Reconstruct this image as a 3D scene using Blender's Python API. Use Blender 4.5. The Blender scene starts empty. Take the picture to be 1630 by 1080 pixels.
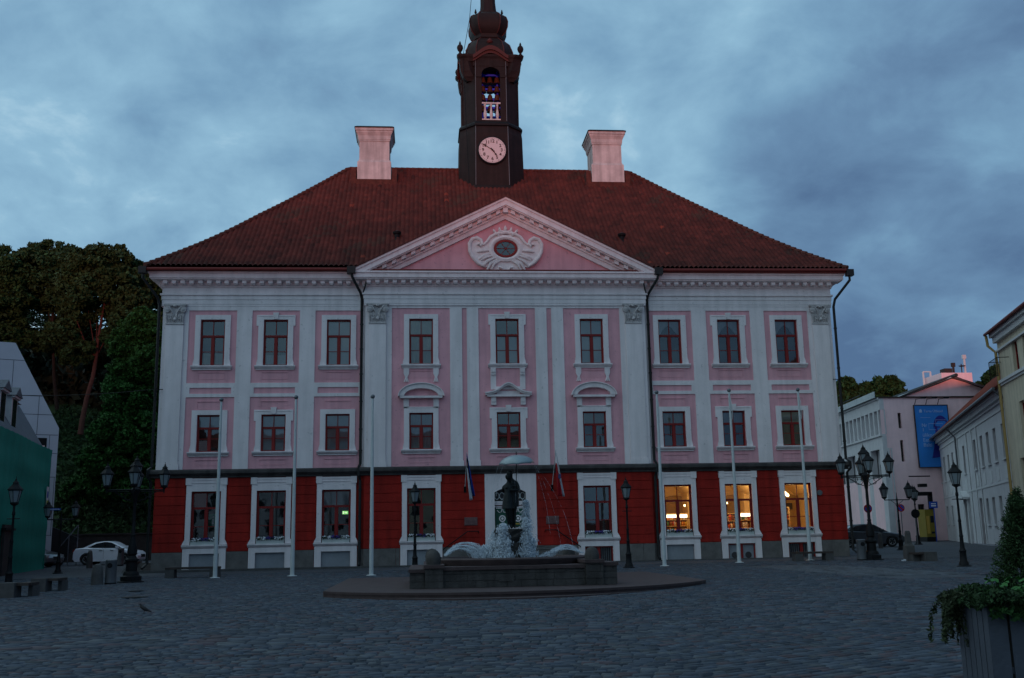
import bpy, math, random
import numpy as np
from mathutils import Vector, Matrix
random.seed(7)
C = bpy.context.scene.collection
R = math.radians
# ---------------------------------------------------------------- camera
ROWH = 19.0  # roof height of the unseen houses, set for their shadow on the facade
F, YAW, PITCH, ROLL, EYE = 1620.0, .0889, .1948, -.0190, 1.6
_cy, _sy, _cp, _sp = math.cos(YAW), math.sin(YAW), math.cos(PITCH), math.sin(PITCH)
FW = Vector((_sy*_cp, _cy*_cp, _sp)); _r = Vector((_cy, -_sy, 0)); _u = _r.cross(FW)
RT = _r*math.cos(ROLL) + _u*math.sin(ROLL); UP = -_r*math.sin(ROLL) + _u*math.cos(ROLL)
cam = bpy.data.objects.new('camera', bpy.data.cameras.new('camera')); C.objects.link(cam)
cam.matrix_world = Matrix(((RT.x, UP.x, -FW.x, 0), (RT.y, UP.y, -FW.y, 0), (RT.z, UP.z, -FW.z, EYE), (0, 0, 0, 1)))
cam.data.sensor_width = 36; cam.data.lens = F/1630*36; cam.data.clip_end = 3000; cam.data.clip_start = .1
bpy.context.scene.camera = cam
def ray(x, y): return FW + RT*((x-815)/F) - UP*((y-540)/F)
def at(x, y, Y):                      # photo pixel -> point at distance Y from the camera
    d = ray(x, y); t = Y/d.y; return Vector((d.x*t, Y, EYE + d.z*t))
def gz(x, y): return .01*min(y, 120) + .003*max(-60, min(x, 80))   # the square rises gently to the hall
def gr(x, y):                         # photo pixel -> point on the ground
    d = ray(x, y); t = -EYE/(d.z - .01*d.y - .003*d.x); return Vector((d.x*t, d.y*t, EYE + d.z*t))
# ---------------------------------------------------------------- world, sun, exposure
sc = bpy.context.scene
sc.view_settings.view_transform = 'Standard'; sc.view_settings.look = 'None'
sc.view_settings.exposure = 0; sc.view_settings.gamma = 1
w = bpy.data.worlds.new('World'); sc.world = w; w.use_nodes = True
N = w.node_tree.nodes; L = w.node_tree.links; N.clear()
def wn(t, **k):
    n = N.new(t)
    for a, b in k.items(): setattr(n, a, b)
    return n
out = wn('ShaderNodeOutputWorld'); bg = wn('ShaderNodeBackground'); bg.inputs[1].default_value = .1
L.new(bg.outputs[0], out.inputs[0])
sky = wn('ShaderNodeTexSky', sky_type='NISHITA', sun_disc=False, sun_elevation=R(.8), sun_rotation=R(186), air_density=1.2, dust_density=1.0, ozone_density=3.0)
tc = wn('ShaderNodeTexCoord'); sep = wn('ShaderNodeSeparateXYZ'); L.new(tc.outputs['Generated'], sep.inputs[0])
def wm(op, a, b=None):
    n = wn('ShaderNodeMath', operation=op)
    for i, v in enumerate((a, b)):
        if v is None: continue
        if isinstance(v, (int, float)): n.inputs[i].default_value = v
        else: L.new(v, n.inputs[i])
    return n.outputs[0]
zz = wm('ADD', wm('MAXIMUM', sep.outputs[2], 0.0), .42)
px_, py_ = wm('DIVIDE', sep.outputs[0], zz), wm('DIVIDE', sep.outputs[1], zz)
cmb = wn('ShaderNodeCombineXYZ'); L.new(px_, cmb.inputs[0]); L.new(py_, cmb.inputs[1])
def wnoise(scale, det, rough, off, dist=0):
    mp = wn('ShaderNodeMapping'); mp.inputs['Location'].default_value = off; L.new(cmb.outputs[0], mp.inputs[0])
    n = wn('ShaderNodeTexNoise'); n.inputs['Scale'].default_value = scale; n.inputs['Detail'].default_value = det
    n.inputs['Roughness'].default_value = rough; n.inputs['Distortion'].default_value = dist; L.new(mp.outputs[0], n.inputs['Vector']); return n.outputs[0]
n1 = wnoise(1.7, 5, .5, (3.1, 1.7, 0), .2); n2 = wnoise(6.5, 7, .58, (8.2, .4, 0), .25)
mixf = wm('ADD', wm('MULTIPLY', n1, .70), wm('MULTIPLY', n2, .30))
# clouds thin out where the low sky is brightest: west and up the middle of the view
grad = wm('ADD', wm('MULTIPLY', sep.outputs[0], -.25), wm('MULTIPLY', sep.outputs[2], .16))
cf = wm('ADD', mixf, grad)
rp = wn('ShaderNodeValToRGB'); L.new(cf, rp.inputs[0]); e = rp.color_ramp.elements
SKYC = [(.35, (.088, .165, .30)), (.45, (.14, .26, .42)), (.52, (.19, .355, .525)), (.60, (.28, .49, .66)), (.68, (.56, .78, .90))]
e[0].position, e[0].color = SKYC[0][0], (*SKYC[0][1], 1); e[1].position, e[1].color = SKYC[-1][0], (*SKYC[-1][1], 1)
for p, c in SKYC[1:-1]:
    q = e.new(p); q.color = (*c, 1)
mul = wn('ShaderNodeVectorMath', operation='SCALE'); L.new(rp.outputs[0], mul.inputs[0]); 
# the afterglow side ahead is brighter than the cloud bank behind the camera
dm = wn('ShaderNodeMapRange'); dm.inputs[1].default_value = -.35; dm.inputs[2].default_value = .35; dm.inputs[3].default_value = 8.8; dm.inputs[4].default_value = 10.0; L.new(sep.outputs[1], dm.inputs[0]); L.new(dm.outputs[0], mul.inputs['Scale'])
mx = wn('ShaderNodeMixRGB'); mx.inputs[0].default_value = .985; L.new(sky.outputs[0], mx.inputs[1]); L.new(mul.outputs[0], mx.inputs[2])
L.new(mx.outputs[0], bg.inputs[0])
sun = bpy.data.lights.new('sun', 'SUN'); sun.energy = 1.5; sun.angle = R(4.5); sun.color = (1, .33, .26)
so = bpy.data.objects.new('sun', sun); C.objects.link(so)
so.rotation_euler = Vector((math.sin(R(6)), math.cos(R(6)), -math.tan(R(.8)))).to_track_quat('-Z', 'Y').to_euler()
# ---------------------------------------------------------------- materials
M = {}
def mat(name, col, rough=.8, var=.12, scale=3.0, bump=.0, metal=0, spec=.3, streak=0, attr=None, bscale=None, bdist=.02, speck=0):
    m = bpy.data.materials.new(name); m.use_nodes = True; nt = m.node_tree; nd = nt.nodes; ln = nt.links
    b = nd['Principled BSDF']; b.inputs['Roughness'].default_value = rough; b.inputs['Metallic'].default_value = metal
    b.inputs['Specular IOR Level'].default_value = spec
    t = nd.new('ShaderNodeTexCoord'); n = nd.new('ShaderNodeTexNoise'); n.inputs['Scale'].default_value = scale; n.inputs['Detail'].default_value = 6
    n.inputs['Roughness'].default_value = .65; ln.new(t.outputs['Object'], n.inputs['Vector'])
    mr = nd.new('ShaderNodeMapRange'); mr.inputs[1].default_value = .3; mr.inputs[2].default_value = .7
    mr.inputs[3].default_value = 1-var; mr.inputs[4].default_value = 1+var*.6; ln.new(n.outputs[0], mr.inputs[0]); val = mr.outputs[0]
    if streak:
        mp = nd.new('ShaderNodeMapping'); mp.inputs['Scale'].default_value = (2.2, 2.2, .18); ln.new(t.outputs['Object'], mp.inputs[0])
        n2 = nd.new('ShaderNodeTexNoise'); n2.inputs['Scale'].default_value = 1.6; n2.inputs['Detail'].default_value = 5; ln.new(mp.outputs[0], n2.inputs['Vector'])
        m2 = nd.new('ShaderNodeMapRange'); m2.inputs[1].default_value = .35; m2.inputs[2].default_value = .6; m2.inputs[3].default_value = 1-streak; m2.inputs[4].default_value = 1.0
        ln.new(n2.outputs[0], m2.inputs[0]); mm = nd.new('ShaderNodeMath'); mm.operation = 'MULTIPLY'; ln.new(val, mm.inputs[0]); ln.new(m2.outputs[0], mm.inputs[1]); val = mm.outputs[0]
    if speck:                                            # small chips, bolt marks and splashes
        n3 = nd.new('ShaderNodeTexNoise'); n3.inputs['Scale'].default_value = 7; n3.inputs['Detail'].default_value = 3; ln.new(t.outputs['Object'], n3.inputs['Vector'])
        m3 = nd.new('ShaderNodeMapRange'); m3.inputs[1].default_value = .66; m3.inputs[2].default_value = .72; m3.inputs[3].default_value = 1.0; m3.inputs[4].default_value = 1-speck
        ln.new(n3.outputs[0], m3.inputs[0]); mm3 = nd.new('ShaderNodeMath'); mm3.operation = 'MULTIPLY'; ln.new(val, mm3.inputs[0]); ln.new(m3.outputs[0], mm3.inputs[1]); val = mm3.outputs[0]
    if attr:
        at_ = nd.new('ShaderNodeAttribute'); at_.attribute_name = attr; src = at_.outputs['Color']
    else:
        rgb = nd.new('ShaderNodeRGB'); rgb.outputs[0].default_value = (*col, 1); src = rgb.outputs[0]
    vm = nd.new('ShaderNodeVectorMath'); vm.operation = 'SCALE'; ln.new(src, vm.inputs[0]); ln.new(val, vm.inputs['Scale']); ln.new(vm.outputs[0], b.inputs['Base Color'])
    if bump:
        bn = nd.new('ShaderNodeTexNoise'); bn.inputs['Scale'].default_value = bscale or scale*8; bn.inputs['Detail'].default_value = 5; ln.new(t.outputs['Object'], bn.inputs['Vector'])
        bp = nd.new('ShaderNodeBump'); bp.inputs['Strength'].default_value = bump; bp.inputs['Distance'].default_value = bdist; ln.new(bn.outputs[0], bp.inputs['Height']); ln.new(bp.outputs[0], b.inputs['Normal'])
    M[name] = m; return m
def emit(name, col, s):
    m = bpy.data.materials.new(name); m.use_nodes = True; b = m.node_tree.nodes['Principled BSDF']
    b.inputs['Base Color'].default_value = (*col, 1); b.inputs['Emission Color'].default_value = (*col, 1); b.inputs['Emission Strength'].default_value = s; M[name] = m; return m
def glass(name, tint, refl=1.5, rough=.03, wav=.0):
    m = bpy.data.materials.new(name); m.use_nodes = True; nt = m.node_tree; nd = nt.nodes; ln = nt.links; nd.remove(nd['Principled BSDF'])
    o = nd['Material Output']; g = nd.new('ShaderNodeBsdfGlossy'); g.inputs['Roughness'].default_value = rough; tr = nd.new('ShaderNodeBsdfTransparent'); tr.inputs[0].default_value = (*tint, 1)
    fr = nd.new('ShaderNodeFresnel'); fr.inputs['IOR'].default_value = refl; mxs = nd.new('ShaderNodeMixShader'); ln.new(fr.outputs[0], mxs.inputs[0]); ln.new(tr.outputs[0], mxs.inputs[1]); ln.new(g.outputs[0], mxs.inputs[2]); ln.new(mxs.outputs[0], o.inputs[0])
    if wav:
        t = nd.new('ShaderNodeTexCoord'); n = nd.new('ShaderNodeTexNoise'); n.inputs['Scale'].default_value = 1.5; ln.new(t.outputs['Object'], n.inputs['Vector'])
        bp = nd.new('ShaderNodeBump'); bp.inputs['Strength'].default_value = wav; bp.inputs['Distance'].default_value = .05; ln.new(n.outputs[0], bp.inputs['Height']); ln.new(bp.outputs[0], g.inputs['Normal']); ln.new(bp.outputs[0], fr.inputs['Normal'])
    M[name] = m; return m
mat('plaster_white', (.86, .75, .76), .9, .09, .9, .25, streak=.12, bscale=14, speck=.22)
mat('plaster_pink', (.80, .39, .44), .9, .12, .9, .25, streak=.14, bscale=14, speck=.2)
mat('plaster_red', (.36, .016, .010), .85, .26, .8, .35, streak=.28, bscale=12, speck=.35)
mat('frame_red', (.24, .014, .013), .5, .1, 3)
mat('granite', (.15, .135, .13), .8, .35, 2.0, .4, bscale=30)
mat('plinth_render', (.26, .27, .30), .85, .15, 2.0, .2)
mat('band_stone', (.075, .065, .065), .8, .4, 1.4, .4, bscale=16, streak=.3)
mat('gutter_red', (.17, .026, .022), .6, .1, 2)
mat('pipe_black', (.018, .017, .018), .5, .2, 3)
mat('copper_dark', (.019, .011, .011), .65, .35, 1.8, .2, spec=.2, streak=.35)
mat('copper_red', (.07, .014, .012), .6, .2, 2)
mat('iron_black', (.008, .008, .010), .6, .2, 6, spec=.18)
mat('chimney_plaster', (.60, .55, .54), .9, .2, 1.6, .3, streak=.3)
mat('dial_white', (.62, .56, .57), .6, .05, 4)
mat('ink_black', (.015, .014, .014), .6, .1, 4)
mat('stone_white', (.82, .75, .75), .9, .16, 5, .5, bscale=22)
mat('stone_weathered', (.58, .52, .52), .9, .3, 7, .6, bscale=25)
mat('curtain', (.8, .77, .76), .9, .08, 4)
mat('curtain_reflection_yellow', (.82, .77, .60), .9, .08, 4)
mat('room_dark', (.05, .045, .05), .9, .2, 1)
mat('room_warm', (.72, .55, .30), .9, .1, 1.2)
mat('door_green', (.015, .075, .05), .5, .15, 4)
mat('door_gold', (.45, .28, .05), .5, .1, 4)
mat('flower_box', (.52, .54, .53), .7, .1, 4)
mat('metal_grey', (.15, .155, .17), .5, .15, 5, metal=.5)
mat('pole_white', (.55, .57, .58), .4, .08, 4)
mat('plaque', (.17, .085, .085), .6, .25, 8, .3)
mat('leaf', (.03, .06, .015), .8, .3, 2, attr='col')
mat('bronze', (.013, .016, .017), .45, .5, 9, .5, metal=.6, spec=.5, bscale=40)
mat('fountain_stone', (.065, .058, .056), .8, .4, 2.5, .5, bscale=20, streak=.35)
mat('fountain_coping', (.065, .042, .042), .7, .3, 3, .3)
mat('concrete', (.085, .08, .08), .9, .3, 4, .5, bscale=25)
mat('bench_wood', (.055, .04, .036), .7, .3, 6, .3)
g1 = glass('glass', (.78, .80, .84), 2.3, .02, .03); glass('glass_clear', (.95, .95, .95), 1.3, .02)
mat('lantern_glass', (.20, .23, .25), .3, .1, 5, spec=.5)
# ---------------------------------------------------------------- mesh helpers
class MB:
    def __init__(s): s.v = []; s.f = []; s.m = []
    def add(s, vs, fs, mi=0):
        o = len(s.v); s.v += [tuple(v) for v in vs]; s.f += [tuple(i+o for i in f) for f in fs]; s.m += [mi]*len(fs); return s
    def box(s, x0, x1, y0, y1, z0, z1, mi=0):
        return s.add([(x0,y0,z0),(x1,y0,z0),(x1,y1,z0),(x0,y1,z0),(x0,y0,z1),(x1,y0,z1),(x1,y1,z1),(x0,y1,z1)],
                     [(0,3,2,1),(4,5,6,7),(0,1,5,4),(1,2,6,5),(2,3,7,6),(3,0,4,7)], mi)
    def quad(s, a, b, c, d, mi=0): return s.add([a, b, c, d], [(0,1,2,3)], mi)
    def prism(s, pts, y0, y1, mi=0, ax='y'):          # outline in (x,z) pushed from y0 to y1
        n = len(pts); P = {'y': lambda p, t: (p[0], t, p[1]), 'x': lambda p, t: (t, p[0], p[1]), 'z': lambda p, t: (p[0], p[1], t)}[ax]
        vs = [P(p, y0) for p in pts] + [P(p, y1) for p in pts]
        return s.add(vs, [tuple(range(n)), tuple(range(2*n-1, n-1, -1))] + [(i, i+n, (i+1) % n+n, (i+1) % n) for i in range(n)], mi)
    def tube(s, path, r, n=8, mi=0, cap=True):
        path = [Vector(p) for p in path]; rs = r if isinstance(r, (list, tuple)) else [r]*len(path); vs = []; fs = []
        prev = None
        for i, p in enumerate(path):
            d = (path[min(i+1, len(path)-1)] - path[max(i-1, 0)]).normalized()
            a = prev if prev is not None and abs(prev.dot(d)) < .95 else (Vector((0, 0, 1)) if abs(d.z) < .9 else Vector((1, 0, 0)))
            u = (a - d*a.dot(d)).normalized(); v = d.cross(u); prev = u
            vs += [p + (u*math.cos(2*math.pi*k/n) + v*math.sin(2*math.pi*k/n))*rs[i] for k in range(n)]
        for i in range(len(path)-1):
            for k in range(n): fs.append((i*n+k, i*n+(k+1) % n, (i+1)*n+(k+1) % n, (i+1)*n+k))
        if cap: fs += [tuple(range(n-1, -1, -1)), tuple((len(path)-1)*n+k for k in range(n))]
        return s.add(vs, fs, mi)
    def lathe(s, prof, c=(0, 0, 0), n=16, mi=0, sx=1, sy=1, rot=0):   # prof: (radius, z)
        vs = []; fs = []
        for r, z in prof: vs += [(c[0]+r*sx*math.cos(2*math.pi*k/n+rot), c[1]+r*sy*math.sin(2*math.pi*k/n+rot), c[2]+z) for k in range(n)]
        for i in range(len(prof)-1):
            for k in range(n): fs.append((i*n+k, i*n+(k+1) % n, (i+1)*n+(k+1) % n, (i+1)*n+k))
        fs += [tuple(range(n-1, -1, -1)), tuple((len(prof)-1)*n+k for k in range(n))]
        return s.add(vs, fs, mi)
    def loft(s, rings, mi=0, cap=True):
        n = len(rings[0]); vs = [p for r in rings for p in r]; fs = []
        for i in range(len(rings)-1):
            for k in range(n): fs.append((i*n+k, i*n+(k+1) % n, (i+1)*n+(k+1) % n, (i+1)*n+k))
        if cap: fs += [tuple(range(n-1, -1, -1)), tuple((len(rings)-1)*n+k for k in range(n))]
        return s.add(vs, fs, mi)
    def sphere(s, c, r, mi=0, n=12, sz=1, sy=1):
        return s.lathe([(max(.001, r*math.sin(math.pi*i/8)), -r*sz*math.cos(math.pi*i/8)) for i in range(9)], c, n, mi, 1, sy)
    def xf(s, rz=0, loc=(0, 0, 0), start=0, sc_=1):
        c, q = math.cos(rz), math.sin(rz)
        for i in range(start, len(s.v)):
            x, y, z = s.v[i]; x *= sc_; y *= sc_; z *= sc_; s.v[i] = (x*c-y*q+loc[0], x*q+y*c+loc[1], z+loc[2])
        return s
    def build(s, name, mats, parent=None, loc=None, smooth=False, ang=35, rz=None):
        me = bpy.data.meshes.new(name); me.from_pydata(s.v, [], s.f)
        for m in ([mats] if isinstance(mats, str) else mats): me.materials.append(M[m])
        if any(s.m): me.polygons.foreach_set('material_index', s.m)
        if smooth:
            me.polygons.foreach_set('use_smooth', [True]*len(s.f)); me.set_sharp_from_angle(angle=R(ang))
        me.update(); o = bpy.data.objects.new(name, me); C.objects.link(o)
        if parent: o.parent = parent
        if loc is not None: o.location = loc
        if rz is not None: o.rotation_euler.z = rz
        return o
def tag(o, label=None, cat=None, group=None, kind=None):
    if label: o['label'] = label
    if cat: o['category'] = cat
    if group: o['group'] = group
    if kind: o['kind'] = kind
    return o
def empty(name, loc, label, cat, group=None, rz=0):
    o = bpy.data.objects.new(name, None); C.objects.link(o); o.location = loc; o.rotation_euler.z = rz; o.empty_display_size = .2
    return tag(o, label, cat, group)
def copy_tree(o, loc=None, rz=None, label=None, parent=None):
    c = o.copy(); C.objects.link(c); c.parent = parent
    for ch in [k for k in KIDS(o)]: copy_tree(ch, parent=c)
    if loc is not None: c.location = loc
    if rz is not None: c.rotation_euler.z = rz
    if label: c['label'] = label
    return c
def KIDS(o): return [k for k in list(C.objects) if k.parent == o]
def npmesh(name, V, Fq, mats, col=None, parent=None, smooth=False):      # big quad/tri meshes straight from numpy
    me = bpy.data.meshes.new(name); k = Fq.shape[1]; me.vertices.add(len(V)); me.vertices.foreach_set('co', np.asarray(V, dtype=np.float32).ravel())
    me.loops.add(Fq.size); me.loops.foreach_set('vertex_index', Fq.astype(np.int32).ravel())
    me.polygons.add(len(Fq)); me.polygons.foreach_set('loop_start', np.arange(0, Fq.size, k, dtype=np.int32)); me.polygons.foreach_set('loop_total', np.full(len(Fq), k, dtype=np.int32))
    me.materials.append(M[mats]); 
    if col is not None:
        a = me.attributes.new('col', 'FLOAT_COLOR', 'FACE'); cc = np.ones((len(Fq), 4), dtype=np.float32); cc[:, :3] = col; a.data.foreach_set('color', cc.ravel())
    if smooth: me.polygons.foreach_set('use_smooth', np.ones(len(Fq), dtype=bool))
    me.update(); me.validate(); o = bpy.data.objects.new(name, me); C.objects.link(o)
    if parent: o.parent = parent
    return o
def text_into(mb, s, size, cx, y, cz, depth=.01, mi=0, align='CENTER', rot=0, sx=1.0, bold=0):
    cu = bpy.data.curves.new('t', 'FONT'); cu.body = s; cu.size = size; cu.align_x = align; cu.align_y = 'CENTER'; cu.extrude = depth/2; cu.offset = bold; cu.resolution_u = 3
    o = bpy.data.objects.new('t', cu); C.objects.link(o); dg = bpy.context.evaluated_depsgraph_get(); me = bpy.data.meshes.new_from_object(o.evaluated_get(dg))
    c, q = math.cos(rot), math.sin(rot)
    mb.add([(cx+(v.co.x*c-v.co.y*q)*sx, y-v.co.z, cz+v.co.x*q+v.co.y*c) for v in me.vertices], [tuple(p.vertices) for p in me.polygons], mi)
    bpy.data.objects.remove(o); bpy.data.curves.remove(cu); bpy.data.meshes.remove(me)
def grid_wall(mb, x0, x1, z0, z1, holes, y, depth, mi=0):
    xs = sorted({x0, x1, *[max(x0, min(x1, v)) for h in holes for v in h[:2]]}); zs = sorted({z0, z1, *[max(z0, min(z1, v)) for h in holes for v in h[2:4]]})
    for i in range(len(xs)-1):
        for j in range(len(zs)-1):
            a, b, c, d = xs[i], xs[i+1], zs[j], zs[j+1]; mx_, mz_ = (a+b)/2, (c+d)/2
            if any(h[0] < mx_ < h[1] and h[2] < mz_ < h[3] for h in holes): continue
            mb.quad((a, y, c), (b, y, c), (b, y, d), (a, y, d), mi)
    for h in holes:
        a, b, c, d = h[:4]
        if b <= x0 or a >= x1 or d <= z0 or c >= z1: continue
        c2, d2 = max(c, z0), min(d, z1)
        mb.quad((a, y, c2), (a, y+depth, c2), (a, y+depth, d2), (a, y, d2), mi); mb.quad((b, y+depth, c2), (b, y, c2), (b, y, d2), (b, y+depth, d2), mi)
        if d <= z1: mb.quad((a, y, d), (a, y+depth, d), (b, y+depth, d), (b, y, d), mi)
        if c >= z0: mb.quad((a, y+depth, c), (a, y, c), (b, y, c), (b, y+depth, c), mi)
# ================================================================ TOWN HALL (x from the facade's middle, y into the building, z above eye level - parts sit 1.15 m above the root)
HX, HY, HZ = 4.02, 48.0, .45
hall = empty('town_hall', (HX, HY, HZ), 'pink and white town hall with red ground storey, tiled hip roof and clock tower', 'town hall')
def hp(mb, name, mats, **k): return mb.build(name, mats, hall, (0, 0, 1.15), **k)
COLX = [-13.88, -10.96, -8.01, -4.11, 0.01, 4.11, 8.01, 10.96, 13.88]
CD = .2                                                     # the middle bays stand proud
YS = [0, 0, 0, -CD, -CD, -CD, 0, 0, 0]
GH, MH, TH = (1.32, .03, 2.43), (1.12, 4.22, 5.94), (1.13, 8.25, 10.46)
def holes(cols, doors=True):
    h = []
    for i in cols:
        for k, (wd, a, b) in enumerate((GH, MH, TH)):
            if k == 0 and i == 4: h.append((-.72, .74, -.27, 2.55)); continue
            h.append((COLX[i]-wd/2, COLX[i]+wd/2, a, b))
        if i != 4: h.append((COLX[i]-.66, COLX[i]+.66, -1.5, -.36))
    return h
mb = MB()
for cols, xa, xb, y in (((0, 1, 2), -16.2, -6.75, 0), ((3, 4, 5), -6.75, 6.75, -CD), ((6, 7, 8), 6.75, 16.2, 0)):
    H = holes(cols)
    grid_wall(mb, xa, xb, 3.3, 11.3, [h for h in H if h[2] > 3], y, .3, 0)
    grid_wall(mb, xa, xb, -1.6, 3.3, [h for h in H if h[2] < 3], y, .3, 1)
    # coursed red ground storey: shallow blocks with open joints
    zc = [-.27+i*.415 for i in range(9)]
    for j in range(8):
        a, b = zc[j]+.012, zc[j+1]-.012
        grid_wall(mb, xa, xb, a, b, [(h[0]-.3, h[1]+.3, h[2]-.5, h[3]+.8) for h in H if h[2] < 3], y-.03, .03, 1)
for s in (-1, 1): mb.quad((s*6.75, -CD, -1.6), (s*6.75, 0, -1.6), (s*6.75, 0, 11.3), (s*6.75, -CD, 11.3), 2)
# ends and back
for s in (-1, 1): mb.quad((s*16.2, 0, -1.6), (s*16.2, 20.5, -1.6), (s*16.2, 20.5, 3.3), (s*16.2, 0, 3.3), 1); mb.quad((s*16.2, 0, 3.3), (s*16.2, 20.5, 3.3), (s*16.2, 20.5, 12.6), (s*16.2, 0, 12.6), 0)
mb.quad((-16.2, 20.5, -1.6), (16.2, 20.5, -1.6), (16.2, 20.5, 12.6), (-16.2, 20.5, 12.6), 0)
wall = hp(mb, 'wall', ['plaster_pink', 'plaster_red', 'plaster_white'])
# white plaster frame laid over the pink
mb = MB(); T_ = .045
def strip(x0, x1, z0, z1, y, t=T_): mb.box(x0, x1, y-t, y-.001, z0, z1)
for sg in (-1, 1):
    xs = sorted([sg*16.2, sg*15.0]); strip(xs[0], xs[1], 3.42, 11.1, 0)
    for a, b in ((12.78, 12.07), (9.85, 9.12), (6.9, 6.75)): xs = sorted([sg*a, sg*b]); strip(xs[0], xs[1], 3.42, 10.90, 0)
    xs = sorted([sg*15.0, sg*6.75]); strip(xs[0], xs[1], 10.90, 11.1, 0)
    for a, b in ((15.0, 12.78), (12.07, 9.85), (9.12, 6.9)):
        xs = sorted([sg*a, sg*b]); strip(xs[0], xs[1], 7.21, 7.43, 0); strip(xs[0], xs[1], 6.77, 6.93, 0)
        for p, q in ((xs[0], xs[0]+.16), (xs[1]-.16, xs[1])): strip(p, q, 6.93, 7.21, 0)
    xs = sorted([sg*6.75, sg*5.50]); strip(xs[0], xs[1], 3.42, 10.98, -CD)
    for a, b in ((2.74, 2.16), (1.93, 1.37)): xs = sorted([sg*a, sg*b]); strip(xs[0], xs[1], 3.42, 10.98, -CD)
    for a, b in ((2.74, 2.16), (1.93, 1.37)): xs = sorted([sg*a-.02, sg*b+.02]); mb.box(min(xs)-.02, max(xs)+.02, -CD-.07, -CD-.046, 3.42, 3.68)
strip(-6.75, 6.75, 10.98, 11.12, -CD)
hp(mb, 'plaster_band', 'plaster_white')
# thin sunk panels above and below the windows
for i in range(9):
    y = YS[i]
    for z0, z1 in ((7.62, 7.92), (3.62, 3.84), (6.22, 6.55)):
        if z0 > 6 and 3 <= i <= 5 and z0 < 7: continue
        if i == 4 and z0 > 7: continue
        c = COLX[i]; mb = MB(); mb.loft([[(c-.6, y-.03, z1+.035), (c+.6, y-.03, z1+.035), (c+.6, y-.001, z1+.035), (c-.6, y-.001, z1+.035)], [(c-.6, y-.03, z1), (c+.6, y-.03, z1), (c+.6, y-.001, z1), (c-.6, y-.001, z1)]][::-1])
        mb.box(c-.6, c-.575, y-.015, y-.0012, z0, z1+.001); mb.box(c+.575, c+.6, y-.015, y-.0012, z0, z1+.001); mb.box(c-.6, c+.6, y-.012, y-.0014, z0-.02, z0+.001)
        hp(mb, 'panel_moulding', 'plaster_pink')
# corner pilasters with capitals
def cap_mesh():
    m = MB(); m.box(-.50, .50, -.20, -.05, .86, .98); m.box(-.53, .53, -.23, -.05, .90, .95)
    m.prism([(-.36, .0), (.36, .0), (.42, .5), (.47, .86), (-.47, .86), (-.42, .5)], -.13, -.05)
    m.box(-.42, .42, -.17, -.05, -.01, .05)
    rnd = random.Random(3)
    for s in (-1, 1):
        for r, yy in ((.15, -.23), (.09, -.26), (.04, -.28)):
            m.prism([(s*.36+r*math.cos(a*math.pi/7), .70+r*math.sin(a*math.pi/7)) for a in range(14)], yy, -.05)
        for k in range(4):
            m.tube([(s*(.05+k*.1), -.1, .08), (s*(.07+k*.1), -.2, .3), (s*(.11+k*.085), -.24, .42), (s*(.14+k*.08), -.18, .36)], [.045, .05, .04, .02], 6)
        m.tube([(s*.05, -.12, .4), (s*.14, -.22, .62), (s*.28, -.25, .82), (s*.44, -.22, .84)], [.04, .045, .04, .03], 6)
        m.tube([(s*.0, -.22, .84), (s*.12, -.24, .9), (s*.2, -.22, .84)], .03, 5)
        m.lathe([(.01, -.05), (.07, 0), (.01, .05)], (s*.2, -.19, .24), 7)
    m.lathe([(.01, -.09), (.1, -.03), (.1, .04), (.01, .09)], (0, -.2, .86), 8)
    m.lathe([(.01, -.12), (.08, -.05), (.05, .06), (.01, .12)], (0, -.19, .25), 8)
    return m
capm = None
for i, (cx, y, s) in enumerate(((-15.62, 0, 1), (15.62, 0, 1), (-6.17, -CD, 1), (6.17, -CD, 1))):
    p = MB(); p.box(-.40, .40, -.13, -.046, 3.55, 10.2); p.box(-.45, .45, -.16, -.046, 3.42, 3.62); p.box(-.42, .42, -.15, -.046, 3.62, 3.68)
    pl = p.build('pilaster', 'plaster_white', hall, (cx, y, 1.15))
    if capm is None: co = cap_mesh().build('capital', 'stone_weathered', pl, (0, 0, 10.22), smooth=True, ang=40); capm = co.data
    else: co = bpy.data.objects.new('capital', capm); C.objects.link(co); co.parent = pl; co.location = (0, 0, 10.22)
# plinth blocks
mb = MB(); rnd = random.Random(5)
for xa, xb, y in ((-16.2, -6.75, 0), (-6.75, 6.75, -CD), (6.75, 16.2, 0)):
    H = [(h[0]-.32, h[1]+.32) for h in holes(range(9)) if h[3] < 0] + [(-1.2, 1.25)]
    x = xa
    while x < xb-.01:
        nx = min(xb, x+rnd.uniform(1.1, 1.9)); inn = [h for h in H if h[0] < x+.01 < h[1]]
        if inn: x = inn[0][1]; continue
        nh = [h[0] for h in H if x < h[0] < nx]
        if nh: nx = min(nh)
        if xb-nx < .3 : nx = xb
        if x >= xb-.01: break
        mb.box(x+.006, nx-.006, y-.075, y-.001, -1.6, -.285); x = nx
    mb.box(xa, xb, y-.055, y-.0015, -1.6, -1.1)
hp(mb, 'plinth', 'granite')
# dark stone string course over the ground storey
mb = MB()
prof = [(-.001, 3.05), (-.10, 3.05), (-.12, 3.12), (-.22, 3.2), (-.26, 3.24), (-.26, 3.35), (-.22, 3.40), (-.001, 3.44)]
for xa, xb, y in ((-16.2, -6.75, 0), (-6.95, 6.95, -CD), (6.75, 16.2, 0)):
    a = -.25 if xa < -16 else 0; b = .25 if xb > 16 else 0
    mb.prism([(p[0]+y, p[1]) for p in prof], xa+a, xb+b, 0, 'x')
hp(mb, 'string_course', 'band_stone')
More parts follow.
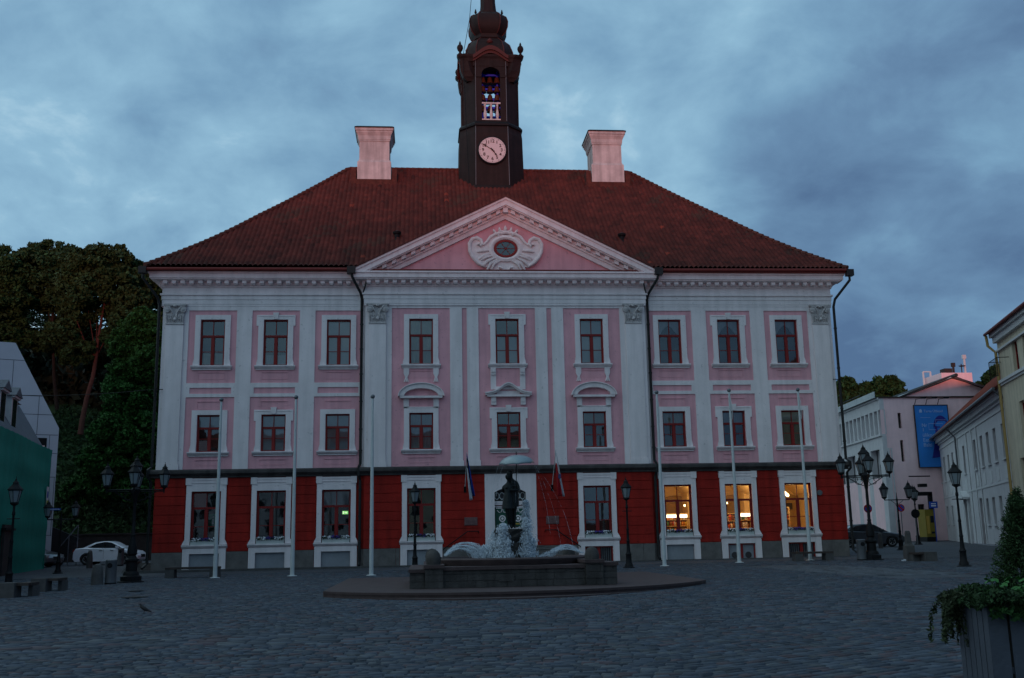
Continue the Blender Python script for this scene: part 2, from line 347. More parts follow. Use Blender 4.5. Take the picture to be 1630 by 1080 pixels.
# entablature
def entab(x0, x1, y, ret, dent=True):
    m = MB()
    for za, zb, d in ((11.1, 11.2, .06), (11.2, 11.42, .075), (11.42, 11.62, .1), (11.62, 11.70, .16), (11.70, 12.06, .075), (12.02, 12.10, .13), (12.30, 12.36, .52), (12.36, 12.58, .58), (12.58, 12.66, .64), (12.10, 12.30, .17)):
        e_ = d if ret else 0
        m.box(x0-e_*(ret in (1, 3)), x1+e_*(ret in (2, 3)), y-d, y+.02, za, zb)
    m.prism([(y-.52, 12.30), (y-.17, 12.24), (y-.17, 12.31)], x0, x1, 0, 'x')
    return m
def dentils(x0, x1, y, n, z=12.12):
    m = MB(); st = (x1-x0)/n
    for k in range(n):
        c = x0+st*(k+.5); m.box(c-.10, c+.10, y-.42, y-.171, z+.02, z+.17); m.box(c-.08, c+.08, y-.36, y-.171, z-.02, z+.02)
    return m
m1 = entab(-16.2, -6.75, 0, 1); m2 = entab(6.75, 16.2, 0, 2); m3 = entab(-6.75, 6.75, -CD-.04, 3)
for k in (m2, m3): m1.add(k.v, k.f)
for s in (-1, 1):                                            # entablature returning along the sides
    xs = sorted([s*16.19, s*16.75]); m1.box(xs[0], xs[1], .02, 20.6, 12.36, 12.6); xs = sorted([s*16.19, s*16.3]); m1.box(xs[0], xs[1], .02, 20.6, 11.1, 12.36)
corn = hp(m1, 'cornice', 'plaster_white')
m1 = dentils(-16.3, -6.95, 0, 23); m2 = dentils(6.95, 16.3, 0, 23); m3 = dentils(-6.8, 6.8, -CD-.04, 33)
for k in (m2, m3): m1.add(k.v, k.f)
m1.build('dentil_row', 'plaster_white', corn)
# pediment
AP = 16.30; PW = 7.30; BZ = 12.66
mb = MB()
sl = (AP-BZ)/PW
for za, zb, d in ((-.02, .09, .66), (-.28, -.02, .60), (-.34, -.28, .52), (-.62, -.36, .20), (-.86, -.62, .12)):
    y1 = -CD-.04
    for s in (-1, 1):
        x_end = PW if za > -.4 else (BZ-(BZ) + PW - (0-za)/sl)
        xe = PW if za > -.4 else PW-(-zb)/sl
        if za > -.4:
            xa_ = PW
            pts_o = [(0, AP+zb), (s*xa_, max(BZ, BZ+zb)), (s*xa_, BZ+min(0, zb)-.0), (s*(PW-(-za)/sl if za < 0 else PW), BZ), (0, AP+za)]
        else:
            pts_o = [(0, AP+zb), (s*(PW+zb/sl), BZ), (s*(PW+za/sl), BZ), (0, AP+za)]
        if s < 0: pts_o = pts_o[::-1]
        mb.prism(pts_o, y1-d, y1+(.0 if d > .3 else .02))
ped = hp(mb, 'pediment', 'plaster_white')
mb = MB(); yt = -CD-.02; gx = PW-.86/sl+.3
oval = [(0.56*math.cos(a*math.pi/16), 13.92+.43*math.sin(a*math.pi/16)) for a in range(32)]
mb.prism([(-gx-.3, BZ-.02), (gx+.3, BZ-.02), (0, AP-.78)], yt, yt+.25)
mb.build('tympanum', 'plaster_pink', ped)
mb = MB()
n = 15
for s in (-1, 1):
    for k in range(n):
        x = s*(.0+ (k+.0)*.458 + .36); z = AP-abs(x)*sl-.50; mb.prism([(x-.10, z-.02-s*(-.1)*sl*-1*0-(abs(x-.10)-abs(x))*sl), (x+.10, z-.02-(abs(x+.10)-abs(x))*sl), (x+.10, z+.15-(abs(x+.10)-abs(x))*sl), (x-.10, z+.15-(abs(x-.10)-abs(x))*sl)], -CD-.46, -CD-.241)
mb.box(-.12, .12, -CD-.5, -CD-.24, AP-.62, AP-.38)
for s in (-1, 1): mb.prism([(0, AP-.50), (s*(PW-1.0), AP-.50-(PW-1.0)*sl), (s*(PW-1.0), AP-.36-(PW-1.0)*sl), (0, AP-.36)][::s], -CD-.30, -CD-.242)
mb.build('dentil_row', 'plaster_white', ped)
mb = MB()
for s in (-1, 1): mb.prism([(0, AP+.09), (s*(PW+.02), BZ+.09), (s*(PW+.02), BZ+.14), (0, AP+.14)][::s], -CD-.74, -CD+.25)
mb.box(-6.1, 6.1, -CD-.68, -CD-.05, 12.665, 12.685)
mb.build('flashing', 'copper_red', ped)
# little roof behind the pediment running back into the main roof
mb = MB()
for s in (-1, 1): mb.quad((0, -CD-.6, AP+.1), (0, 6, AP+.1), (s*(PW), 6, BZ+.1), (s*PW, -CD-.6, BZ+.1))
# ---------- cartouche
mb = MB(); y0 = -CD-.02
def arc(cx, cz, rx, rz, a0, a1, n=14): return [(cx+rx*math.cos(R(a0+(a1-a0)*i/n)), cz+rz*math.sin(R(a0+(a1-a0)*i/n))) for i in range(n+1)]
right = [(.0, 14.62), (.3, 14.62), (.62, 14.58), (.86, 14.4), (1.0, 14.2), (1.12, 14.12), (1.16, 14.3), (1.34, 14.5), (1.56, 14.5), (1.76, 14.34), (1.84, 14.05), (1.78, 13.7), (1.62, 13.4), (1.4, 13.14), (1.1, 12.98), (.92, 13.0), (.72, 12.84), (.45, 12.76), (.2, 12.78), (.12, 12.70), (0, 12.70)]
outl = [(x, z) for x, z in right] + [(-x, z) for x, z in right[-2:0:-1]]
mb.prism(outl[::-1], y0-.14, y0)
for s in (-1, 1):
    mb.tube([(s*.15, y0-.14, 14.55), (s*.28, y0-.17, 14.47), (s*.36, y0-.2, 14.56), (s*.3, y0-.2, 14.66), (s*.5, y0-.18, 14.64), (s*.74, y0-.17, 14.5), (s*.92, y0-.16, 14.25), (s*1.1, y0-.16, 14.1)], [.06, .07, .06, .07, .08, .08, .07, .06], 8)
    mb.tube([(s*1.28, y0-.2, 14.18), (s*1.36, y0-.2, 14.1), (s*1.26, y0-.2, 14.04), (s*1.14, y0-.18, 14.14), (s*1.2, y0-.17, 14.34), (s*1.4, y0-.16, 14.46), (s*1.62, y0-.16, 14.4), (s*1.76, y0-.16, 14.16), (s*1.75, y0-.16, 13.8), (s*1.62, y0-.16, 13.5), (s*1.38, y0-.16, 13.22), (s*1.12, y0-.16, 13.05)], [.05, .07, .07, .08, .09, .10, .1, .1, .09, .09, .09, .06], 8)
    for k, a in enumerate((-8, -22, -36, -50, -64, -78)):
        ex = 1.55-.10*k if k < 3 else 1.25-.22*(k-3); ez = 13.98+math.tan(R(a))*ex if k < 2 else 13.98-.32*k
        mb.tube([(s*.66*math.cos(R(a)), y0-.15, 13.92+.52*math.sin(R(a))), (s*ex*.72, y0-.21, (13.92+.52*math.sin(R(a))+max(12.86, ez))/2), (s*ex*.9, y0-.15, max(12.84, ez))], [.045, .085, .05], 6)
    mb.tube([(s*.1, y0-.15, 12.8), (s*.2, y0-.2, 12.95), (s*.34, y0-.18, 12.98), (s*.36, y0-.16, 12.86)], .05, 6)
vs = []
for (rx, rz, yy) in ((.84, .68, -.14), (.82, .66, -.22), (.70, .555, -.25), (.60, .47, -.20), (.575, .445, -.05)):
    vs.append([(rx*math.cos(a*math.pi/16), y0+yy, 13.92+rz*math.sin(a*math.pi/16)) for a in range(32)])
mb.loft(vs, 0, False)
mb.tube([(-.5*1.0, y0-.12, 14.66), (0, y0-.16, 14.74), (.5, y0-.12, 14.66)], .075, 8)
for x in (-.56, -.28, 0, .28, .56):
    h = .26 if x == 0 else (.2 if abs(x) < .4 else .12); zc_ = 14.72-abs(x)*.1
    mb.tube([(x*.75, y0-.12, zc_-.04), (x*.9, y0-.15, zc_+.1), (x, y0-.15, zc_+.1+h*.4), (x*1.06, y0-.14, zc_+.12+h)], [.07, .05, .10 if x == 0 else .075, .02], 8)
mb.tube([(-.4, y0-.13, 14.72), (-.22, y0-.15, 14.82), (0, y0-.16, 14.78), (.22, y0-.15, 14.82), (.4, y0-.13, 14.72)], .05, 6)
mb.build('cartouche', 'stone_white', ped, smooth=True, ang=40)
ow = MB(); vs = []
for (rx, rz, yy) in ((.58, .45, -.16), (.57, .44, -.20), (.46, .345, -.20), (.45, .335, -.15)): vs.append([(rx*math.cos(a*math.pi/16), y0+yy, 13.92+rz*math.sin(a*math.pi/16)) for a in range(32)])
ow.loft(vs, 0, False)
for k in range(3):
    a = R(k*60); ow.tube([(-.47*math.cos(a), y0-.175, 13.92-.36*math.sin(a)), (.47*math.cos(a), y0-.175, 13.92+.36*math.sin(a))], .014, 5)
ow.tube([(0, y0-.19, 13.92), (0, y0-.16, 13.92)], .05, 10)
owo = ow.build('window', 'frame_red', hall, (0, 0, 1.15), smooth=True)
m = MB(); m.add([(.47*math.cos(a*math.pi/16), y0-.155, 13.92+.36*math.sin(a*math.pi/16)) for a in range(32)], [tuple(range(32))]); m.build('pane', 'glass', owo)
m = MB(); m.add([(.56*math.cos(a*math.pi/16), y0-.142, 13.92+.43*math.sin(a*math.pi/16)) for a in range(32)], [tuple(range(32))]); m.build('curtain', 'room_dark', owo)
# ---------- windows
def win_frame(w_, h_, tr, low, fw=.065, bottom=0):
    m = MB(); y = .14
    m.box(-w_/2, -w_/2+fw, y-.05, y+.04, bottom, h_); m.box(w_/2-fw, w_/2, y-.05, y+.04, bottom, h_)
    m.box(-w_/2+fw, w_/2-fw, y-.05, y+.04, bottom, bottom+fw*1.1); m.box(-w_/2+fw, w_/2-fw, y-.05, y+.04, h_-fw*1.1, h_)
    zt = bottom+(h_-bottom)*(1-tr); m.box(-w_/2+fw, w_/2-fw, y-.075, y+.04, zt-.045, zt+.045); m.box(-w_/2+fw, w_/2-fw, y-.085, y-.076, zt+.02, zt+.05)
    m.box(-.055, .055, y-.06, y+.04, bottom+fw*1.1, zt-.045); m.box(-.018, .018, y-.03, y+.02, zt+.045, h_-fw*1.1)
    zl = bottom+(h_-bottom)*(1-low)
    for s in (-1, 1):
        xs = sorted([s*.055, s*(w_/2-fw)]); m.box(xs[0], xs[1], y-.02, y+.02, zl-.014, zl+.014)
        for a, b in ((xs[0], xs[0]+.03), (xs[1]-.03, xs[1])): m.box(a, b, y-.035, y-.021, bottom+fw*1.1, zt-.045)
    return m
def pane_mesh(w_, h_, b=0, seed=0):
    m = MB(); rn = random.Random(seed)                      # old glass: every pane sits a hair off plane
    zt = b+(h_-b)*.655; zl = b+(h_-b)*.32
    for s in (-1, 1):
        for a, c in ((b, zl), (zl, zt), (zt, h_)):
            t1, t2 = rn.uniform(-.0025, .0025), rn.uniform(-.0025, .0025); xs = sorted([0, s*w_/2])
            m.quad((xs[0], .145+t1, a), (xs[1], .145-t1, a), (xs[1], .145-t1+t2, c), (xs[0], .145+t1+t2, c))
    return m
def surround(w_, h_, sw, top, kind):
    m = MB(); o = w_/2+sw; d = -.06
    for s in (-1, 1):
        xs = sorted([s*w_/2, s*o]); m.box(xs[0], xs[1], d, -.001, 0, h_)
        xs = sorted([s*w_/2+.0, s*(o+.035)]); m.prism([(s*w_/2, .0), (s*(o+.05), .0), (s*(o+.05), .12), (s*(o), .3), (s*w_/2, .3)][::s], d-.012, -.001)
    m.box(-o, o, d, -.001, h_, h_+top)
    if kind == 'key':
        for s in (-1, 1): xs = sorted([s*(o), s*(o+.09)]); m.box(xs[0], xs[1], d, -.001, h_-.3, h_+top)
        m.prism([(-.09, h_+.02), (.09, h_+.02), (.14, h_+top+.11), (-.14, h_+top+.11)], d-.05, -.001); m.box(-o-.02, o+.02, d-.02, d-.0005, h_+top-.07, h_+top-.045)
    return m
def sill(w_, y=0):
    m = MB(); m.prism([(-.001, 0), (-.17, 0), (-.17, -.05), (-.12, -.11), (-.07, -.15), (-.001, -.16)], -w_/2, w_/2, 0, 'x'); m.box(-w_/2+.05, w_/2-.05, -.065, -.002, -.2, -.16); return m
def link(name, me, parent, loc=(0, 0, 0)):
    o = bpy.data.objects.new(name, me); C.objects.link(o); o.parent = parent; o.location = loc; return o
def mesh_of(mb, name, mats, **k):
    o = mb.build(name, mats, **k); me = o.data; bpy.data.objects.remove(o); return me
WM = {}
for t, (w_, z0, z1), tr, lo in (('T', TH, .36, .69), ('M', MH, .36, .64), ('G', GH, .33, .69)):
    b = .10 if t == 'G' else 0
    WM[t, 'f'] = mesh_of(win_frame(w_, z1-z0, tr, lo, .06 if t != 'G' else .075, b), 'window', 'frame_red')
    for k in range(3): WM[t, 'p', k] = mesh_of(pane_mesh(w_-.06, z1-z0-.03, b, ord(t)+k), 'pane', 'glass')
    WM[t, 'pc', 0] = mesh_of(pane_mesh(w_-.06, z1-z0-.03, b, 5), 'pane', 'glass_clear')
    for kd in ('plain', 'key'): WM[t, 's', kd] = mesh_of(surround(w_, z1-z0, .25, .22, kd), 'surround', 'plaster_white')
    WM[t, 'l'] = mesh_of(sill(1.88 if t != 'G' else 2.02), 'sill', 'plaster_white')
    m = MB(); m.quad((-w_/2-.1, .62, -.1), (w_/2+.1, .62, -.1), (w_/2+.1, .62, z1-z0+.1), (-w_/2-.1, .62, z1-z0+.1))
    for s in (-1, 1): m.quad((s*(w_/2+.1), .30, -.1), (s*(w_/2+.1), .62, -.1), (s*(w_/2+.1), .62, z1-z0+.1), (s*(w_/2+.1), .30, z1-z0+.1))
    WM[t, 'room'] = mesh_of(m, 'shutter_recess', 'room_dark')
def curtain_mesh(w_, z0, z1, kind):
    m = MB(); n = 28
    if kind == 'swag':
        for s in (-1, 1):
            for k in range(n//2):
                a, b = k/(n/2), (k+1)/(n/2); xa, xb = s*w_/2*a, s*w_/2*b
                za = z1-(z1-z0)*(.25+.72*a**1.5); zb = z1-(z1-z0)*(.25+.72*b**1.5)
                m.quad((xa, .26+.02*math.sin(9*a), z1), (xb, .26+.02*math.sin(9*b), z1), (xb, .26+.03*math.sin(14*b), zb), (xa, .26+.03*math.sin(14*a), za))
    elif kind == 'blind': m.box(-w_/2, w_/2, .235, .245, z0, z1)
    else:
        for k in range(n):
            a, b = k/n, (k+1)/n; m.quad((-w_/2+w_*a, .26+.02*math.sin(40*a), z0), (-w_/2+w_*b, .26+.02*math.sin(40*b), z0), (-w_/2+w_*b, .26+.015*math.sin(40*b), z1), (-w_/2+w_*a, .26+.015*math.sin(40*a), z1))
    return m
CURT = {('T', 0): ('fold', 0, .62, 'curtain_reflection_yellow'), ('T', 1): ('fold', 0, .55, 'curtain'), ('T', 2): ('blind', 0, 2.1, 'curtain'), ('T', 3): ('fold', 0, 2.2, 'curtain_reflection_yellow'), ('T', 4): ('blind', 0, 1.4, 'curtain'), ('T', 5): ('blind', 0, 2.1, 'curtain'),  # leftmost top window: low yellow curtain stands in for a reflection in the panes
        ('T', 6): ('swag', 1.3, 2.18, 'curtain'), ('T', 7): ('swag', 1.3, 2.18, 'curtain'), ('T', 8): ('swag', 1.3, 2.18, 'curtain'),
        ('M', 0): ('blind', 1.15, 1.7, 'curtain'), ('M', 1): ('blind', 0, 1.7, 'curtain'), ('M', 2): ('blind', 0, 1.7, 'curtain'), ('M', 3): ('fold', 0, 1.7, 'curtain'), ('M', 5): ('blind', 1.1, 1.7, 'curtain_reflection_yellow'), ('M', 6): ('fold', 1.1, 1.65, 'curtain_reflection_yellow'), ('M', 7): ('fold', 1.1, 1.65, 'curtain'), ('M', 8): ('blind', 1.15, 1.7, 'curtain_reflection_yellow'),
        ('G', 2): ('blind', 1.65, 2.4, 'curtain')}
for i in range(9):
    for t, (w_, z0, z1) in (('T', TH), ('M', MH), ('G', GH)):
        if t == 'G' and i == 4: continue
        o = link('window', WM[t, 'f'], hall, (COLX[i], YS[i], z0+1.15)); lit = t == 'G' and i >= 6
        link('pane', WM[t, 'pc', 0] if lit else WM[t, 'p', i % 3], o)
        if t != 'G':
            link('surround', WM[t, 's', 'key' if i in (1, 4, 7) else 'plain'], o)
        if not lit and not (t == 'G' and i == 2): link('recess', WM[t, 'room'], o)
        link('sill', WM[t, 'l'], o)
        if (t, i) in CURT:
            kd, a, b, mt = CURT[t, i]; curtain_mesh(w_-.08, a, b, kd).build('curtain', mt, o)
# ground-floor surrounds: pilaster strips, lintel, sill base and legs
m = MB(); w2 = .66
for s in (-1, 1):
    xs = sorted([s*w2, s*.89]); m.box(xs[0], xs[1], -.09, -.001, .04, 3.02); xs = sorted([s*(w2-.0), s*.93]); m.box(xs[0], xs[1], -.12, -.001, 2.72, 3.035)
    m.prism([(s*w2, .04), (s*1.0, .04), (s*.98, .10), (s*.89, .26), (s*w2, .26)][::s], -.105, -.001)
    xs = sorted([s*w2, s*.96]); m.box(xs[0], xs[1], -.10, -.001, -1.5, -.16); m.box(xs[0]+.09, xs[1]-.09, -.115, -.10, -1.5, -.36)
m.box(-w2, w2, -.075, -.001, 2.43, 3.02); m.box(-w2, w2, -.10, -.075, 2.80, 2.84); m.box(-w2, w2, -.095, -.075, 2.92, 2.98); m.box(-w2, w2, -.09, -.001, -.36, -.16)
gs = mesh_of(m, 'surround', 'plaster_white')
m = MB(); m.box(-.66, .66, .02, .06, -1.5, -.36); pgrey = mesh_of(m, 'basement_panel', 'plinth_render')
for i in range(9):
    if i == 4: continue
    so_ = link('surround', gs, hall, (COLX[i], YS[i], 1.15))
    if i in (0, 1, 2, 3, 6): link('basement_panel', pgrey, hall, (COLX[i], YS[i], 1.15))
    else:
        m = MB(); m.box(-.66, .66, .10, .12, -1.5, -.36, 1)
        m.box(-.66, .66, .0, .06, -.42, -.36); m.box(-.66, .66, .0, .06, -1.42, -1.36); m.box(-.66, -.60, .0, .06, -1.42, -.36); m.box(.60, .66, .0, .06, -1.42, -.36)
        m.box(-.07, .07, .01, .07, -1.42, -.36)
        if i == 7:
            m.box(-.60, .60, .06, .08, -1.36, -.42, 2)
            for s in (-1, 1): m.tube([(s*.33, .03, -.9), (s*.33, .07, -.9)], .15, 16, 1)
        else:
            for k in range(12): x = -.56+k*.1; m.box(x, x+.02, .04, .06, -1.36, -.42, 3)
        m.build('basement_window', ['frame_red', 'room_dark', 'plinth_render', 'metal_grey'], hall, (COLX[i], YS[i], 1.15))
# upper middle windows: drops, brackets, hoods
for cx, kind in ((-4.11, 'seg'), (4.11, 'seg'), (0.01, 'ogee')):
    y = -CD; m = MB()
    if kind == 'seg':
        for s in (-1, 1):                                   # aprons with tassels under the second-floor sills
            c = cx+s*.70; m.box(c-.13, c+.13, y-.06, y-.001, 7.80, 8.06); m.prism([(c-.13, 7.80), (c-.05, 7.62), (c+.05, 7.62), (c+.13, 7.80)], y-.06, y-.001)
            for q in (-.07, 0, .07): m.tube([(c+q*.3, y-.05, 7.63), (c+q*1.3, y-.05, 7.40)], [.035, .03], 6)
            m.box(c-.13, c+.13, y-.06, y-.001, 6.16, 6.62)
        m.box(cx-.81, cx+.81, y-.06, y-.001, 6.14, 6.22); m.box(cx-.68, cx+.68, y-.075, y-.06, 6.17, 6.19)
        top = arc(cx, 6.0, 1.05, .0, 0, 0, 1)
        def seg(r0, z0_, zr, d):
            pts = [(cx+r0*math.cos(R(a)), z0_+zr*math.sin(R(a))) for a in range(0, 181, 9)]; return pts
        o_ = seg(1.04, 6.72, .58, 0); i_ = seg(.80, 6.72, .36, 0)
        for k in range(20): m.prism([o_[k], o_[k+1], i_[k+1], i_[k]], y-.26, y-.001)
        o2 = seg(1.09, 6.70, .64, 0)
        for k in range(20): m.prism([o2[k], o2[k+1], o_[k+1], o_[k]], y-.32, y-.001)
        m.box(cx-1.0, cx+1.0, y-.24, y-.001, 6.62, 6.72)
    else:
        for s in (-1, 1):
            c = cx+s*.70; m.box(c-.13, c+.13, y-.055, y-.001, 7.1, 8.06); m.box(c-.12, c+.12, y-.12, y-.055, 7.72, 8.0); m.box(c-.10, c+.10, y-.16, y-.12, 7.84, 8.0)
            m.box(c-.12, c+.12, y-.11, y-.001, 6.28, 6.66); m.box(c-.10, c+.10, y-.14, y-.11, 6.42, 6.64)
        m.box(cx-.83, cx+.83, y-.05, y-.001, 7.02, 7.16)
        def og(off, d):
            pts = []
            for k in range(31):
                x = -1.12+2.24*k/30; z = 6.83+.44*math.exp(-(x/.52)**2*1.15)-(.02 if abs(x) > .9 else 0); pts.append((cx+x*(1 if off else .97), z+off))
            return pts
        a_ = og(.06, 0); b_ = og(-.08, 0); c_ = og(.0, 0)
        for k in range(30):
            m.prism([a_[k], a_[k+1], c_[k+1], c_[k]][::-1], y-.32, y-.001); m.prism([c_[k], c_[k+1], b_[k+1], b_[k]][::-1], y-.26, y-.001)
        m.box(cx-1.02, cx+1.02, y-.22, y-.001, 6.66, 6.76)
        m.box(cx-.55, cx+.55, y-.03, y-.001, 6.76, 6.95)
    hp(m, 'window_hood', 'plaster_white')
# ---------- door with stone frame, plaques, handrails, steps
m = MB()
Hd = [(-.72, .74, -.27, 2.40)]
grid_wall(m, -1.17, 1.24, -.27, 3.05, Hd, -CD-.06, .36)
for k in range(12):                                        # shallow arch under the lintel
    a, b = -.72+1.46*k/12, -.72+1.46*(k+1)/12; za = 2.40-.22*((a-.01)/.73)**2; zb = 2.40-.22*((b-.01)/.73)**2
    m.quad((a, -CD-.06, za), (b, -CD-.06, zb), (b, -CD-.06, 2.401), (a, -CD-.06, 2.401)); m.quad((a, -CD-.06, za), (a, -CD+.3, za), (b, -CD+.3, zb), (b, -CD-.06, zb))
for s, e_ in ((-1, -1.17), (1, 1.24)): m.quad((e_, -CD-.06, -.27), (e_, -CD, -.27), (e_, -CD, 3.05), (e_, -CD-.06, 3.05))
fr_ = hp(m, 'door_surround', 'plaster_white')
m = MB(); yd = -CD+.20
m.box(-.72, .74, yd, yd+.06, -.27, 2.40, 0)
m.box(-.70, .72, yd-.03, yd-.001, 1.50, 1.78, 1); m.box(-.70, .72, yd-.05, yd-.03, 1.56, 1.60, 2); m.box(-.70, .72, yd-.045, yd-.03, 1.70, 1.74, 1)
for s in (-1, 1):
    c = .01+s*.365; m.box(c-.30, c+.30, yd-.03, yd-.001, -.2, 1.48, 0); m.box(c-.31, c+.31, yd-.045, yd-.031, .42, .56, 1); m.box(c-.28, c+.28, yd-.05, yd-.045, .56, .60, 2)
    m.prism([(c+.155*math.cos(a*math.pi/10), .98+.155*math.sin(a*math.pi/10)) for a in range(20)], yd-.06, yd-.03, 1)
    m.prism([(c+.10*math.cos(a*math.pi/10), .98+.10*math.sin(a*math.pi/10)) for a in range(20)], yd-.065, yd-.06, 0)
    m.prism([(c+.06*math.cos(a*math.pi/10), .98+.06*math.sin(a*math.pi/10)) for a in range(20)], yd-.075, yd-.065, 1)
    m.box(c-.13, c+.13, yd-.05, yd-.03, .70, .76, 3)
    for q in (-1, 1):
        m.tube([(c+q*.02, yd-.04, 1.42), (c+q*.05, yd-.04, 1.28), (c+q*.14, yd-.04, 1.26), (c+q*.24, yd-.04, 1.36)], .018, 5, 1)
        m.tube([(c+q*.28, yd-.04, .0), (c+q*.2, yd-.04, .3), (c+q*.06, yd-.04, .1), (c, yd-.04, .34)], .016, 5, 1)
    m.box(c-.29, c+.29, yd-.045, yd-.03, 1.44, 1.48, 1)
m.box(-.012, .032, yd-.07, yd-.03, -.25, 1.5, 1)
dr = hp(m, 'door', ['door_green', 'plaster_white', 'copper_red', 'door_gold'])
m = MB(); m.box(-.70, .72, yd-.02, yd-.001, 1.8, 2.40, 1)
for k in range(6):
    c = -.60+k*.242; m.tube([(c+.11*math.cos(a*math.pi/8), yd-.04, 2.02+.15*math.sin(a*math.pi/8)) for a in range(17)], .016, 5, 0)
    m.tube([(c, yd-.04, 1.84), (c+.12, yd-.04, 1.95), (c+.242, yd-.04, 1.84)], .016, 5, 0)
m.build('transom_grille', ['pole_white', 'room_dark'], dr)
m = MB(); m.tube([(.06, yd-.09, .62), (.06, yd-.12, .72), (.06, yd-.09, .82)], .018, 6); m.build('door_handle', 'door_gold', dr)
for x in (-1.83, 1.97):
    m = MB(); m.box(x-.27, x+.27, -CD-.075, -CD-.031, .72, 1.03); m.box(x-.30, x+.30, -CD-.055, -CD-.0305, .69, 1.06)
    for k in range(4): m.box(x-.2, x+.2, -CD-.081, -CD-.0755, .78+k*.055, .795+k*.055)
    hp(m, 'wall_plaque', 'plaque')
m = MB(); m.tube([(14.95, -.07, 1.95), (14.95, -.03, 1.95)], .13, 16); hp(m, 'wall_badge', 'metal_grey')
for s in (-1, 1):
    m = MB(); c = .06; m.tube([(c+s*1.55, -CD-.02, .35), (c+s*1.55, -CD-.2, .42), (c+s*2.05, -CD-.2, .42), (c+s*3.15, -CD-.2, -.35), (c+s*3.2, -CD-.03, -.4)], .025, 8); hp(m, 'handrail', 'iron_black')
m = MB()
for k in range(6):
    zt = -.27-.145*k; e_ = .33*k
    m.box(.04-1.35-e_, .04+1.35+e_, -CD-1.1-e_, -CD-.08, zt-.145, zt-.02); m.box(.04-1.38-e_, .04+1.38+e_, -CD-1.14-e_, -CD-.08, zt-.021, zt)
hp(m, 'entrance_steps', 'granite')
m = MB(); m.box(-16.6, 16.6, -.55, -.02, -1.35, -1.045); hp(m, 'kerb_strip', 'concrete')
# ---------- downpipes and gutters
m = MB()
m.tube([(-16.9, -.82, 12.72), (-7.2, -.82, 12.74)], .075, 8); m.tube([(16.95, -.82, 12.80), (7.35, -.82, 12.76)], .075, 8)
for s in (-1, 1): m.box(min(s*16.9, s*7.3), max(s*16.9, s*7.3), -.76, -.62, 12.665, 12.80)
hp(m, 'gutter', 'gutter_red')
for s in (-1, 1):
    m = MB()
    m.box(min(s*16.85, s*17.2), max(s*16.85, s*17.2), -.95, -.65, 12.5, 12.82)
    m.tube([(s*17.0, -.8, 12.6), (s*17.02, -.78, 12.3), (s*16.42, -.22, 11.45), (s*16.36, -.12, 11.1), (s*16.36, -.12, 3.55), (s*16.48, -.30, 3.4), (s*16.48, -.30, 3.1), (s*16.36, -.12, 2.9), (s*16.36, -.12, -.75), (s*16.5, -.4, -.95)], .065, 10)
    for z in (10, 8, 6, 4.4, 2.2, .6): m.tube([(s*16.36, -.12, z-.03), (s*16.36, -.12, z+.03)], .085, 10)
    hp(m, 'downpipe', 'pipe_black', smooth=True)
    m = MB()
    m.box(min(s*7.2, s*7.6), max(s*7.2, s*7.6), -.98, -.68, 12.52, 12.86)
    m.tube([(s*7.38, -.82, 12.6), (s*7.35, -.8, 12.35), (s*6.98, -.3, 11.7), (s*6.93, -.16, 11.45), (s*6.93, -.16, 3.6), (s*6.98, -.36, 3.45), (s*6.98, -.36, 3.05), (s*6.93, -.16, 2.85), (s*6.93, -.16, -.85), (s*6.93, -.42, -1.02)], .065, 10)
    m.tube([(s*6.7, -.62, 12.2), (s*6.78, -.4, 11.95), (s*6.93, -.16, 11.6)], .035, 8)
    for z in (10.2, 9, 7.8, 6.5, 5.2, 4.2, 2.4, 1.2, 0): m.tube([(s*6.93, -.16, z-.03), (s*6.93, -.16, z+.03)], .085, 10)
    hp(m, 'downpipe', 'pipe_black', smooth=True)
for s, z in ((-1, 7.15), (1, 7.45)):
    m = MB(); m.tube([(s*15.9, -.03, z), (s*16.35, -.35, z-.05)], .02, 6); m.box(min(s*15.85, s*15.95), max(s*15.85, s*15.95), -.07, -.046, z-.06, z+.06); hp(m, 'cable_bracket', 'iron_black')
# ---------- roof
EX, EY, EZ, RX, RY, RZ = 16.95, -.78, 12.84, 8.30, 9.6, 21.65
def rz_(t): return EZ+(RZ-EZ)*(t-.030*math.sin(math.pi*min(1, t*1.0))-.012*math.sin(math.pi*min(1, t*2)))
nt_, spc = 44, .235
def slope(name_axis, half0, half1, d0, d1, sign):
    nx = int(2*half0/spc); k = 8; X = np.linspace(-half0, half0, nx*k+1); ph = (np.arange(nx*k+1) % k)/k
    prof = .10*np.abs(np.sin(ph*np.pi))**.8
    rows = []
    for j in range(nt_):
        for q, lift in ((0.0, .045), (.96, .0)): rows.append(((j+q)/nt_, lift))
    V = []
    for t, lf in rows:
        hw = half0+(half1-half0)*t; x = np.clip(X, -hw, hw); d = d0+(d1-d0)*t; z = rz_(t)+prof+lf
        V.append(np.stack([x, np.full_like(x, d), z], 1))
    V = np.array(V); nr, nc = V.shape[:2]; idx = np.arange(nr*nc).reshape(nr, nc)
    Fq = np.stack([idx[:-1, :-1], idx[:-1, 1:], idx[1:, 1:], idx[1:, :-1]], -1).reshape(-1, 4); P = V.reshape(-1, 3)
    w_ = np.linalg.norm(P[Fq[:, 0]]-P[Fq[:, 1]], axis=1)+np.linalg.norm(P[Fq[:, 3]]-P[Fq[:, 2]], axis=1); Fq = Fq[w_ > 1e-4]
    return P, Fq
rng = np.random.default_rng(3)
P, Fq = slope('x', EX, RX, EY, RY, 1)
fc = P[Fq].mean(1); 
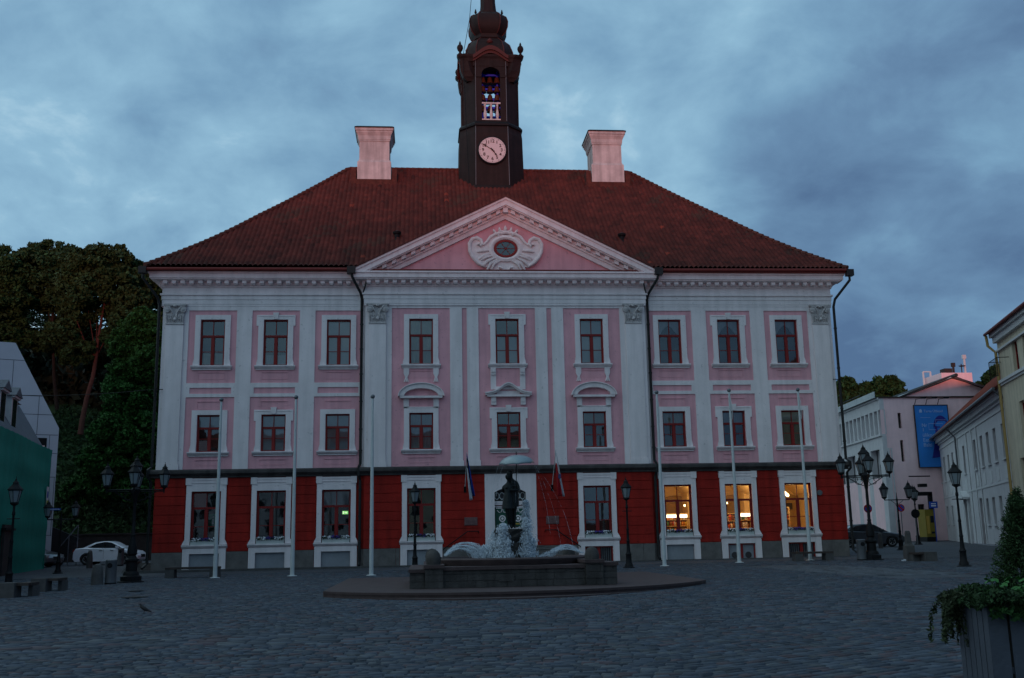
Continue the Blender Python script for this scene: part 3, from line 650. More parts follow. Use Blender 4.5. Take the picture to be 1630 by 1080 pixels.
def tile_col(fc, a=0):
    ci = np.floor(fc[:, a]/spc).astype(int); ri = np.floor((fc[:, 2]-EZ)/.19).astype(int); h = np.sin(ci*127.1+ri*311.7)*43758.5; h = h-np.floor(h)
    h2 = np.sin(ci*269.5+ri*183.3)*43758.5; h2 = h2-np.floor(h2)
    base = np.array([.105, .021, .015])*(.75+.4*h)[:, None]; moss = (np.sin(fc[:, 0]*.55+fc[:, 2]*.8)+np.sin(fc[:, 0]*1.7-fc[:, 2]*2.1)) > 1.35; base[moss & (h > .5)] = (.070, .026, .018); base[h2 > .9975] = (.26, .045, .025); base[(h2 < .06)] *= .7; return base
mat('roof_tile', (.2, .05, .03), .85, .45, .9, .2, attr='col', streak=.25)
_c = P[Fq].mean(1); keep = ~((np.abs(_c[:, 0]) < 7.25) & (_c[:, 2] < 16.3-np.abs(_c[:, 0])*(16.3-12.66)/7.3+.02)); Fq = Fq[keep]; fc = _c[keep]
roof = npmesh('roof', P, Fq, 'roof_tile', tile_col(fc), hall, False); roof.location = (0, 0, 1.15)
P2, F2 = slope('x', 10.38, .01, EX, RX, 1)                      # hip ends
for s in (-1, 1):
    Q = np.stack([s*P2[:, 1], 9.6+P2[:, 0], P2[:, 2]], 1); o = npmesh('roof_slope', Q, F2 if s < 0 else F2[:, ::-1], 'roof_tile', tile_col(Q[F2].mean(1), 1), roof)
m = MB(); m.quad((-EX, 19.98, EZ), (EX, 19.98, EZ), (RX, RY, RZ), (-RX, RY, RZ)); m.box(-EX+.1, EX-.1, EY+.1, 20, EZ-.15, EZ-.05); m.build('roof_slope', 'gutter_red', roof)
m = MB()
for s in (-1, 1):
    n = 44
    for k in range(n):
        t0, t1 = k/n, (k+1.12)/n; a = Vector((s*(EX+(RX-EX)*t0), EY+(RY-EY)*t0, rz_(t0)+.08)); b = Vector((s*(EX+(RX-EX)*t1), EY+(RY-EY)*t1, rz_(min(1, t1))+.05)); m.tube([a, b], [.13, .095], 8)
for k in range(50):
    x = -RX+k*(2*RX/50); m.tube([(x, RY, RZ+.04), (x+.37, RY, RZ+.05)], [.12, .09], 8)
m.build('ridge_tiles', 'ridge_tile' if 'ridge_tile' in M else mat('ridge_tile', (.10, .03, .022), .85, .5, 4, .3).name, roof)
m = MB()
for s in (-1, 1): m.quad((0, -CD-.5, AP+.08), (0, 4.2, AP+.08), (s*PW, 4.2, BZ+.06), (s*PW, -CD-.5, BZ+.06))
m.build('pediment_roof', 'ridge_tile', roof)
for x, z_ in ((-4.75, 380), (6.38, 383)):                       # roof vents
    px__ = 632 if x < 0 else 990
    d = ray(px__, z_); best = min(np.linspace(0, 9, 400), key=lambda yy: abs(rz_((yy-EY)/(RY-EY)) - (d.z/d.y)*(HY+yy)))
    X_ = d.x/d.y*(HY+best)-HX; Z_ = rz_((best-EY)/(RY-EY)); m = MB()
    m.lathe([(.13, -.3), (.13, .22), (.2, .24), (.22, .34), (.05, .42)], (X_, best, Z_), 12); m.lathe([(.25, -.14), (.2, -.05)], (X_, best, Z_), 10); m.build('roof_vent', 'iron_black', roof, smooth=True)
# ---------- chimneys
def chim(cx):
    m = MB(); y0, y1 = 8.0, 9.9
    def ring(h, z, d=0): return [(cx-h, y0-d, z), (cx+h, y0-d, z), (cx+h, y1+d, z), (cx-h, y1+d, z)]
    rs = [(0.96, 19.3), (.96, 21.50), (.90, 21.56), (.89, 21.62), (.86, 21.64), (.86, 22.78), (.90, 22.79), (.90, 22.86), (.92, 22.88), (.94, 23.1), (1.02, 23.25), (1.04, 23.28), (1.04, 23.36), (1.09, 23.38), (1.10, 23.52)]
    m.loft([ring(h, z, h-.88) for h, z in rs]); o = m.build('chimney', 'chimney_plaster', roof)
    m = MB(); m.loft([ring(1.14, 23.52, .26), ring(1.14, 23.57, .26), ring(1.0, 23.66, .12)]); m.build('chimney_cap', 'copper_dark', o)
    m = MB(); m.loft([ring(1.02, 20.0, .14), ring(1.02, 20.42, .14)][::1]); m.box(cx-1.3, cx-1.02, 7.9, 9.6, 19.6, 21.1); m.box(cx+1.02, cx+1.3, 7.9, 9.6, 19.6, 21.1); m.build('chimney_flashing', 'ridge_tile', o)
chim(-6.80); chim(6.80)
# ---------- clock tower
TY = 9.6
def octr(h, c, z, dy=None): # chamfered square
    k = h-c; return [(-k, TY-h, z), (k, TY-h, z), (h, TY-k, z), (h, TY+k, z), (k, TY+h, z), (-k, TY+h, z), (-h, TY+k, z), (-h, TY-k, z)]
def ty(py, h=1.9): return (at(784, py, HY+TY-h).z-EYE)
m = MB()
z307, z300, z211, z200, z192 = ty(309), ty(295), ty(211), ty(200), ty(192)
m.loft([octr(2.02, .96, 18.6), octr(2.0, .96, z300-.15), octr(1.93, .93, z300), octr(1.86, .90, z211), octr(1.80, .86, z200)])
tw = hp(m, 'tower', 'copper_dark')
m = MB(); m.loft([octr(1.80, .86, z200), octr(1.88, .90, z200+.04), octr(1.88, .90, z200+.14), octr(1.76, .84, z192), octr(1.70, .8, z192+.02)]); m.build('belt_course', 'iron_black', tw)
zb, zo, zs_, zc1, zc2 = z192, ty(191, 1.66), ty(118, 1.66), ty(107, 1.66), ty(122, 1.66)
ztop = ty(97, 1.66); ow2 = .545; h_, c_ = 1.66, .76
# belfry walls: four arched faces, four plain chamfers
m = MB(); k = h_-c_
for q in range(4):
    st = len(m.v); hz = [(-ow2, ow2, zo, zs_)]
    grid_wall(m, -k, k, zb, ztop, [(-ow2, ow2, zo, zc1)], -h_, .18)
    for i in range(12):
        a0, a1 = math.pi*i/12, math.pi*(i+1)/12; x0_, x1_ = ow2*math.cos(a0), ow2*math.cos(a1); r_ = zc1-zs_
        za, zb_ = zs_+r_*math.sin(a0), zs_+r_*math.sin(a1); m.quad((x1_, -h_, zb_), (x0_, -h_, za), (x0_, -h_, zc1), (x1_, -h_, zc1)); m.quad((x0_, -h_, za), (x1_, -h_, zb_), (x1_, -h_+.18, zb_), (x0_, -h_+.18, za))
    m.quad((k, -h_, zb), (h_, -k, zb), (h_, -k, ztop), (k, -h_, ztop))
    m.box(k-.03, k+.03, -h_-.03, -h_+.0, zb, ztop); m.box(-k-.03, -k+.03, -h_-.03, -h_, zb, ztop)
    m.box(-k, -ow2-.02, -h_-.06, -h_-.001, zc2-.06, zc2+.06); m.box(ow2+.02, k, -h_-.06, -h_-.001, zc2-.06, zc2+.06)
    m.prism([(-.1, zc1-.02), (.1, zc1-.02), (.16, zc1+.42), (-.16, zc1+.42)], -h_-.05, -h_-.001)
    for i in range(st, len(m.v)):
        x, y, z = m.v[i]; a = q*math.pi/2; m.v[i] = (x*math.cos(a)-y*math.sin(a), TY+x*math.sin(a)+y*math.cos(a), z)
m.loft([octr(1.6, .72, zb-.05), octr(1.6, .72, zb+.02)])
m.build('belfry', 'copper_dark', tw)
# entablature with swept corners and arched front
m = MB()
def cor(h, c, z, ex=0):      # corners pushed out
    k = h-c; q = ex*.7; return [(-k, TY-h, z), (k, TY-h, z), (k+.1+q, TY-h-q*.2, z), (h+q*.9, TY-h+.12-q*.0, z), (h+q*.9+.0, TY-k-.1, z), (h, TY-k, z), (h, TY+k, z), (h+q*.9, TY+k+.1, z), (h+q*.9, TY+h-.12, z), (k+.1+q, TY+h+q*.2, z), (k, TY+h, z), (-k, TY+h, z), (-k-.1-q, TY+h+q*.2, z), (-h-q*.9, TY+h-.12, z), (-h-q*.9, TY+k+.1, z), (-h, TY+k, z), (-h, TY-k, z), (-h-q*.9, TY-k-.1, z), (-h-q*.9, TY-h+.12, z), (-k-.1-q, TY-h-q*.2, z)]
zf = ty(126, 1.8)
for sx in (-1, 1):                                           # swept brackets under the four corners
    for sy in (-1, 1):
        def cr(h, c, z, ex): k = h-c; return [(sx*k, TY+sy*(h-.1), z), (sx*(k+.1+ex), TY+sy*(h+ex*.3), z), (sx*(h+ex*.9), TY+sy*(h-.12+ex*.2), z), (sx*(h+ex*.9), TY+sy*(k+.1), z), (sx*(h-.1), TY+sy*k, z)]
        m.loft([cr(1.60, .74, zf, -.25), cr(1.62, .70, zf+.25, .0), cr(1.64, .66, zf+.6, .14), cr(1.66, .6, ztop-.05, .20)])
m.loft([cor(1.66, .6, ztop-.06, .20), cor(1.70, .6, ztop+.12, .22), cor(1.76, .62, ztop+.24, .30), cor(1.78, .62, ztop+.36, .34), cor(1.3, .5, ztop+.62, .05)])
corn2 = m.build('belfry_cornice', 'copper_dark', tw)
for q in range(4):
    m = MB(); a_ = []; b_ = []; c2_ = []
    for k in range(25):
        x = -1.05+2.1*k/24; bulge = .62*max(0, math.cos(x/1.05*math.pi/2))**1.3; a_.append((x, ztop+.26+bulge)); b_.append((x, ztop+.04+bulge*.92)); c2_.append((x, ztop-.10+bulge*.86))
    for k in range(24):
        m.prism([a_[k], a_[k+1], b_[k+1], b_[k]][::-1], -1.90, -1.0); m.prism([b_[k], b_[k+1], c2_[k+1], c2_[k]][::-1], -1.80, -1.0)
        m.prism([c2_[k], c2_[k+1], (c2_[k+1][0], ztop-.35), (c2_[k][0], ztop-.35)][::-1], -1.68, -1.0, 1)
    for i in range(len(m.v)):
        x, y, z = m.v[i]; a = q*math.pi/2; m.v[i] = (x*math.cos(a)-y*math.sin(a), TY+x*math.sin(a)+y*math.cos(a), z)
    m.build('arched_hood', ['copper_red', 'copper_dark'], tw)
for sx in (-1, 1):
    for sy in (-1, 1):
        m = MB(); m.lathe([(.12, 0), (.14, .1), (.07, .16), (.07, .24), (.15, .34), (.19, .48), (.17, .60), (.09, .70), (.05, .74), (.07, .78), (.02, .92)], (sx*1.80, TY+sy*1.62, ztop+.30), 12); m.build('corner_finial', 'copper_dark', tw, smooth=True)
# dome, neck, bulb, lantern stem
zd = ztop+.5
m = MB(); m.loft([octr(1.42*r, .6*r, z) for r, z in ((1.0, zd-.1), (1.0, zd+.15), (.985, zd+.45), (.93, zd+.75), (.85, zd+1.0), (.72, zd+1.25), (.60, zd+1.38))])
m.build('dome', 'copper_dark', tw, smooth=True, ang=30)
zn = zd+1.36
m = MB(); k_ = ty(55, .9)
rs = [(.86, zn-.2), (.84, zn+.02), (.90, zn+.08), (.90, zn+.22), (.80, zn+.26), (.82, zn+.36), (1.02, zn+.58), (1.13, zn+.9), (1.15, zn+1.25), (1.06, zn+1.55), (.86, zn+1.72), (.68, zn+1.80), (.66, zn+1.9), (.56, zn+1.92), (.56, zn+2.05), (.50, zn+2.08), (.44, zn+2.7), (.44, zn+3.6), (.55, zn+3.7), (.5, zn+3.85), (.2, zn+4.6), (.06, zn+5.4), (.03, zn+7)]
m.loft([octr(h, h*.42, z) for h, z in rs]); m.build('spire', 'copper_dark', tw, smooth=True, ang=30)
m = MB()
for i in range(8):
    h, c = 1.42, .6
    a = octr(1.44, .6, zd-.1)[i]; m.tube([octr(1.44*r, .6*r, z)[i] for r, z in ((1.0, zd-.1), (.985, zd+.45), (.86, zd+1.0), (.62, zd+1.38))], .03, 5)
    m.tube([octr(h*1.01, h*.42*1.01, z)[i] for h, z in rs[5:11]], .03, 5)
for q in range(4):
    a = q*math.pi/2; m.lathe([(.14, -.12), (.2, 0), (.12, .14), (.02, .24)], (1.22*math.sin(a), TY-1.22*math.cos(a), zd+.95), 10)
m.build('dome_rib', 'copper_red', tw, smooth=True)
m = MB()
for q in range(4): m.lathe([(.05, 0), (.08, .08), (.02, .3)], (.8*(1 if q % 2 else -1), TY+(.8 if q > 1 else -.8), zn+1.62), 8)
m.build('bulb_finial', 'copper_dark', tw)
m = MB(); m.tube([(-.75, TY-.6, zn+6), (-1.2, TY-1.2, zn+1.0), (-1.6, TY-1.5, zd), (-1.64, TY-1.72, ztop), (-1.5, TY-1.70, zb), (-1.35, TY-2.0, 19.4)], .018, 5); m.build('lightning_cable', 'iron_black', tw)
m = MB()
for s in (-1, 1):
    m.tube([(s*.97, TY-1.96, z300), (s*.94, TY-1.885, z211), (s*.94, TY-1.82, z200)], .02, 5); m.tube([(s*(.9), TY-1.70, zb+.05), (s*.9, TY-1.70, ztop)], .018, 5)
m.build('seam_trim', 'metal_grey', tw)
# balustrade
m = MB(); zr = ty(163.5, 1.66)
m.box(-ow2, ow2, TY-h_-.03, TY-h_+.14, zr-.09, zr); m.box(-ow2, ow2, TY-h_-.02, TY-h_+.12, zo-.02, zo+.05)
bal = m.build('balustrade', 'chimney_plaster', tw)
H_ = zr-.09-zo-.05
for x in (-.36, 0, .36):
    m = MB(); m.lathe([(.085, 0), (.09, .04), (.06, .07), (.09, H_*.18), (.105, H_*.32), (.08, H_*.48), (.045, H_*.66), (.04, H_*.85), (.07, H_*.93), (.07, H_)], (x, TY-h_+.06, zo+.05), 10)
    if x == 0: pass
    m.build('baluster', 'chimney_plaster', tw, smooth=True)
# bells on blue frames
mat('bell_blue', (.02, .04, .80), .5, .1, 4); mat('bell_bronze', (.16, .055, .03), .45, .2, 5, metal=.5)
m = MB()
for z in (ty(169, 1), ty(156.5, 1), ty(139.5, 1), ty(117, 1)): m.box(-1.3, 1.3, TY-.75, TY-.62, z-.06, z+.06); m.box(-1.3, 1.3, TY+.62, TY+.75, z-.06, z+.06)
for x in (-.45, .45): m.box(x-.05, x+.05, TY-.7, TY-.6, zb, ztop); m.box(x-.05, x+.05, TY+.6, TY+.7, zb, ztop)
m.build('bell_frame', 'bell_blue', tw)
bm_ = MB(); bm_.lathe([(.22, -.36), (.19, -.3), (.15, -.15), (.13, -.02), (.08, .05), (.02, .08)], n=14); bme = mesh_of(bm_, 'bell', 'bell_bronze', smooth=True)
for z in (ty(166, 1)-.05, ty(150, 1), ty(134, 1)-.1, ty(121, 1)-.05):
    for x in (-.42, 0, .42): link('bell', bme, tw, (x, TY-.75, z))
# clock
ck = MB(); czk = ty(240, 1.93); cyk = TY-1.90
ck.tube([(0, cyk+.1, czk), (0, cyk-.06, czk)], .88, 48); ck.tube([(0, cyk-.06, czk), (0, cyk-.11, czk)], [.88, .83], 48)
cko = hp(ck, 'clock', 'iron_black', smooth=True)
m = MB(); m.tube([(0, cyk-.08, czk), (0, cyk-.125, czk)], .78, 48); m.build('clock_face', 'dial_white', cko)
m = MB()
for k in range(60):
    a = k*math.pi/30; r0, r1 = (.68, .75) if k % 5 == 0 else (.705, .74); wd = .016 if k % 5 == 0 else .009; s_, c_2 = math.sin(a), math.cos(a)
    m.add([(s_*r0-c_2*wd, cyk-.128, czk+c_2*r0+s_*wd), (s_*r0+c_2*wd, cyk-.128, czk+c_2*r0-s_*wd), (s_*r1+c_2*wd, cyk-.128, czk+c_2*r1-s_*wd), (s_*r1-c_2*wd, cyk-.128, czk+c_2*r1+s_*wd)], [(0, 1, 2, 3)])
m.build('minute_track', 'ink_black', cko)
for k in range(1, 13):
    a = k*math.pi/6; m = MB(); text_into(m, str(k), .27, math.sin(a)*.54, cyk-.13, czk+math.cos(a)*.54, .006, bold=.006); m.build('numeral', 'ink_black', cko)
def hand(ang, Lh, wd, tail):
    a = R(ang); s_, c_2 = math.sin(a), math.cos(a); m = MB(); pts = [(-wd, -tail), (wd, -tail), (wd*.8, Lh*.6), (wd*2.0, Lh*.66), (0, Lh), (-wd*2.0, Lh*.66), (-wd*.8, Lh*.6)]
    m.prism([(x*c_2+z*s_, czk-x*s_+z*c_2) for x, z in pts], cyk-.16, cyk-.135); m.tube([(0, cyk-.165, czk), (0, cyk-.13, czk)], .05, 12); m.build('clock_hand', 'ink_black', cko)
hand(144, .46, .028, .14); hand(-56, .72, .018, .16)
def sx_(px, y): return at(px, 830, HY+y).x-HX
def sz_(px, py, y): return at(px, py, HY+y).z-EYE
# ---------- lit shop behind the three right windows
m = MB(); x0_, x1_ = 6.95, 15.9
m.quad((x0_, 4.6, -.6), (x1_, 4.6, -.6), (x1_, 4.6, 3.0), (x0_, 4.6, 3.0)); m.quad((x0_, .31, -.6), (x0_, 4.6, -.6), (x0_, 4.6, 3.0), (x0_, .31, 3.0)); m.quad((x1_, 4.6, -.6), (x1_, .31, -.6), (x1_, .31, 3.0), (x1_, 4.6, 3.0))
m.quad((x0_, .31, -.6), (x1_, .31, -.6), (x1_, 4.6, -.6), (x0_, 4.6, -.6)); 
n = 36                                                        # cross vaults on piers
for k in range(n):
    a, b = x0_+(x1_-x0_)*k/n, x0_+(x1_-x0_)*(k+1)/n
    za, zb_ = [2.05+.95*abs(math.sin((v-8.01)/2.95*math.pi+math.pi/2)) for v in (a, b)]; m.quad((a, .31, za), (b, .31, zb_), (b, 4.6, zb_), (a, 4.6, za)); m.quad((a, .305, za), (b, .305, zb_), (b, .305, 3.05), (a, .305, 3.05))
for x in (6.95, 9.35, 12.3, 15.6): m.box(x, x+.3, 3.4, 4.6, -.6, 2.2)
sh = hp(m, 'shop_room', 'room_warm')
mat('room_shade_tan', (.36, .25, .12), .9, .15, 2)
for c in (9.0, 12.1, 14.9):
    m = MB(); m.prism([(c-1.2, -.5), (c+1.2, -.5), (c+1.2, 1.2)]+[(c+1.2*math.cos(R(a)), 1.2+.9*math.sin(R(a))) for a in range(15, 180, 15)]+[(c-1.2, 1.2)], 4.5, 4.59); m.build('vault_shade_panel', 'room_shade_tan', sh)  # darker arch panels paint the vault's shade onto the back wall
emit('lamp_warm', (1, .66, .30), 9); emit('lamp_case', (1, .82, .55), 3.2)
m = MB(); m.tube([(sx_(1243, 1.2), 1.0, sz_(1243, 778, 1.0)), (sx_(1258, 1.5), 1.6, sz_(1258, 789, 1.6))], .07, 8); m.build('tube_lamp', 'lamp_warm', sh)
for x, y, z in ((sx_(1091, 1.6), 1.6, sz_(1091, 805, 1.6)), (sx_(1158.5, 1.2), 1.2, sz_(1158.5, 801, 1.2))):
    m = MB(); m.sphere((x, y, z), .05); m.build('spot_lamp', 'lamp_warm', sh)
for x, y, z, p in ((8.6, 1.8, 1.9, 40), (11.4, 1.8, 1.9, 40), (14.0, 1.6, 1.9, 46)):
    lt = bpy.data.lights.new('shop_light', 'POINT'); lt.energy = p; lt.color = (1, .64, .25); lt.shadow_soft_size = .25; lo_ = bpy.data.objects.new('shop_light', lt); C.objects.link(lo_); lo_.location = (HX+x, HY+y, HZ+1.15+z)
mat('goods', (.5, .4, .3), .6, .1, 5, attr='col')
def shelf(x0, x1, y, z0, z1, nrow, label, seed, top=False):
    rn = random.Random(seed); s_ = empty('display_shelf', (HX+(x0+x1)/2, HY+y, HZ+1.15+z0-.0), label, 'shelf', 'shelves in the lit shop')
    w_ = (x1-x0)/2; m = MB(); m.box(-w_, w_, .15, .2, 0, z1-z0)
    for s in (-1, 1): m.box(s*w_-.02, s*w_+.02, -.15, .2, 0, z1-z0)
    for k in range(nrow+1): zz_ = (z1-z0)*k/nrow; m.box(-w_, w_, -.15, .15, zz_-.015, zz_+.015)
    m.build('rack', 'room_warm', s_)
    V = []; Fq = []; col = []
    for k in range(nrow):
        x = -w_+.04
        while x < w_-.1:
            wd = rn.uniform(.05, .13); hh = (z1-z0)/nrow*rn.uniform(.45, .85); o = len(V); z_ = (z1-z0)*k/nrow+.015
            V += [(x, -.1, z_), (x+wd, -.1, z_), (x+wd, .1, z_), (x, .1, z_), (x, -.1, z_+hh), (x+wd, -.1, z_+hh), (x+wd, .1, z_+hh), (x, .1, z_+hh)]
            cc = rn.choice([(.75, .7, .6), (.6, .12, .06), (.7, .5, .1), (.1, .25, .12), (.8, .75, .7), (.3, .12, .05), (.7, .3, .08)])
            for f in ((0,3,2,1),(4,5,6,7),(0,1,5,4),(1,2,6,5),(2,3,7,6),(3,0,4,7)): Fq.append([i+o for i in f]); col.append(cc)
            x += wd+rn.uniform(.01, .06)
    g = npmesh('goods', np.array(V), np.array(Fq), 'goods', np.array(col), s_); g['kind'] = 'stuff'
    if top: m = MB(); m.box(-w_, w_, -.16, -.13, z1-z0-.20, z1-z0-.05); m.build('lit_header', 'lamp_case', s_)
shelf(sx_(1059, 2.6), sx_(1093, 2.6), 2.6, -.4, sz_(1075, 818, 2.6), 5, 'shop shelf with a bright header, in the lit window nearest the downpipe', 1, True)
shelf(sx_(1154, 3.0), sx_(1170, 3.0), 3.0, -.4, sz_(1160, 818, 3.0), 4, 'narrow dark shop shelf on the left of the middle lit window', 2)
shelf(sx_(1175, 2.4), sx_(1194, 2.4), 2.4, -.4, sz_(1185, 816, 2.4), 4, 'shop shelf of bright boxes on the right of the middle lit window', 3, True)
shelf(sx_(1243, 2.2), sx_(1255.5, 2.2), 2.2, -.4, sz_(1250, 808, 2.2), 6, 'shop shelf at the left edge of the lit window nearest the corner', 4)
m = MB(); m.box(sx_(1250, 4.4), sx_(1263, 4.4), 4.4, 4.5, sz_(1256, 811, 4.4), sz_(1256, 801, 4.4)); m.build('wall_panel', 'room_dark', sh)
# dim office behind the third left window with its green exit sign
m = MB(); a, b = -9.3, -6.85
m.quad((a, 3.2, -.6), (b, 3.2, -.6), (b, 3.2, 3), (a, 3.2, 3)); m.quad((a, .31, -.6), (a, 3.2, -.6), (a, 3.2, 3), (a, .31, 3)); m.quad((b, 3.2, -.6), (b, .31, -.6), (b, .31, 3), (b, 3.2, 3)); m.quad((a, .31, 3), (b, .31, 3), (b, 3.2, 3), (a, 3.2, 3)); m.quad((a, .31, -.6), (b, .31, -.6), (b, 3.2, -.6), (a, 3.2, -.6))
rm = hp(m, 'office_room', 'room_dark')
emit('exit_green', (.35, .9, .25), .9); emit('exit_white', (.9, 1, .7), 1.3)
m = MB(); m.box(-7.82, -7.55, 1.10, 1.14, 1.33, 1.48, 0); m.box(-7.79, -7.75, 1.09, 1.099, 1.35, 1.46, 1)
m.prism([(-7.72, 1.39), (-7.65, 1.39), (-7.65, 1.365), (-7.58, 1.405), (-7.65, 1.445), (-7.65, 1.42), (-7.72, 1.42)], 1.09, 1.099, 1); m.build('exit_sign', ['exit_green', 'exit_white'], rm)
# green info sheet inside the first left window
mat('info_green', (.01, .22, .12), .6, .05, 4)
m = MB(); m.box(-13.80, -13.38, .17, .18, .78, 1.42, 0); text_into(m, 'i', .55, -13.58, .165, 1.12, .01, 1); hp(m, 'info_sheet', ['info_green', 'plaster_white'])
# ================================================================ GROUND
def struct(o, name=None): o['kind'] = 'structure'; return o
def W(x, y): return Vector((x, y, gz(x, y)))
def brick_mat(name, c1, c2, mortar, sx, sy, rough=.85, rot=0):
    m = bpy.data.materials.new(name); m.use_nodes = True; nt = m.node_tree; nd = nt.nodes; ln = nt.links; b = nd['Principled BSDF']; b.inputs['Roughness'].default_value = rough
    b.inputs['Specular IOR Level'].default_value = .3
    t = nd.new('ShaderNodeTexCoord'); mp = nd.new('ShaderNodeMapping'); mp.inputs['Rotation'].default_value = (0, 0, rot); ln.new(t.outputs['Object'], mp.inputs[0])
    br = nd.new('ShaderNodeTexBrick'); br.inputs['Color1'].default_value = (*c1, 1); br.inputs['Color2'].default_value = (*c2, 1); br.inputs['Mortar'].default_value = (*mortar, 1)
    br.inputs['Scale'].default_value = 1; br.inputs['Brick Width'].default_value = sx; br.inputs['Row Height'].default_value = sy; br.inputs['Mortar Size'].default_value = .012
    ln.new(mp.outputs[0], br.inputs['Vector']); n = nd.new('ShaderNodeTexNoise'); n.inputs['Scale'].default_value = .7; n.inputs['Detail'].default_value = 8; ln.new(t.outputs['Object'], n.inputs['Vector'])
    mr = nd.new('ShaderNodeMapRange'); mr.inputs[1].default_value = .3; mr.inputs[2].default_value = .7; mr.inputs[3].default_value = .7; mr.inputs[4].default_value = 1.15; ln.new(n.outputs[0], mr.inputs[0])
    vm = nd.new('ShaderNodeVectorMath'); vm.operation = 'SCALE'; ln.new(br.outputs[0], vm.inputs[0]); ln.new(mr.outputs[0], vm.inputs['Scale']); ln.new(vm.outputs[0], b.inputs['Base Color'])
    bp = nd.new('ShaderNodeBump'); bp.inputs['Distance'].default_value = .02; bp.inputs['Strength'].default_value = .6; bp.invert = True; ln.new(br.outputs['Fac'], bp.inputs['Height']); ln.new(bp.outputs[0], b.inputs['Normal']); M[name] = m
brick_mat('paving', (.085, .09, .105), (.066, .071, .085), (.036, .038, .046), .22, .12)
mat('earth', (.035, .032, .028), .95, .3, .5, .3)
mat('sett', (.1, .1, .1), .88, .25, 6, .5, attr='col', spec=.45, bscale=40, bdist=.006)
mat('slab', (.1, .1, .1), .8, .2, 5, .3, attr='col', spec=.4)
# base sheet
xs = list(np.arange(-160, 261, 20.0)); ysn = list(np.arange(-140, 321, 20.0))
V = np.array([(x, y, gz(x, y)-.012) for y in ysn for x in xs]); nc = len(xs); idx = np.arange(len(V)).reshape(len(ysn), nc)
Fq = np.stack([idx[:-1, :-1], idx[:-1, 1:], idx[1:, 1:], idx[1:, :-1]], -1).reshape(-1, 4); struct(npmesh('ground', V, Fq, 'paving'))
# individually laid setts on the square
rng = np.random.default_rng(11)
def stones(poly_fn, x0, x1, y0, y1, hfun, wr, rot, palette, mt, name, wave=.05, gap=.012, hgt=.02):
    cx_, cy_ = (x0+x1)/2, (y0+y1)/2; c, s = math.cos(rot), math.sin(rot); V = []; Cc = []
    y = y0
    while y < y1:
        h = hfun(y); n = int((x1-x0)/(sum(wr)/2))+4; ws = rng.uniform(wr[0], wr[1], n)*(1.0 if h < .3 else 1.4); xe = x0+np.cumsum(ws)-rng.uniform(0, wr[1]); a = xe[:-1]+gap/2; b = xe[1:]-gap/2
        mx_ = (a+b)/2; yy = y+h/2; gx_ = cx_+(mx_-cx_)*c-(yy-cy_)*s; gy_ = cy_+(mx_-cx_)*s+(yy-cy_)*c
        ok = poly_fn(gx_, gy_) & (mx_ < x1); a, b, mx_ = a[ok], b[ok], mx_[ok]
        if len(a):
            k = len(a); jy = rng.normal(0, .008, (4, k)); jx = rng.normal(0, .008, (4, k)); y_0, y_1 = y+gap/2, y+h-gap/2
            bx = np.stack([a, b, b, a])+jx; by = np.stack([np.full(k, y_0), np.full(k, y_0), np.full(k, y_1), np.full(k, y_1)])+jy
            wv = wave*np.sin(bx*.45+y*.3)+wave*.6*np.sin(bx*1.3+y*.7); by = by+wv
            ins = .016; tx = bx+np.array([[ins], [-ins], [-ins], [ins]]); tyy = by+np.array([[ins], [ins], [-ins], [-ins]])
            X = np.concatenate([bx, tx]); Y = np.concatenate([by, tyy]); GX = cx_+(X-cx_)*c-(Y-cy_)*s; GY = cy_+(X-cx_)*s+(Y-cy_)*c
            Z = .01*GY+.003*GX; up = hgt*rng.uniform(.75, 1.15, k); til = rng.normal(0, .0028, (4, k)); Z[:4] -= .01; Z[4:] += up+til
            V.append(np.stack([GX, GY, Z], -1).transpose(1, 0, 2).reshape(-1, 3)); pi = rng.integers(0, len(palette), k); cc = np.array(palette)[pi]*rng.uniform(.65, 1.3, (k, 1)); Cc.append(np.repeat(cc, 5, 0))
        y += h
    V = np.concatenate(V); k = len(V)//8; base = np.arange(k)[:, None, None]*8; q = np.array([(4,5,6,7), (0,1,5,4), (1,2,6,5), (2,3,7,6), (3,0,4,7)])[None]
    return struct(npmesh(name, V, (base+q).reshape(-1, 4), mt, np.concatenate(Cc)))
def infrus(X, Y): return (X > -.47*Y-1.5) & (X < .70*Y+1.5)
def diag(X, Y): return (X > 2.2+.25*(Y-12)) & (Y > 10.2) & (Y < 15.5+.12*X) & (X > 3.0)
def nearp(X, Y): return (Y > 44.0-.02*X)
def slabs(X, Y): return (Y > 15.9+.1*np.sin(X)) & (Y < 17.4+.1*np.sin(X)) & (X < 3)
def stripz(X, Y): return (np.abs(X-(14.6-.10*(Y-30))) < 1.6) & (Y > 28) & (Y < 40)
PAL = [(.046, .058, .080), (.038, .048, .067), (.055, .067, .088), (.032, .040, .055), (.064, .048, .058), (.066, .074, .086), (.041, .052, .073)]
rh = lambda y: float(rng.choice([.11, .13, .15, .17, .13]))
stones(lambda X, Y: infrus(X, Y) & ~diag(X, Y) & ~nearp(X, Y) & ~slabs(X, Y) & ~stripz(X, Y), -24, 34, 7.5, 46, rh, (.13, .30), 0, PAL, 'sett', 'cobblestones')
stones(lambda X, Y: infrus(X, Y) & diag(X, Y), 0, 16, 6, 24, lambda y: float(rng.choice([.12, .14, .16])), (.15, .3), R(28), PAL, 'sett', 'cobblestones', .02)
stones(lambda X, Y: infrus(X, Y) & slabs(X, Y), -14, 4, 15.5, 17.8, lambda y: .26, (.26, .5), 0, PAL, 'sett', 'stone_slabs', .03, .013, .02)
stones(lambda X, Y: stripz(X, Y), 10, 18, 26, 42, lambda y: .26, (.5, .55), R(90-6), [(.074, .080, .094), (.066, .072, .086)], 'slab', 'stone_slabs', 0, .015, .02)
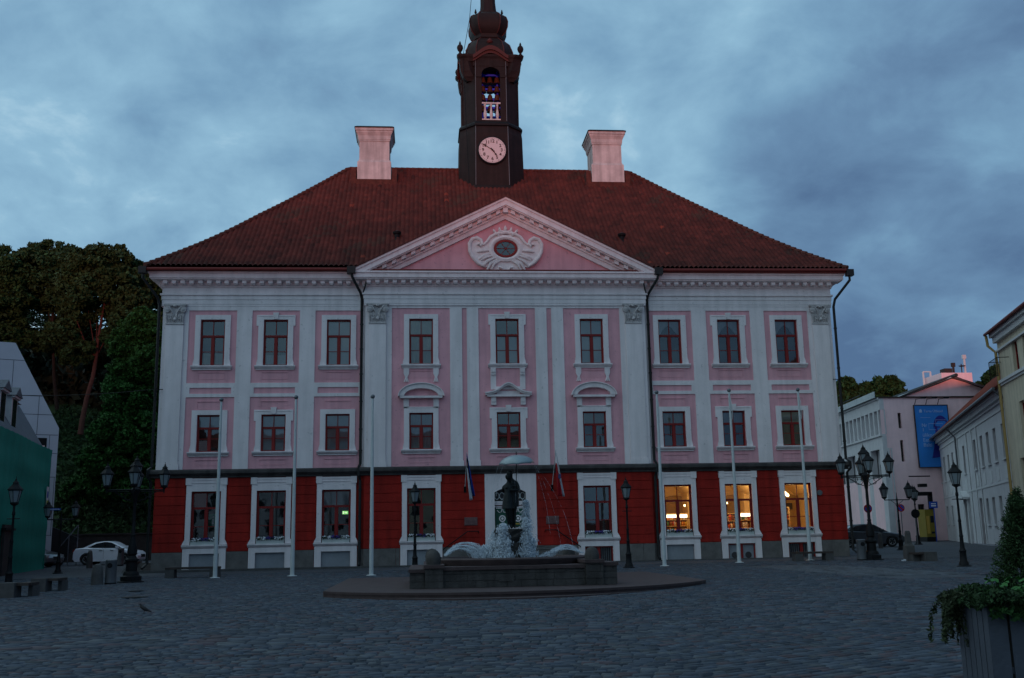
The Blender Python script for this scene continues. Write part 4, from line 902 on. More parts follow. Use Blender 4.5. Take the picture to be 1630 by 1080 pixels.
# lighter paving apron in front of the hall
m = MB(); m.quad((-30, 44.4, gz(-30, 44.4)+.01), (45, 42.9, gz(45, 43)+.01), (45, 60, gz(45, 60)+.004), (-30, 60, gz(-30, 60)+.004)); struct(m.build('pavement', 'paving'))
def on(x, y, dz=0): return (x, y, gz(x, y)+dz)
# road and kerbs behind on the right
m = MB()
m.box(0, .14, 0, 40, -.2, .12); o = m.build('kerb', 'concrete', loc=on(43.2, 82), rz=R(24)); struct(o)
# low stone platform the fountain stands on
PFZ = .42
xl, xr = at(515, 938, 26.8).x, at(1119, 921.5, 28.6).x
def platform(zt, off, name, z0):
    pts = []; n = 40; xm = (xl+xr)/2; hw = (xr-xl)/2-off*3
    for k in range(n+1):
        t = -1+2*k/n; yc = 26.7+(28.3-26.7)*(k/n); pts.append((xm+hw*t, yc-(3.1+0)*(1-t*t)**.8+off))
    pts += [(xr-off, 36), (xl+off, 36)]
    m = MB(); m.prism(pts[::-1], zt-.06, zt, 0, 'z'); m.prism([(p[0], p[1]+.03) for p in pts][::-1], z0, zt-.06, 0, 'z'); return m.build(name, 'fountain_coping')
struct(platform(PFZ, .0, 'platform', .0)); 
pts = []
m = MB(); n = 30; pp = []
for k in range(n+1):
    t = -.8+1.45*k/n; kk = (t+1)/2; pp.append(((xl+xr)/2+(xr-xl)/2*t, 26.7+1.6*kk-3.1*(1-t*t)**.8-.45*math.sin(math.pi*k/n)))
pp2 = [((xl+xr)/2+(xr-xl)/2*.65, 27), ((xl+xr)/2-(xr-xl)/2*.8, 27)]
m.prism((pp+pp2)[::-1], .05, PFZ-.12, 0, 'z'); struct(m.build('platform_step', 'fountain_coping'))
# ================================================================ FOUNTAIN
FY = 26.75
fl, frr = at(652, 932, FY).x, at(983, 925, FY).x; FC = (fl+frr)/2; FWD = frr-fl; BY = FY+2.55
ft = empty('fountain', (FC, BY, PFZ), 'square stone fountain with round bowl and ball finials in front of the hall door', 'fountain')
m = MB(); hw = FWD/2; d0 = FY-BY
def blockwall(mb, x0, x1, y0, y1, z0, z1, seed, bl=.42, bh=.17):
    rn = random.Random(seed); z = z0
    while z < z1-.02:
        zz = min(z1, z+bh); x = x0-rn.uniform(0, bl*.5)
        while x < x1:
            nx = x+bl*rn.uniform(.7, 1.3); a, b = max(x, x0), min(nx, x1)
            if b-a > .03: mb.box(a+.005, b-.005, y0-rn.uniform(0, .012), y1, z+.005, zz-.005)
            x = nx
        z = zz
    mb.box(x0, x1, y0+.02, y1-.002, z0, z1-.01)
px2 = FWD/(983-652)
xa, xb_, xc, xd = -hw+(676-652)*px2, -hw+(705-652)*px2, -hw+(931.5-652)*px2, -hw+(960-652)*px2
blockwall(m, -hw, xa, d0, -d0, 0, .40, 1); blockwall(m, xa, xb_, d0-.10, -d0, 0, .50, 2); blockwall(m, xb_, xc, d0, -d0, 0, .44, 3); blockwall(m, xc, xd, d0-.10, -d0, 0, .56, 4); blockwall(m, xd, hw, d0, -d0, 0, .48, 5)
m.build('wall', 'fountain_stone', ft)
m = MB()
for a, b, z, e_ in ((-hw, xa, .40, 0), (xa, xb_, .50, .1), (xb_, xc, .44, 0), (xc, xd, .56, .1), (xd, hw, .48, 0)): m.box(a-.03, b+.03, d0-.05-e_, -d0+.05, z, z+.085)
m.build('coping', 'fountain_coping', ft)
m = MB(); m.box(-.40, -.02, d0-.03, d0-.0, .14, .32); m.build('plaque', 'fountain_stone', ft)
m = MB(); m.lathe([(2.06, .2), (2.16, .46), (2.26, .62), (2.28, .68), (2.24, .72), (2.05, .72), (2.0, .66), (1.96, .45)], (.0, .0, 0), 64); m.build('basin', 'fountain_coping', ft, smooth=True)
for x, y in ((xa+.22, d0+.35), (xd-.22, d0+.35), (xa+.22, -d0-.35), (xd-.22, -d0-.35)):
    m = MB(); m.lathe([(.17, -.10), (.19, .0), (.20, .1), (.17, .22), (.10, .3), (.01, .33)], (x, y, .64), 16); m.lathe([(.22, -.14), (.20, -.08)], (x, y, .64), 16); m.build('ball_finial', 'fountain_stone', ft, smooth=True)
ped_x = at(815, 860, BY).x-FC
m = MB(); rs = []
rn = random.Random(8)
zt = at(815, 842, BY).z-PFZ
for r, z in ((.42, .4), (.30, .66), (.24, .8), (.27, .98), (.25, 1.12), (.33, 1.25), (.44, zt-.12), (.46, zt-.02), (.40, zt)):
    rs.append([(ped_x+r*rn.uniform(.82, 1.18)*math.cos(a*math.pi/7), r*rn.uniform(.82, 1.15)*math.sin(a*math.pi/7), z) for a in range(14)])
m.loft(rs); m.build('pedestal', 'fountain_stone', ft)
# water surface and spray
def water_mat():
    m = bpy.data.materials.new('water'); m.use_nodes = True; b = m.node_tree.nodes['Principled BSDF']; b.inputs['Base Color'].default_value = (.02, .03, .035, 1); b.inputs['Roughness'].default_value = .08
    n = m.node_tree.nodes.new('ShaderNodeTexNoise'); n.inputs['Scale'].default_value = 9; bp = m.node_tree.nodes.new('ShaderNodeBump'); bp.inputs['Strength'].default_value = .6; bp.inputs['Distance'].default_value = .05
    t = m.node_tree.nodes.new('ShaderNodeTexCoord'); m.node_tree.links.new(t.outputs['Object'], n.inputs['Vector']); m.node_tree.links.new(n.outputs[0], bp.inputs['Height']); m.node_tree.links.new(bp.outputs[0], b.inputs['Normal']); M['water'] = m
    m = bpy.data.materials.new('spray'); m.use_nodes = True; nt = m.node_tree; b = nt.nodes['Principled BSDF']; b.inputs['Base Color'].default_value = (.74, .80, .88, 1); b.inputs['Roughness'].default_value = .35; b.inputs['Alpha'].default_value = .45; M['spray'] = m
water_mat()
m = MB(); m.lathe([(2.0, .60), (2.0, .61)], n=48); o = m.build('water', 'water', loc=(FC, BY, PFZ)); struct(o)
rng = np.random.default_rng(5); DV = []
def drops(P, size, stretch, D):
    n = len(P); s = size*rng.uniform(.5, 1.6, n)[:, None]; D = D/np.maximum(1e-6, np.linalg.norm(D, axis=1))[:, None]; A = np.cross(D, np.array([[.3, 1, .2]])); A /= np.linalg.norm(A, axis=1)[:, None]; B = np.cross(D, A); st = stretch*rng.uniform(.6, 1.5, n)[:, None]
    DV.append(np.stack([P+D*s*st, P+A*s, P+B*s, P-A*s*.9, P-B*s*.9, P-D*s*st*.7], 1))
zb_ = .62
def jet(x, y, h, n, spread, lean=(0, 0), size=.009):              # rising plume falling back round itself
    u = rng.uniform(0, 1, n)**.75; z = h*(1-u**1.6*.98); r = spread*(.22+.62*(1-z/h)**.55)*np.abs(rng.normal(0, .66, n))*(1+.14*np.sin(z*17+x*7)); a = rng.uniform(0, 2*np.pi, n)
    lump = .07*np.sin(z*14+a*3)
    P = np.stack([x+lean[0]*z+(r+lump*.3)*np.cos(a), y+lean[1]*z+r*np.sin(a), zb_+z], 1); D = np.stack([.25*np.cos(a), .25*np.sin(a), np.full(n, -1.)], 1); drops(P, size, 4.0, D)
X0 = ped_x
jet(at(801, 880, BY-.3).x-FC, -.35, 1.0, 5600, .25); jet(at(790, 880, BY).x-FC, .1, .80, 3000, .30); jet(at(775, 880, BY).x-FC, .2, .42, 1200, .35)
jet(at(838, 880, BY-.3).x-FC, -.3, 1.15, 5200, .21); jet(at(840, 880, BY).x-FC, .2, 1.66, 5200, .20); jet(at(848, 880, BY).x-FC, .3, .6, 1500, .24); jet(at(806, 880, BY).x-FC, -.5, .55, 1300, .12)
def arcjet(x0, x1, y0, y1, h, n, thick):
    t = rng.uniform(0, 1, n); th = thick*(.25+t*1.4); x = x0+(x1-x0)*t; z = zb_+.16*(1-t)+4*h*t*(1-t); P = np.stack([x+rng.normal(0, .02+th*.8, n), y0+(y1-y0)*t+rng.normal(0, .07+th, n), z-np.abs(rng.normal(0, th*1.2, n))*(t*1.5)], 1); P[:, 2] = np.maximum(P[:, 2], zb_)
    D = np.stack([np.full(n, x1-x0), np.full(n, y1-y0), 4*h*(1-2*t)], 1); drops(P, .0045, 6.5, D)
for dy in (-.35, .0, .35):
    arcjet(at(709, 885, BY).x-FC, -.55+dy*.5, dy, dy*.4, .36+dy*.22, 1500, .030); arcjet(at(925, 882, BY).x-FC, 1.0+dy*.6, dy, dy*.4, .26+dy*.16, 1100, .030)
for (x_t, x_b, zz0, zz1) in ((851, 893, 738, 870), (853, 912, 740, 868), (849, 876, 736, 850), (793, 783, 742, 800), (800, 790, 744, 790), (818, 821, 742, 800), (822, 828, 742, 790)):   # threads running off the umbrella
    a = at(x_t, zz0, BY)-Vector((FC, BY, PFZ)); b = at(x_b, zz1, BY-.2)-Vector((FC, BY, PFZ)); n = 80; t = np.sort(rng.uniform(0, 1, n)); P = np.outer(1-t, a)+np.outer(t, b); P[:, 0] += (b.x-a.x)*.18*np.sin(np.pi*t)
    drops(P, .0016, 26, np.tile(np.array([[b.x-a.x, 0, b.z-a.z]]), (n, 1)))
foam = rng.uniform(0, 2*np.pi, 2600); rr = 2.0*np.sqrt(rng.uniform(0, .9, 2600)); drops(np.stack([rr*np.cos(foam), rr*np.sin(foam), zb_+rng.uniform(0, .035, 2600)], 1), .012, 1.2, np.tile(np.array([[1., .2, 0]]), (2600, 1)))
V = np.concatenate(DV); k = len(V); base = np.arange(k)[:, None, None]*6; q = np.array([(0,1,2), (0,2,3), (0,3,4), (0,4,1), (5,2,1), (5,3,2), (5,4,3), (5,1,4)])[None]
sp_ = npmesh('water_jets', V.reshape(-1, 3), (base+q).reshape(-1, 3), 'spray'); sp_.location = (FC, BY, PFZ); sp_['kind'] = 'stuff'; sp_['label'] = 'white jets and arcs of water playing in the fountain bowl'
# ---------------- bronze couple under an umbrella
sx0 = at(813, 842, BY).x; sz0 = at(813, 842, BY).z; SH = at(813, 751, BY).z-sz0
st_ = empty('statue', (sx0, BY, sz0), 'dark bronze statue of an embracing couple standing on the fountain pedestal', 'statue')
def skinbody(name, joints, edges, mt, parent, lvl=2, root=0):
    me = bpy.data.meshes.new(name); me.from_pydata([j[0] for j in joints], edges, []); o = bpy.data.objects.new(name, me); C.objects.link(o); o.parent = parent
    sk = o.modifiers.new('s', 'SKIN'); sk.use_smooth_shade = True
    for i, j in enumerate(joints):
        r = j[1] if isinstance(j[1], tuple) else (j[1], j[1]); me.skin_vertices[0].data[i].radius = r; me.skin_vertices[0].data[i].use_root = (i == root)
    sd = o.modifiers.new('d', 'SUBSURF'); sd.levels = lvl; sd.render_levels = lvl
    dg = bpy.context.evaluated_depsgraph_get(); me2 = bpy.data.meshes.new_from_object(o.evaluated_get(dg)); o.modifiers.clear(); o.data = me2; me2.materials.clear(); me2.materials.append(M[mt]); return o
k_ = SH/1.72
def S(p, r): return (tuple(v*k_ for v in p), tuple(v*k_ for v in r) if isinstance(r, tuple) else r*k_)
# man: back half-turned to us, head bowed left over hers
man = [S((.07, .06, .92), (.12, .10)), S((.08, .05, 1.12), (.115, .10)), S((.08, .03, 1.34), (.155, .10)), S((.06, .0, 1.46), (.07, .065)), S((.03, -.02, 1.53), (.05, .05)), S((.01, -.03, 1.62), (.085, .095)), S((.0, -.03, 1.70), (.06, .07)),
       S((.15, .06, .80), (.085, .09)), S((.13, .07, .46), .062), S((.12, .09, .08), .04), S((.13, -.02, .03), (.035, .03)),
       S((.02, .08, .80), (.08, .09)), S((.04, .07, .46), .06), S((.05, .09, .08), .04), S((.04, -.02, .03), (.035, .03)),
       S((.22, .02, 1.36), .06), S((.27, -.08, 1.16), .048), S((.10, -.20, 1.14), .04), S((.0, -.2, 1.18), .03),
       S((-.04, .04, 1.38), .06), S((-.15, -.02, 1.20), .05), S((-.10, -.15, 1.24), .038)]
medge = [(0,1),(1,2),(2,3),(3,4),(4,5),(5,6),(0,7),(7,8),(8,9),(9,10),(0,11),(11,12),(12,13),(13,14),(2,15),(15,16),(16,17),(17,18),(2,19),(19,20),(20,21)]
skinbody('figure', man, medge, 'bronze', st_)
wom = [S((-.07, -.05, .90), (.125, .11)), S((-.07, -.05, 1.08), (.095, .085)), S((-.07, -.05, 1.26), (.12, .09)), S((-.06, -.05, 1.37), (.055, .05)), S((-.05, -.05, 1.44), (.042, .042)), S((-.045, -.06, 1.53), (.08, .085)), S((-.04, -.05, 1.61), (.055, .06)),
       S((-.12, -.04, .74), (.085, .08)), S((-.10, -.03, .44), .055), S((-.05, .0, .10), .036), S((-.05, -.12, .02), (.032, .028)),
       S((-.02, -.05, .74), (.08, .08)), S((-.02, -.04, .44), .055), S((.01, .0, .10), .036), S((.01, -.12, .02), (.032, .028)),
       S((-.2, -.03, 1.26), .05), S((-.22, .02, 1.12), .048), S((-.14, .10, 1.20), .04), S((.0, .16, 1.3), .03),
       S((.05, -.06, 1.28), .05), S((.17, -.04, 1.26), .04), S((.2, .08, 1.4), .035)]
wo = skinbody('figure', wom, medge, 'bronze', st_)
m = MB(); rs = []
for r1, r2, z in ((.115, .10, 1.08), (.15, .125, .95), (.165, .14, .84), (.185, .155, .70), (.20, .17, .60)):      # her short flared skirt
    rs.append([(k_*(-.07+r1*(1+.05*math.cos(a*1.0*5))*math.cos(a*math.pi/12)), k_*(-.05+r2*(1+.05*math.sin(a*3))*math.sin(a*math.pi/12)), k_*z) for a in range(24)])
m.loft(rs, 0, False); m.build('skirt', 'bronze', st_, smooth=True)
m = MB(); rs = []
for r1, r2, z in ((.17, .13, 1.36), (.18, .14, 1.22), (.165, .13, 1.06), (.175, .14, .92), (.185, .15, .78), (.175, .15, .66)): rs.append([(k_*(.09+r1*math.cos(a*math.pi/12)), k_*(.06+r2*math.sin(a*math.pi/12)), k_*z) for a in range(24)])
m.loft(rs, 0, False); m.build('jacket', 'bronze', st_, smooth=True)
for (cx, cy, cz) in ((-.045, -.05, 1.55), (.0, -.02, 1.66)):
    m = MB(); m.lathe([(.001, -.09), (.07, -.06), (.092, .0), (.085, .05), (.05, .085), (.001, .095)], (k_*cx, k_*(cy+.015), k_*cz), 14); m.build('hair', 'bronze', st_, smooth=True)
mat('umbrella_skin', (.27, .32, .34), .35, .15, 6, .2, metal=.35)
ua = at(794, 739, BY); ub = at(850, 735.5, BY); uc = at(822, 724.5, BY)
um = empty('umbrella', ((ua.x+ub.x)/2, BY, ua.z), 'pale open umbrella held over the bronze couple, water running off it', 'umbrella')
rr_ = (ub.x-ua.x)/2; hh = uc.z-ua.z; m = MB(); rings = []
for t in np.linspace(1, 0, 9): rings.append([(rr_*math.sin(t*1.45)/math.sin(1.45)*(1 if a % 3 == 0 else .965 if t > .8 else .99)*math.cos(a*math.pi/12), rr_*math.sin(t*1.45)/math.sin(1.45)*(1 if a % 3 == 0 else .965 if t > .8 else .99)*math.sin(a*math.pi/12), hh*(math.cos(t*1.45)-math.cos(1.45))/(1-math.cos(1.45))+(.012 if a % 3 and t > .8 else 0)) for a in range(24)])
rings[-1] = [(.004*math.cos(a), .004*math.sin(a), hh) for a in range(24)]
m.loft(rings, 0, False); cano = m.build('canopy', 'umbrella_skin', um, smooth=True, ang=60); sol = cano.modifiers.new('t', 'SOLIDIFY'); sol.thickness = .012
cano.rotation_euler = (R(6), -R(3.5), 0)
m = MB()
for a in range(8): aa = a*math.pi/4; m.tube([(0, 0, hh*.98)]+[(rr_*math.sin(t*1.45)/math.sin(1.45)*math.cos(aa), rr_*math.sin(t*1.45)/math.sin(1.45)*math.sin(aa), hh*(math.cos(t*1.45)-math.cos(1.45))/(1-math.cos(1.45))-.015) for t in (.3, .6, 1)], .006, 4)
rb = m.build('rib', 'bronze', um); rb.rotation_euler = (R(6), -R(3.5), 0)
m = MB(); m.tube([(0, 0, hh+.09), (0, 0, 0), (-.02, 0, -.62)], .013, 6); m.build('shaft', 'bronze', um)
# ================================================================ STREET LAMPS
def lantern_parts(m_iron, m_glass, c, s=1.0, h=.0):
    x, y, z = c                      # z = bottom of lantern
    w0, w1, H_ = .11*s, .19*s, .42*s
    m_glass.loft([[(x+w*math.cos(a*math.pi/3+.52), y+w*math.sin(a*math.pi/3+.52), zz) for a in range(6)] for w, zz in ((w0, z+.06*s), (w1, z+H_))], 0)
    for a in range(6):
        ca, sa = math.cos(a*math.pi/3+.52), math.sin(a*math.pi/3+.52); m_iron.tube([(x+w0*1.04*ca, y+w0*1.04*sa, z+.05*s), (x+w1*1.04*ca, y+w1*1.04*sa, z+H_)], .010*s, 4)
    hx = lambda w, zz: [(x+w*math.cos(a*math.pi/3+.52), y+w*math.sin(a*math.pi/3+.52), zz) for a in range(6)]
    m_iron.loft([hx(.05*s, z-.06*s), hx(.13*s, z+.0), hx(.13*s, z+.05*s)]); m_iron.loft([hx(w1*1.06, z+H_), hx(w1*1.3, z+H_+.03*s), hx(w1*1.2, z+H_+.06*s), hx(.11*s, z+H_+.19*s), hx(.085*s, z+H_+.24*s), hx(.10*s, z+H_+.26*s), hx(.05*s, z+H_+.31*s), hx(.03*s, z+H_+.34*s)])
    m_iron.lathe([(.01, 0), (.035*s, .03*s), (.01, .07*s), (.008, .13*s)], (x, y, z+H_+.33*s), 6)
def post_mesh(H_, s=1.0):
    m = MB(); m.lathe([(.24*s, -.05), (.24*s, .04), (.17*s, .07), (.15*s, .16), (.12*s, .20), (.105*s, .5), (.125*s, .54), (.10*s, .58), (.075*s, .64), (.06*s, 1.0), (.075*s, 1.04), (.055*s, 1.1), (.048*s, H_*.55), (.06*s, H_*.56), (.04*s, H_*.6), (.036*s, H_-.35), (.055*s, H_-.32), (.05*s, H_-.25), (.035*s, H_-.2), (.04*s, H_)], n=12)
    return m
def build_lamp(loc, label, H_=2.95, arms=None, s=1.0, group=None, rz=0, al=.9):
    o = empty('street_lamp', loc, label, 'street lamp', group or 'black lantern street lamps on the square', rz)
    m = post_mesh(H_ if not arms else H_*.88, s)
    if not arms:
        m.tube([(-.2*s, 0, H_-.45), (.2*s, 0, H_-.45)], .014, 6)
        m.build('post', 'iron_black', o, smooth=True); a, g = MB(), MB(); lantern_parts(a, g, (0, 0, H_+.02), s); ln = a.build('lantern', 'iron_black', o); g.build('lantern_glass', 'lantern_glass', ln)
    else:
        za = H_*.86
        m.build('post', 'iron_black', o, smooth=True); m = MB()
        m.tube([(-al, 0, za), (al, 0, za)], .028, 6); m.lathe([(.05, 0), (.05, .1), (.03, .2), (.01, .5)], (0, 0, za-.1), 8)
        for sg in (-1, 1): m.tube([(0, 0, za-.45), (sg*.12, 0, za-.2), (sg*.35, 0, za-.04)], .014, 5); m.tube([(sg*al, 0, za), (sg*al, 0, za+.08)], .03, 6)
        m.build('arm', 'iron_black', o, smooth=True)
        for sg in (-1, 1):
            a, g = MB(), MB(); lantern_parts(a, g, (sg*al, 0, za+.12), s); ln = a.build('lantern', 'iron_black', o); g.build('lantern_glass', 'lantern_glass', ln)
    return o
def scaled_lamp(px, pyb, ptop, Y, label, **k):
    p = at(px, pyb, Y); z = gz(p.x, Y); top = at(px, ptop, Y).z; return build_lamp((p.x, Y, z), label, (top-z)-.80, **k)
scaled_lamp(660.5, 903, 770, 42.0, 'single black street lamp left of the fountain, in front of a ground-floor window')
scaled_lamp(1001.5, 905.5, 763, 40.2, 'single black street lamp right of the fountain, against the red wall')
scaled_lamp(13, 935, 764, 34.5, 'single black street lamp at the left edge beside the green netting')
scaled_lamp(1535, 903, 737, 34.3, 'single black street lamp on the right standing before the grey house')
scaled_lamp(92, 911, 786, 50.0, 'two-armed black street lamp by the green netting, with a blue street sign', arms=1, al=.62, s=.95)
scaled_lamp(1435, 876.5, 760, 55.5, 'two-armed black street lamp right of the hall, before the pink building', arms=1, al=.72, s=1.1)
scaled_lamp(1462, 865, 768, 68.0, 'farthest two-armed black street lamp, by the yellow kiosk', arms=1, al=.6, s=1.15, rz=R(58))
# candelabra
def candel(px, pyb, ptop, Y, label, rot):
    p = at(px, pyb, Y); z0 = gz(p.x, Y); H_ = at(px, ptop, Y).z-z0
    o = empty('candelabra_lamp', (p.x, Y, z0), label, 'street lamp', 'five-lantern candelabra lamps'); m = MB()
    oc = lambda r, z: [(r*math.cos(a*math.pi/4+.39), r*math.sin(a*math.pi/4+.39), z) for a in range(8)]
    m.loft([oc(.46, -.05), oc(.46, .05), oc(.36, .07), oc(.36, .22), oc(.28, .26), oc(.26, .36), oc(.22, .4)])
    m.lathe([(.20, .38), (.19, .72), (.24, .76), (.24, .82), (.17, .86), (.13, .95), (.17, 1.0), (.175, 1.12), (.13, 1.35), (.085, 1.55), (.07, 1.62), (.09, 1.66), (.065, 1.7), (.058, H_*.62), (.075, H_*.64), (.11, H_*.70), (.17, H_*.735), (.17, H_*.75), (.09, H_*.765), (.05, H_*.78), (.045, H_-.78)], n=14)
    m.build('post', 'iron_black', o, smooth=True); za = H_*.745
    for k in range(4):
        a = rot+k*math.pi/2; c, s = math.cos(a), math.sin(a); m = MB(); m.tube([(0, 0, za), (c*.98, s*.98, za)], .026, 6); m.tube([(0, 0, za-.07), (c*.98, s*.98, za-.05)], .018, 6)
        m.tube([(c*.1, s*.1, za-.42), (c*.3, s*.3, za-.34), (c*.52, s*.52, za-.2), (c*.72, s*.72, za-.06)], .018, 5)
        m.tube([(c*(.42+.1*math.cos(t)), s*(.42+.1*math.cos(t)), za-.15+.1*math.sin(t)) for t in np.linspace(0, 6.0, 12)], .012, 4)
        m.tube([(c*(.28+.16*math.cos(t)), s*(.28+.16*math.cos(t)), za-.25+.12*math.sin(t)) for t in np.linspace(1, 6.0, 10)], .012, 4)
        m.tube([(c*.98, s*.98, za-.12), (c*.98, s*.98, za+.06)], [.02, .035], 6); m.build('arm', 'iron_black', o, smooth=True)
        a_, g = MB(), MB(); lantern_parts(a_, g, (c*.98, s*.98, za+.11), 1.02); ln = a_.build('lantern', 'iron_black', o); g.build('lantern_glass', 'lantern_glass', ln)
    a_, g = MB(), MB(); lantern_parts(a_, g, (0, 0, H_-.74), 1.02); ln = a_.build('lantern', 'iron_black', o); g.build('lantern_glass', 'lantern_glass', ln); return o
candel(208, 928, 731, 38.3, 'five-lantern black candelabra lamp at the left corner of the hall', R(12))
candel(1389, 893, 712, 42.0, 'five-lantern black candelabra lamp at the right corner of the hall', R(-15))
# ================================================================ FLAGPOLES
for (px, pb, pt, wd, lab) in ((342, 921, 636, 1, 'white flagpole nearest the left corner of the hall, beside a bench'), (465, 918, 632, 1, 'white flagpole before the second left ground-floor window'), (591, 917, 631, 1, 'white flagpole in front of the left downpipe'),
        (1058, 902, 624, 1, 'white flagpole in front of the right downpipe'), (1177, 896.5, 621, 1, 'white flagpole before the middle lit window'), (1290, 893, 620, 1, 'white flagpole nearest the right corner, behind a bench')):
    p = gr(px, pb); H_ = at(px-9 if px < 800 else px-14, pt, p.y).z; x = p.x; z0 = gz(x, p.y)
    o = empty('flagpole', (x, p.y, z0), lab, 'flagpole', 'white flagpoles in front of the hall'); h = H_-z0
    m = MB(); m.tube([(0, 0, -.05), (0, 0, h*.45), (0, 0, h-.1)], [.085, .065, .045], 12); m.lathe([(.19, -.02), (.19, .03), (.10, .05)], n=14); m.build('pole', 'pole_white', o, smooth=True)
    m = MB(); m.sphere((0, 0, h-.02), .085); m.build('ball', 'metal_grey', o, smooth=True)
    m = MB(); m.tube([(.0, -.07, h-.25), (.03, -.14, h-.6), (.05, -.15, h-1.0), (.03, -.12, h-1.3), (0, -.08, h-1.35)], .012, 5); m.build('rope', 'pole_white', o)
# ================================================================ FLAGS on the facade
mat('flag_blue', (.012, .06, .36), .8, .05, 4); mat('flag_black', (.01, .01, .012), .8, .05, 4); mat('flag_white', (.62, .64, .70), .8, .06, 4); mat('flag_red', (.42, .012, .02), .8, .06, 4)
def flag(xb, zb_, xt, zt_, strands, label):
    # pole leans out from its wall socket; each strand is one colour band hanging in folds
    base = Vector((xb, -CD-.05, zb_)); tip = Vector((xt, -CD-1.25, zt_)); o = empty('flag', (HX+xb, HY-CD-.05, HZ+1.15+zb_), label, 'flag', 'flags hanging on the facade')
    m = MB(); m.tube([(0, 0, 0), tip-base], [.02, .014], 8); m.build('pole', 'pole_white', o); m = MB(); m.tube([(0, 0, -.06), (0, -.1, .12)], .04, 8); m.box(-.05, .05, 0, .05, -.16, .14); m.build('bracket', 'iron_black', o)
    for cols, left, right, mt in strands:
        n = 18; V = []; F_ = []
        for k in range(n+1):
            t = k/n; z = left[0][1]+(left[1][1]-left[0][1])*t; z2 = right[0][1]+(right[1][1]-right[0][1])*t
            a = left[0][0]+(left[1][0]-left[0][0])*t; b = right[0][0]+(right[1][0]-right[0][0])*t; yy = -1.15+.55*t
            for q in range(5):
                s = q/4; V.append((a+(b-a)*s-xb, yy+.05*math.sin(s*6+t*5)+cols*.03, z+(z2-z)*s-zb_))
        for k in range(n):
            for q in range(4): F_.append((k*5+q, k*5+q+1, (k+1)*5+q+1, (k+1)*5+q))
        m = MB(); m.add(V, F_); fo = m.build('cloth_band', mt, o, smooth=True); sd = fo.modifiers.new('t', 'SOLIDIFY'); sd.thickness = .006
    return o
def fz(px, py): p = at(px, py, HY-.9); return (p.x-HX, p.z-EYE)
# pixel columns measured on the photograph, carried to the flag's own distance
bx, bz = fz(741, 778); tx_, tz = fz(742.5, 722)
flag(bx, bz, tx_, tz, [(0, [fz(742, 724), fz(752, 790)], [fz(742.6, 724), fz(756.5, 790)], 'flag_blue'), (1, [fz(742, 733), fz(751, 789)], [fz(743, 730), fz(754.5, 795)], 'flag_black'), (-1, [fz(742, 745), fz(747.5, 797)], [fz(743.5, 748), fz(752.5, 796)], 'flag_white')], 'blue, black and white flag hanging left of the door')
bx, bz = fz(881.5, 775); tx_, tz = fz(882.5, 718)
flag(bx, bz, tx_, tz, [(0, [fz(882.5, 722), fz(895, 790)], [fz(883.5, 722), fz(899, 791)], 'flag_white'), (-1, [fz(881.8, 738), fz(888, 790)], [fz(884, 740), fz(895.5, 789)], 'flag_red')], 'white and red flag with a small dark crest hanging right of the door')
mat('slate_crest', (.05, .06, .16), .8, .1, 4); m = MB(); p0 = fz(889, 760); m.prism([(-.06, .12), (.06, .12), (.06, -.05), (0, -.13), (-.06, -.05)], -.012, 0); ff = [o for o in C.objects if o.name.startswith('flag') and o.get('category') == 'flag'][-1]
m.build('crest', 'slate_crest', ff, (p0[0]-bx, -1.05, p0[1]-bz))
# ================================================================ WINDOW BOXES with pansies
LABW = {0: 'white flower box of pansies on the leftmost ground-floor sill, above the bench', 1: 'white flower box of pansies on the second ground-floor sill from the left', 2: 'white flower box of pansies under the window with the green exit sign', 3: 'white flower box of pansies behind the lamp left of the fountain',
        5: 'white flower box of pansies above the barred basement window right of the fountain', 6: 'white flower box of pansies under the lit window nearest the downpipe', 7: 'white flower box of pansies under the middle lit window', 8: 'white flower box of mostly purple pansies under the lit window nearest the corner'}
mat('petals', (.5, .5, .6), .7, .05, 5, attr='col')
rng = np.random.default_rng(21)
def leafcloud(name, P, size, col, mt='leaf', parent=None, flat=.5, asp=1.6):
    n = len(P); nrm = rng.normal(0, 1, (n, 3)); nrm[:, 2] = np.abs(nrm[:, 2])*flat+.15; nrm /= np.linalg.norm(nrm, axis=1)[:, None]; a = np.cross(nrm, rng.normal(0, 1, (n, 3))); a /= np.linalg.norm(a, axis=1)[:, None]; b = np.cross(nrm, a)
    s = size*rng.uniform(.6, 1.4, n)[:, None]; V = np.stack([P-a*s*asp, P-b*s*.75, P+a*s*asp, P+b*s*.75], 1).reshape(-1, 3)
    return npmesh(name, V, np.arange(4*n).reshape(-1, 4), mt, col, parent)
for i, lab in LABW.items():
    o = empty('flower_box', (HX+COLX[i], HY+YS[i]-.02, HZ+1.15+.03), lab, 'flower box', 'flower boxes on the ground-floor sills')
    m = MB(); m.box(-.62, .62, -.10, .10, 0, .15); m.box(-.635, .635, -.115, .115, .15, .175); m.build('box', 'flower_box', o)
    n = 620; P = np.stack([rng.uniform(-.62, .62, n), rng.uniform(-.13, .10, n), .17+rng.uniform(-.02, .10, n)], 1); g = rng.uniform(.6, 1.2, (n, 1))*np.array([[.02, .05, .02]]); leafcloud('leaves', P, .022, g, parent=o)
    n = 260; x = rng.uniform(-.6, .6, n); P = np.stack([x, rng.uniform(-.15, .06, n), .22+rng.uniform(-.03, .09, n)], 1); cc = np.where((np.abs(x) < (.20 if i != 8 else .40))[:, None], np.array([[.12, .08, .36]]), np.array([[.85, .85, .9]])); k = rng.uniform(0, 1, n) < .15; cc[k] = (.05, .04, .12); leafcloud('blossoms', P, .032, cc, 'petals', o, asp=1, flat=.3)
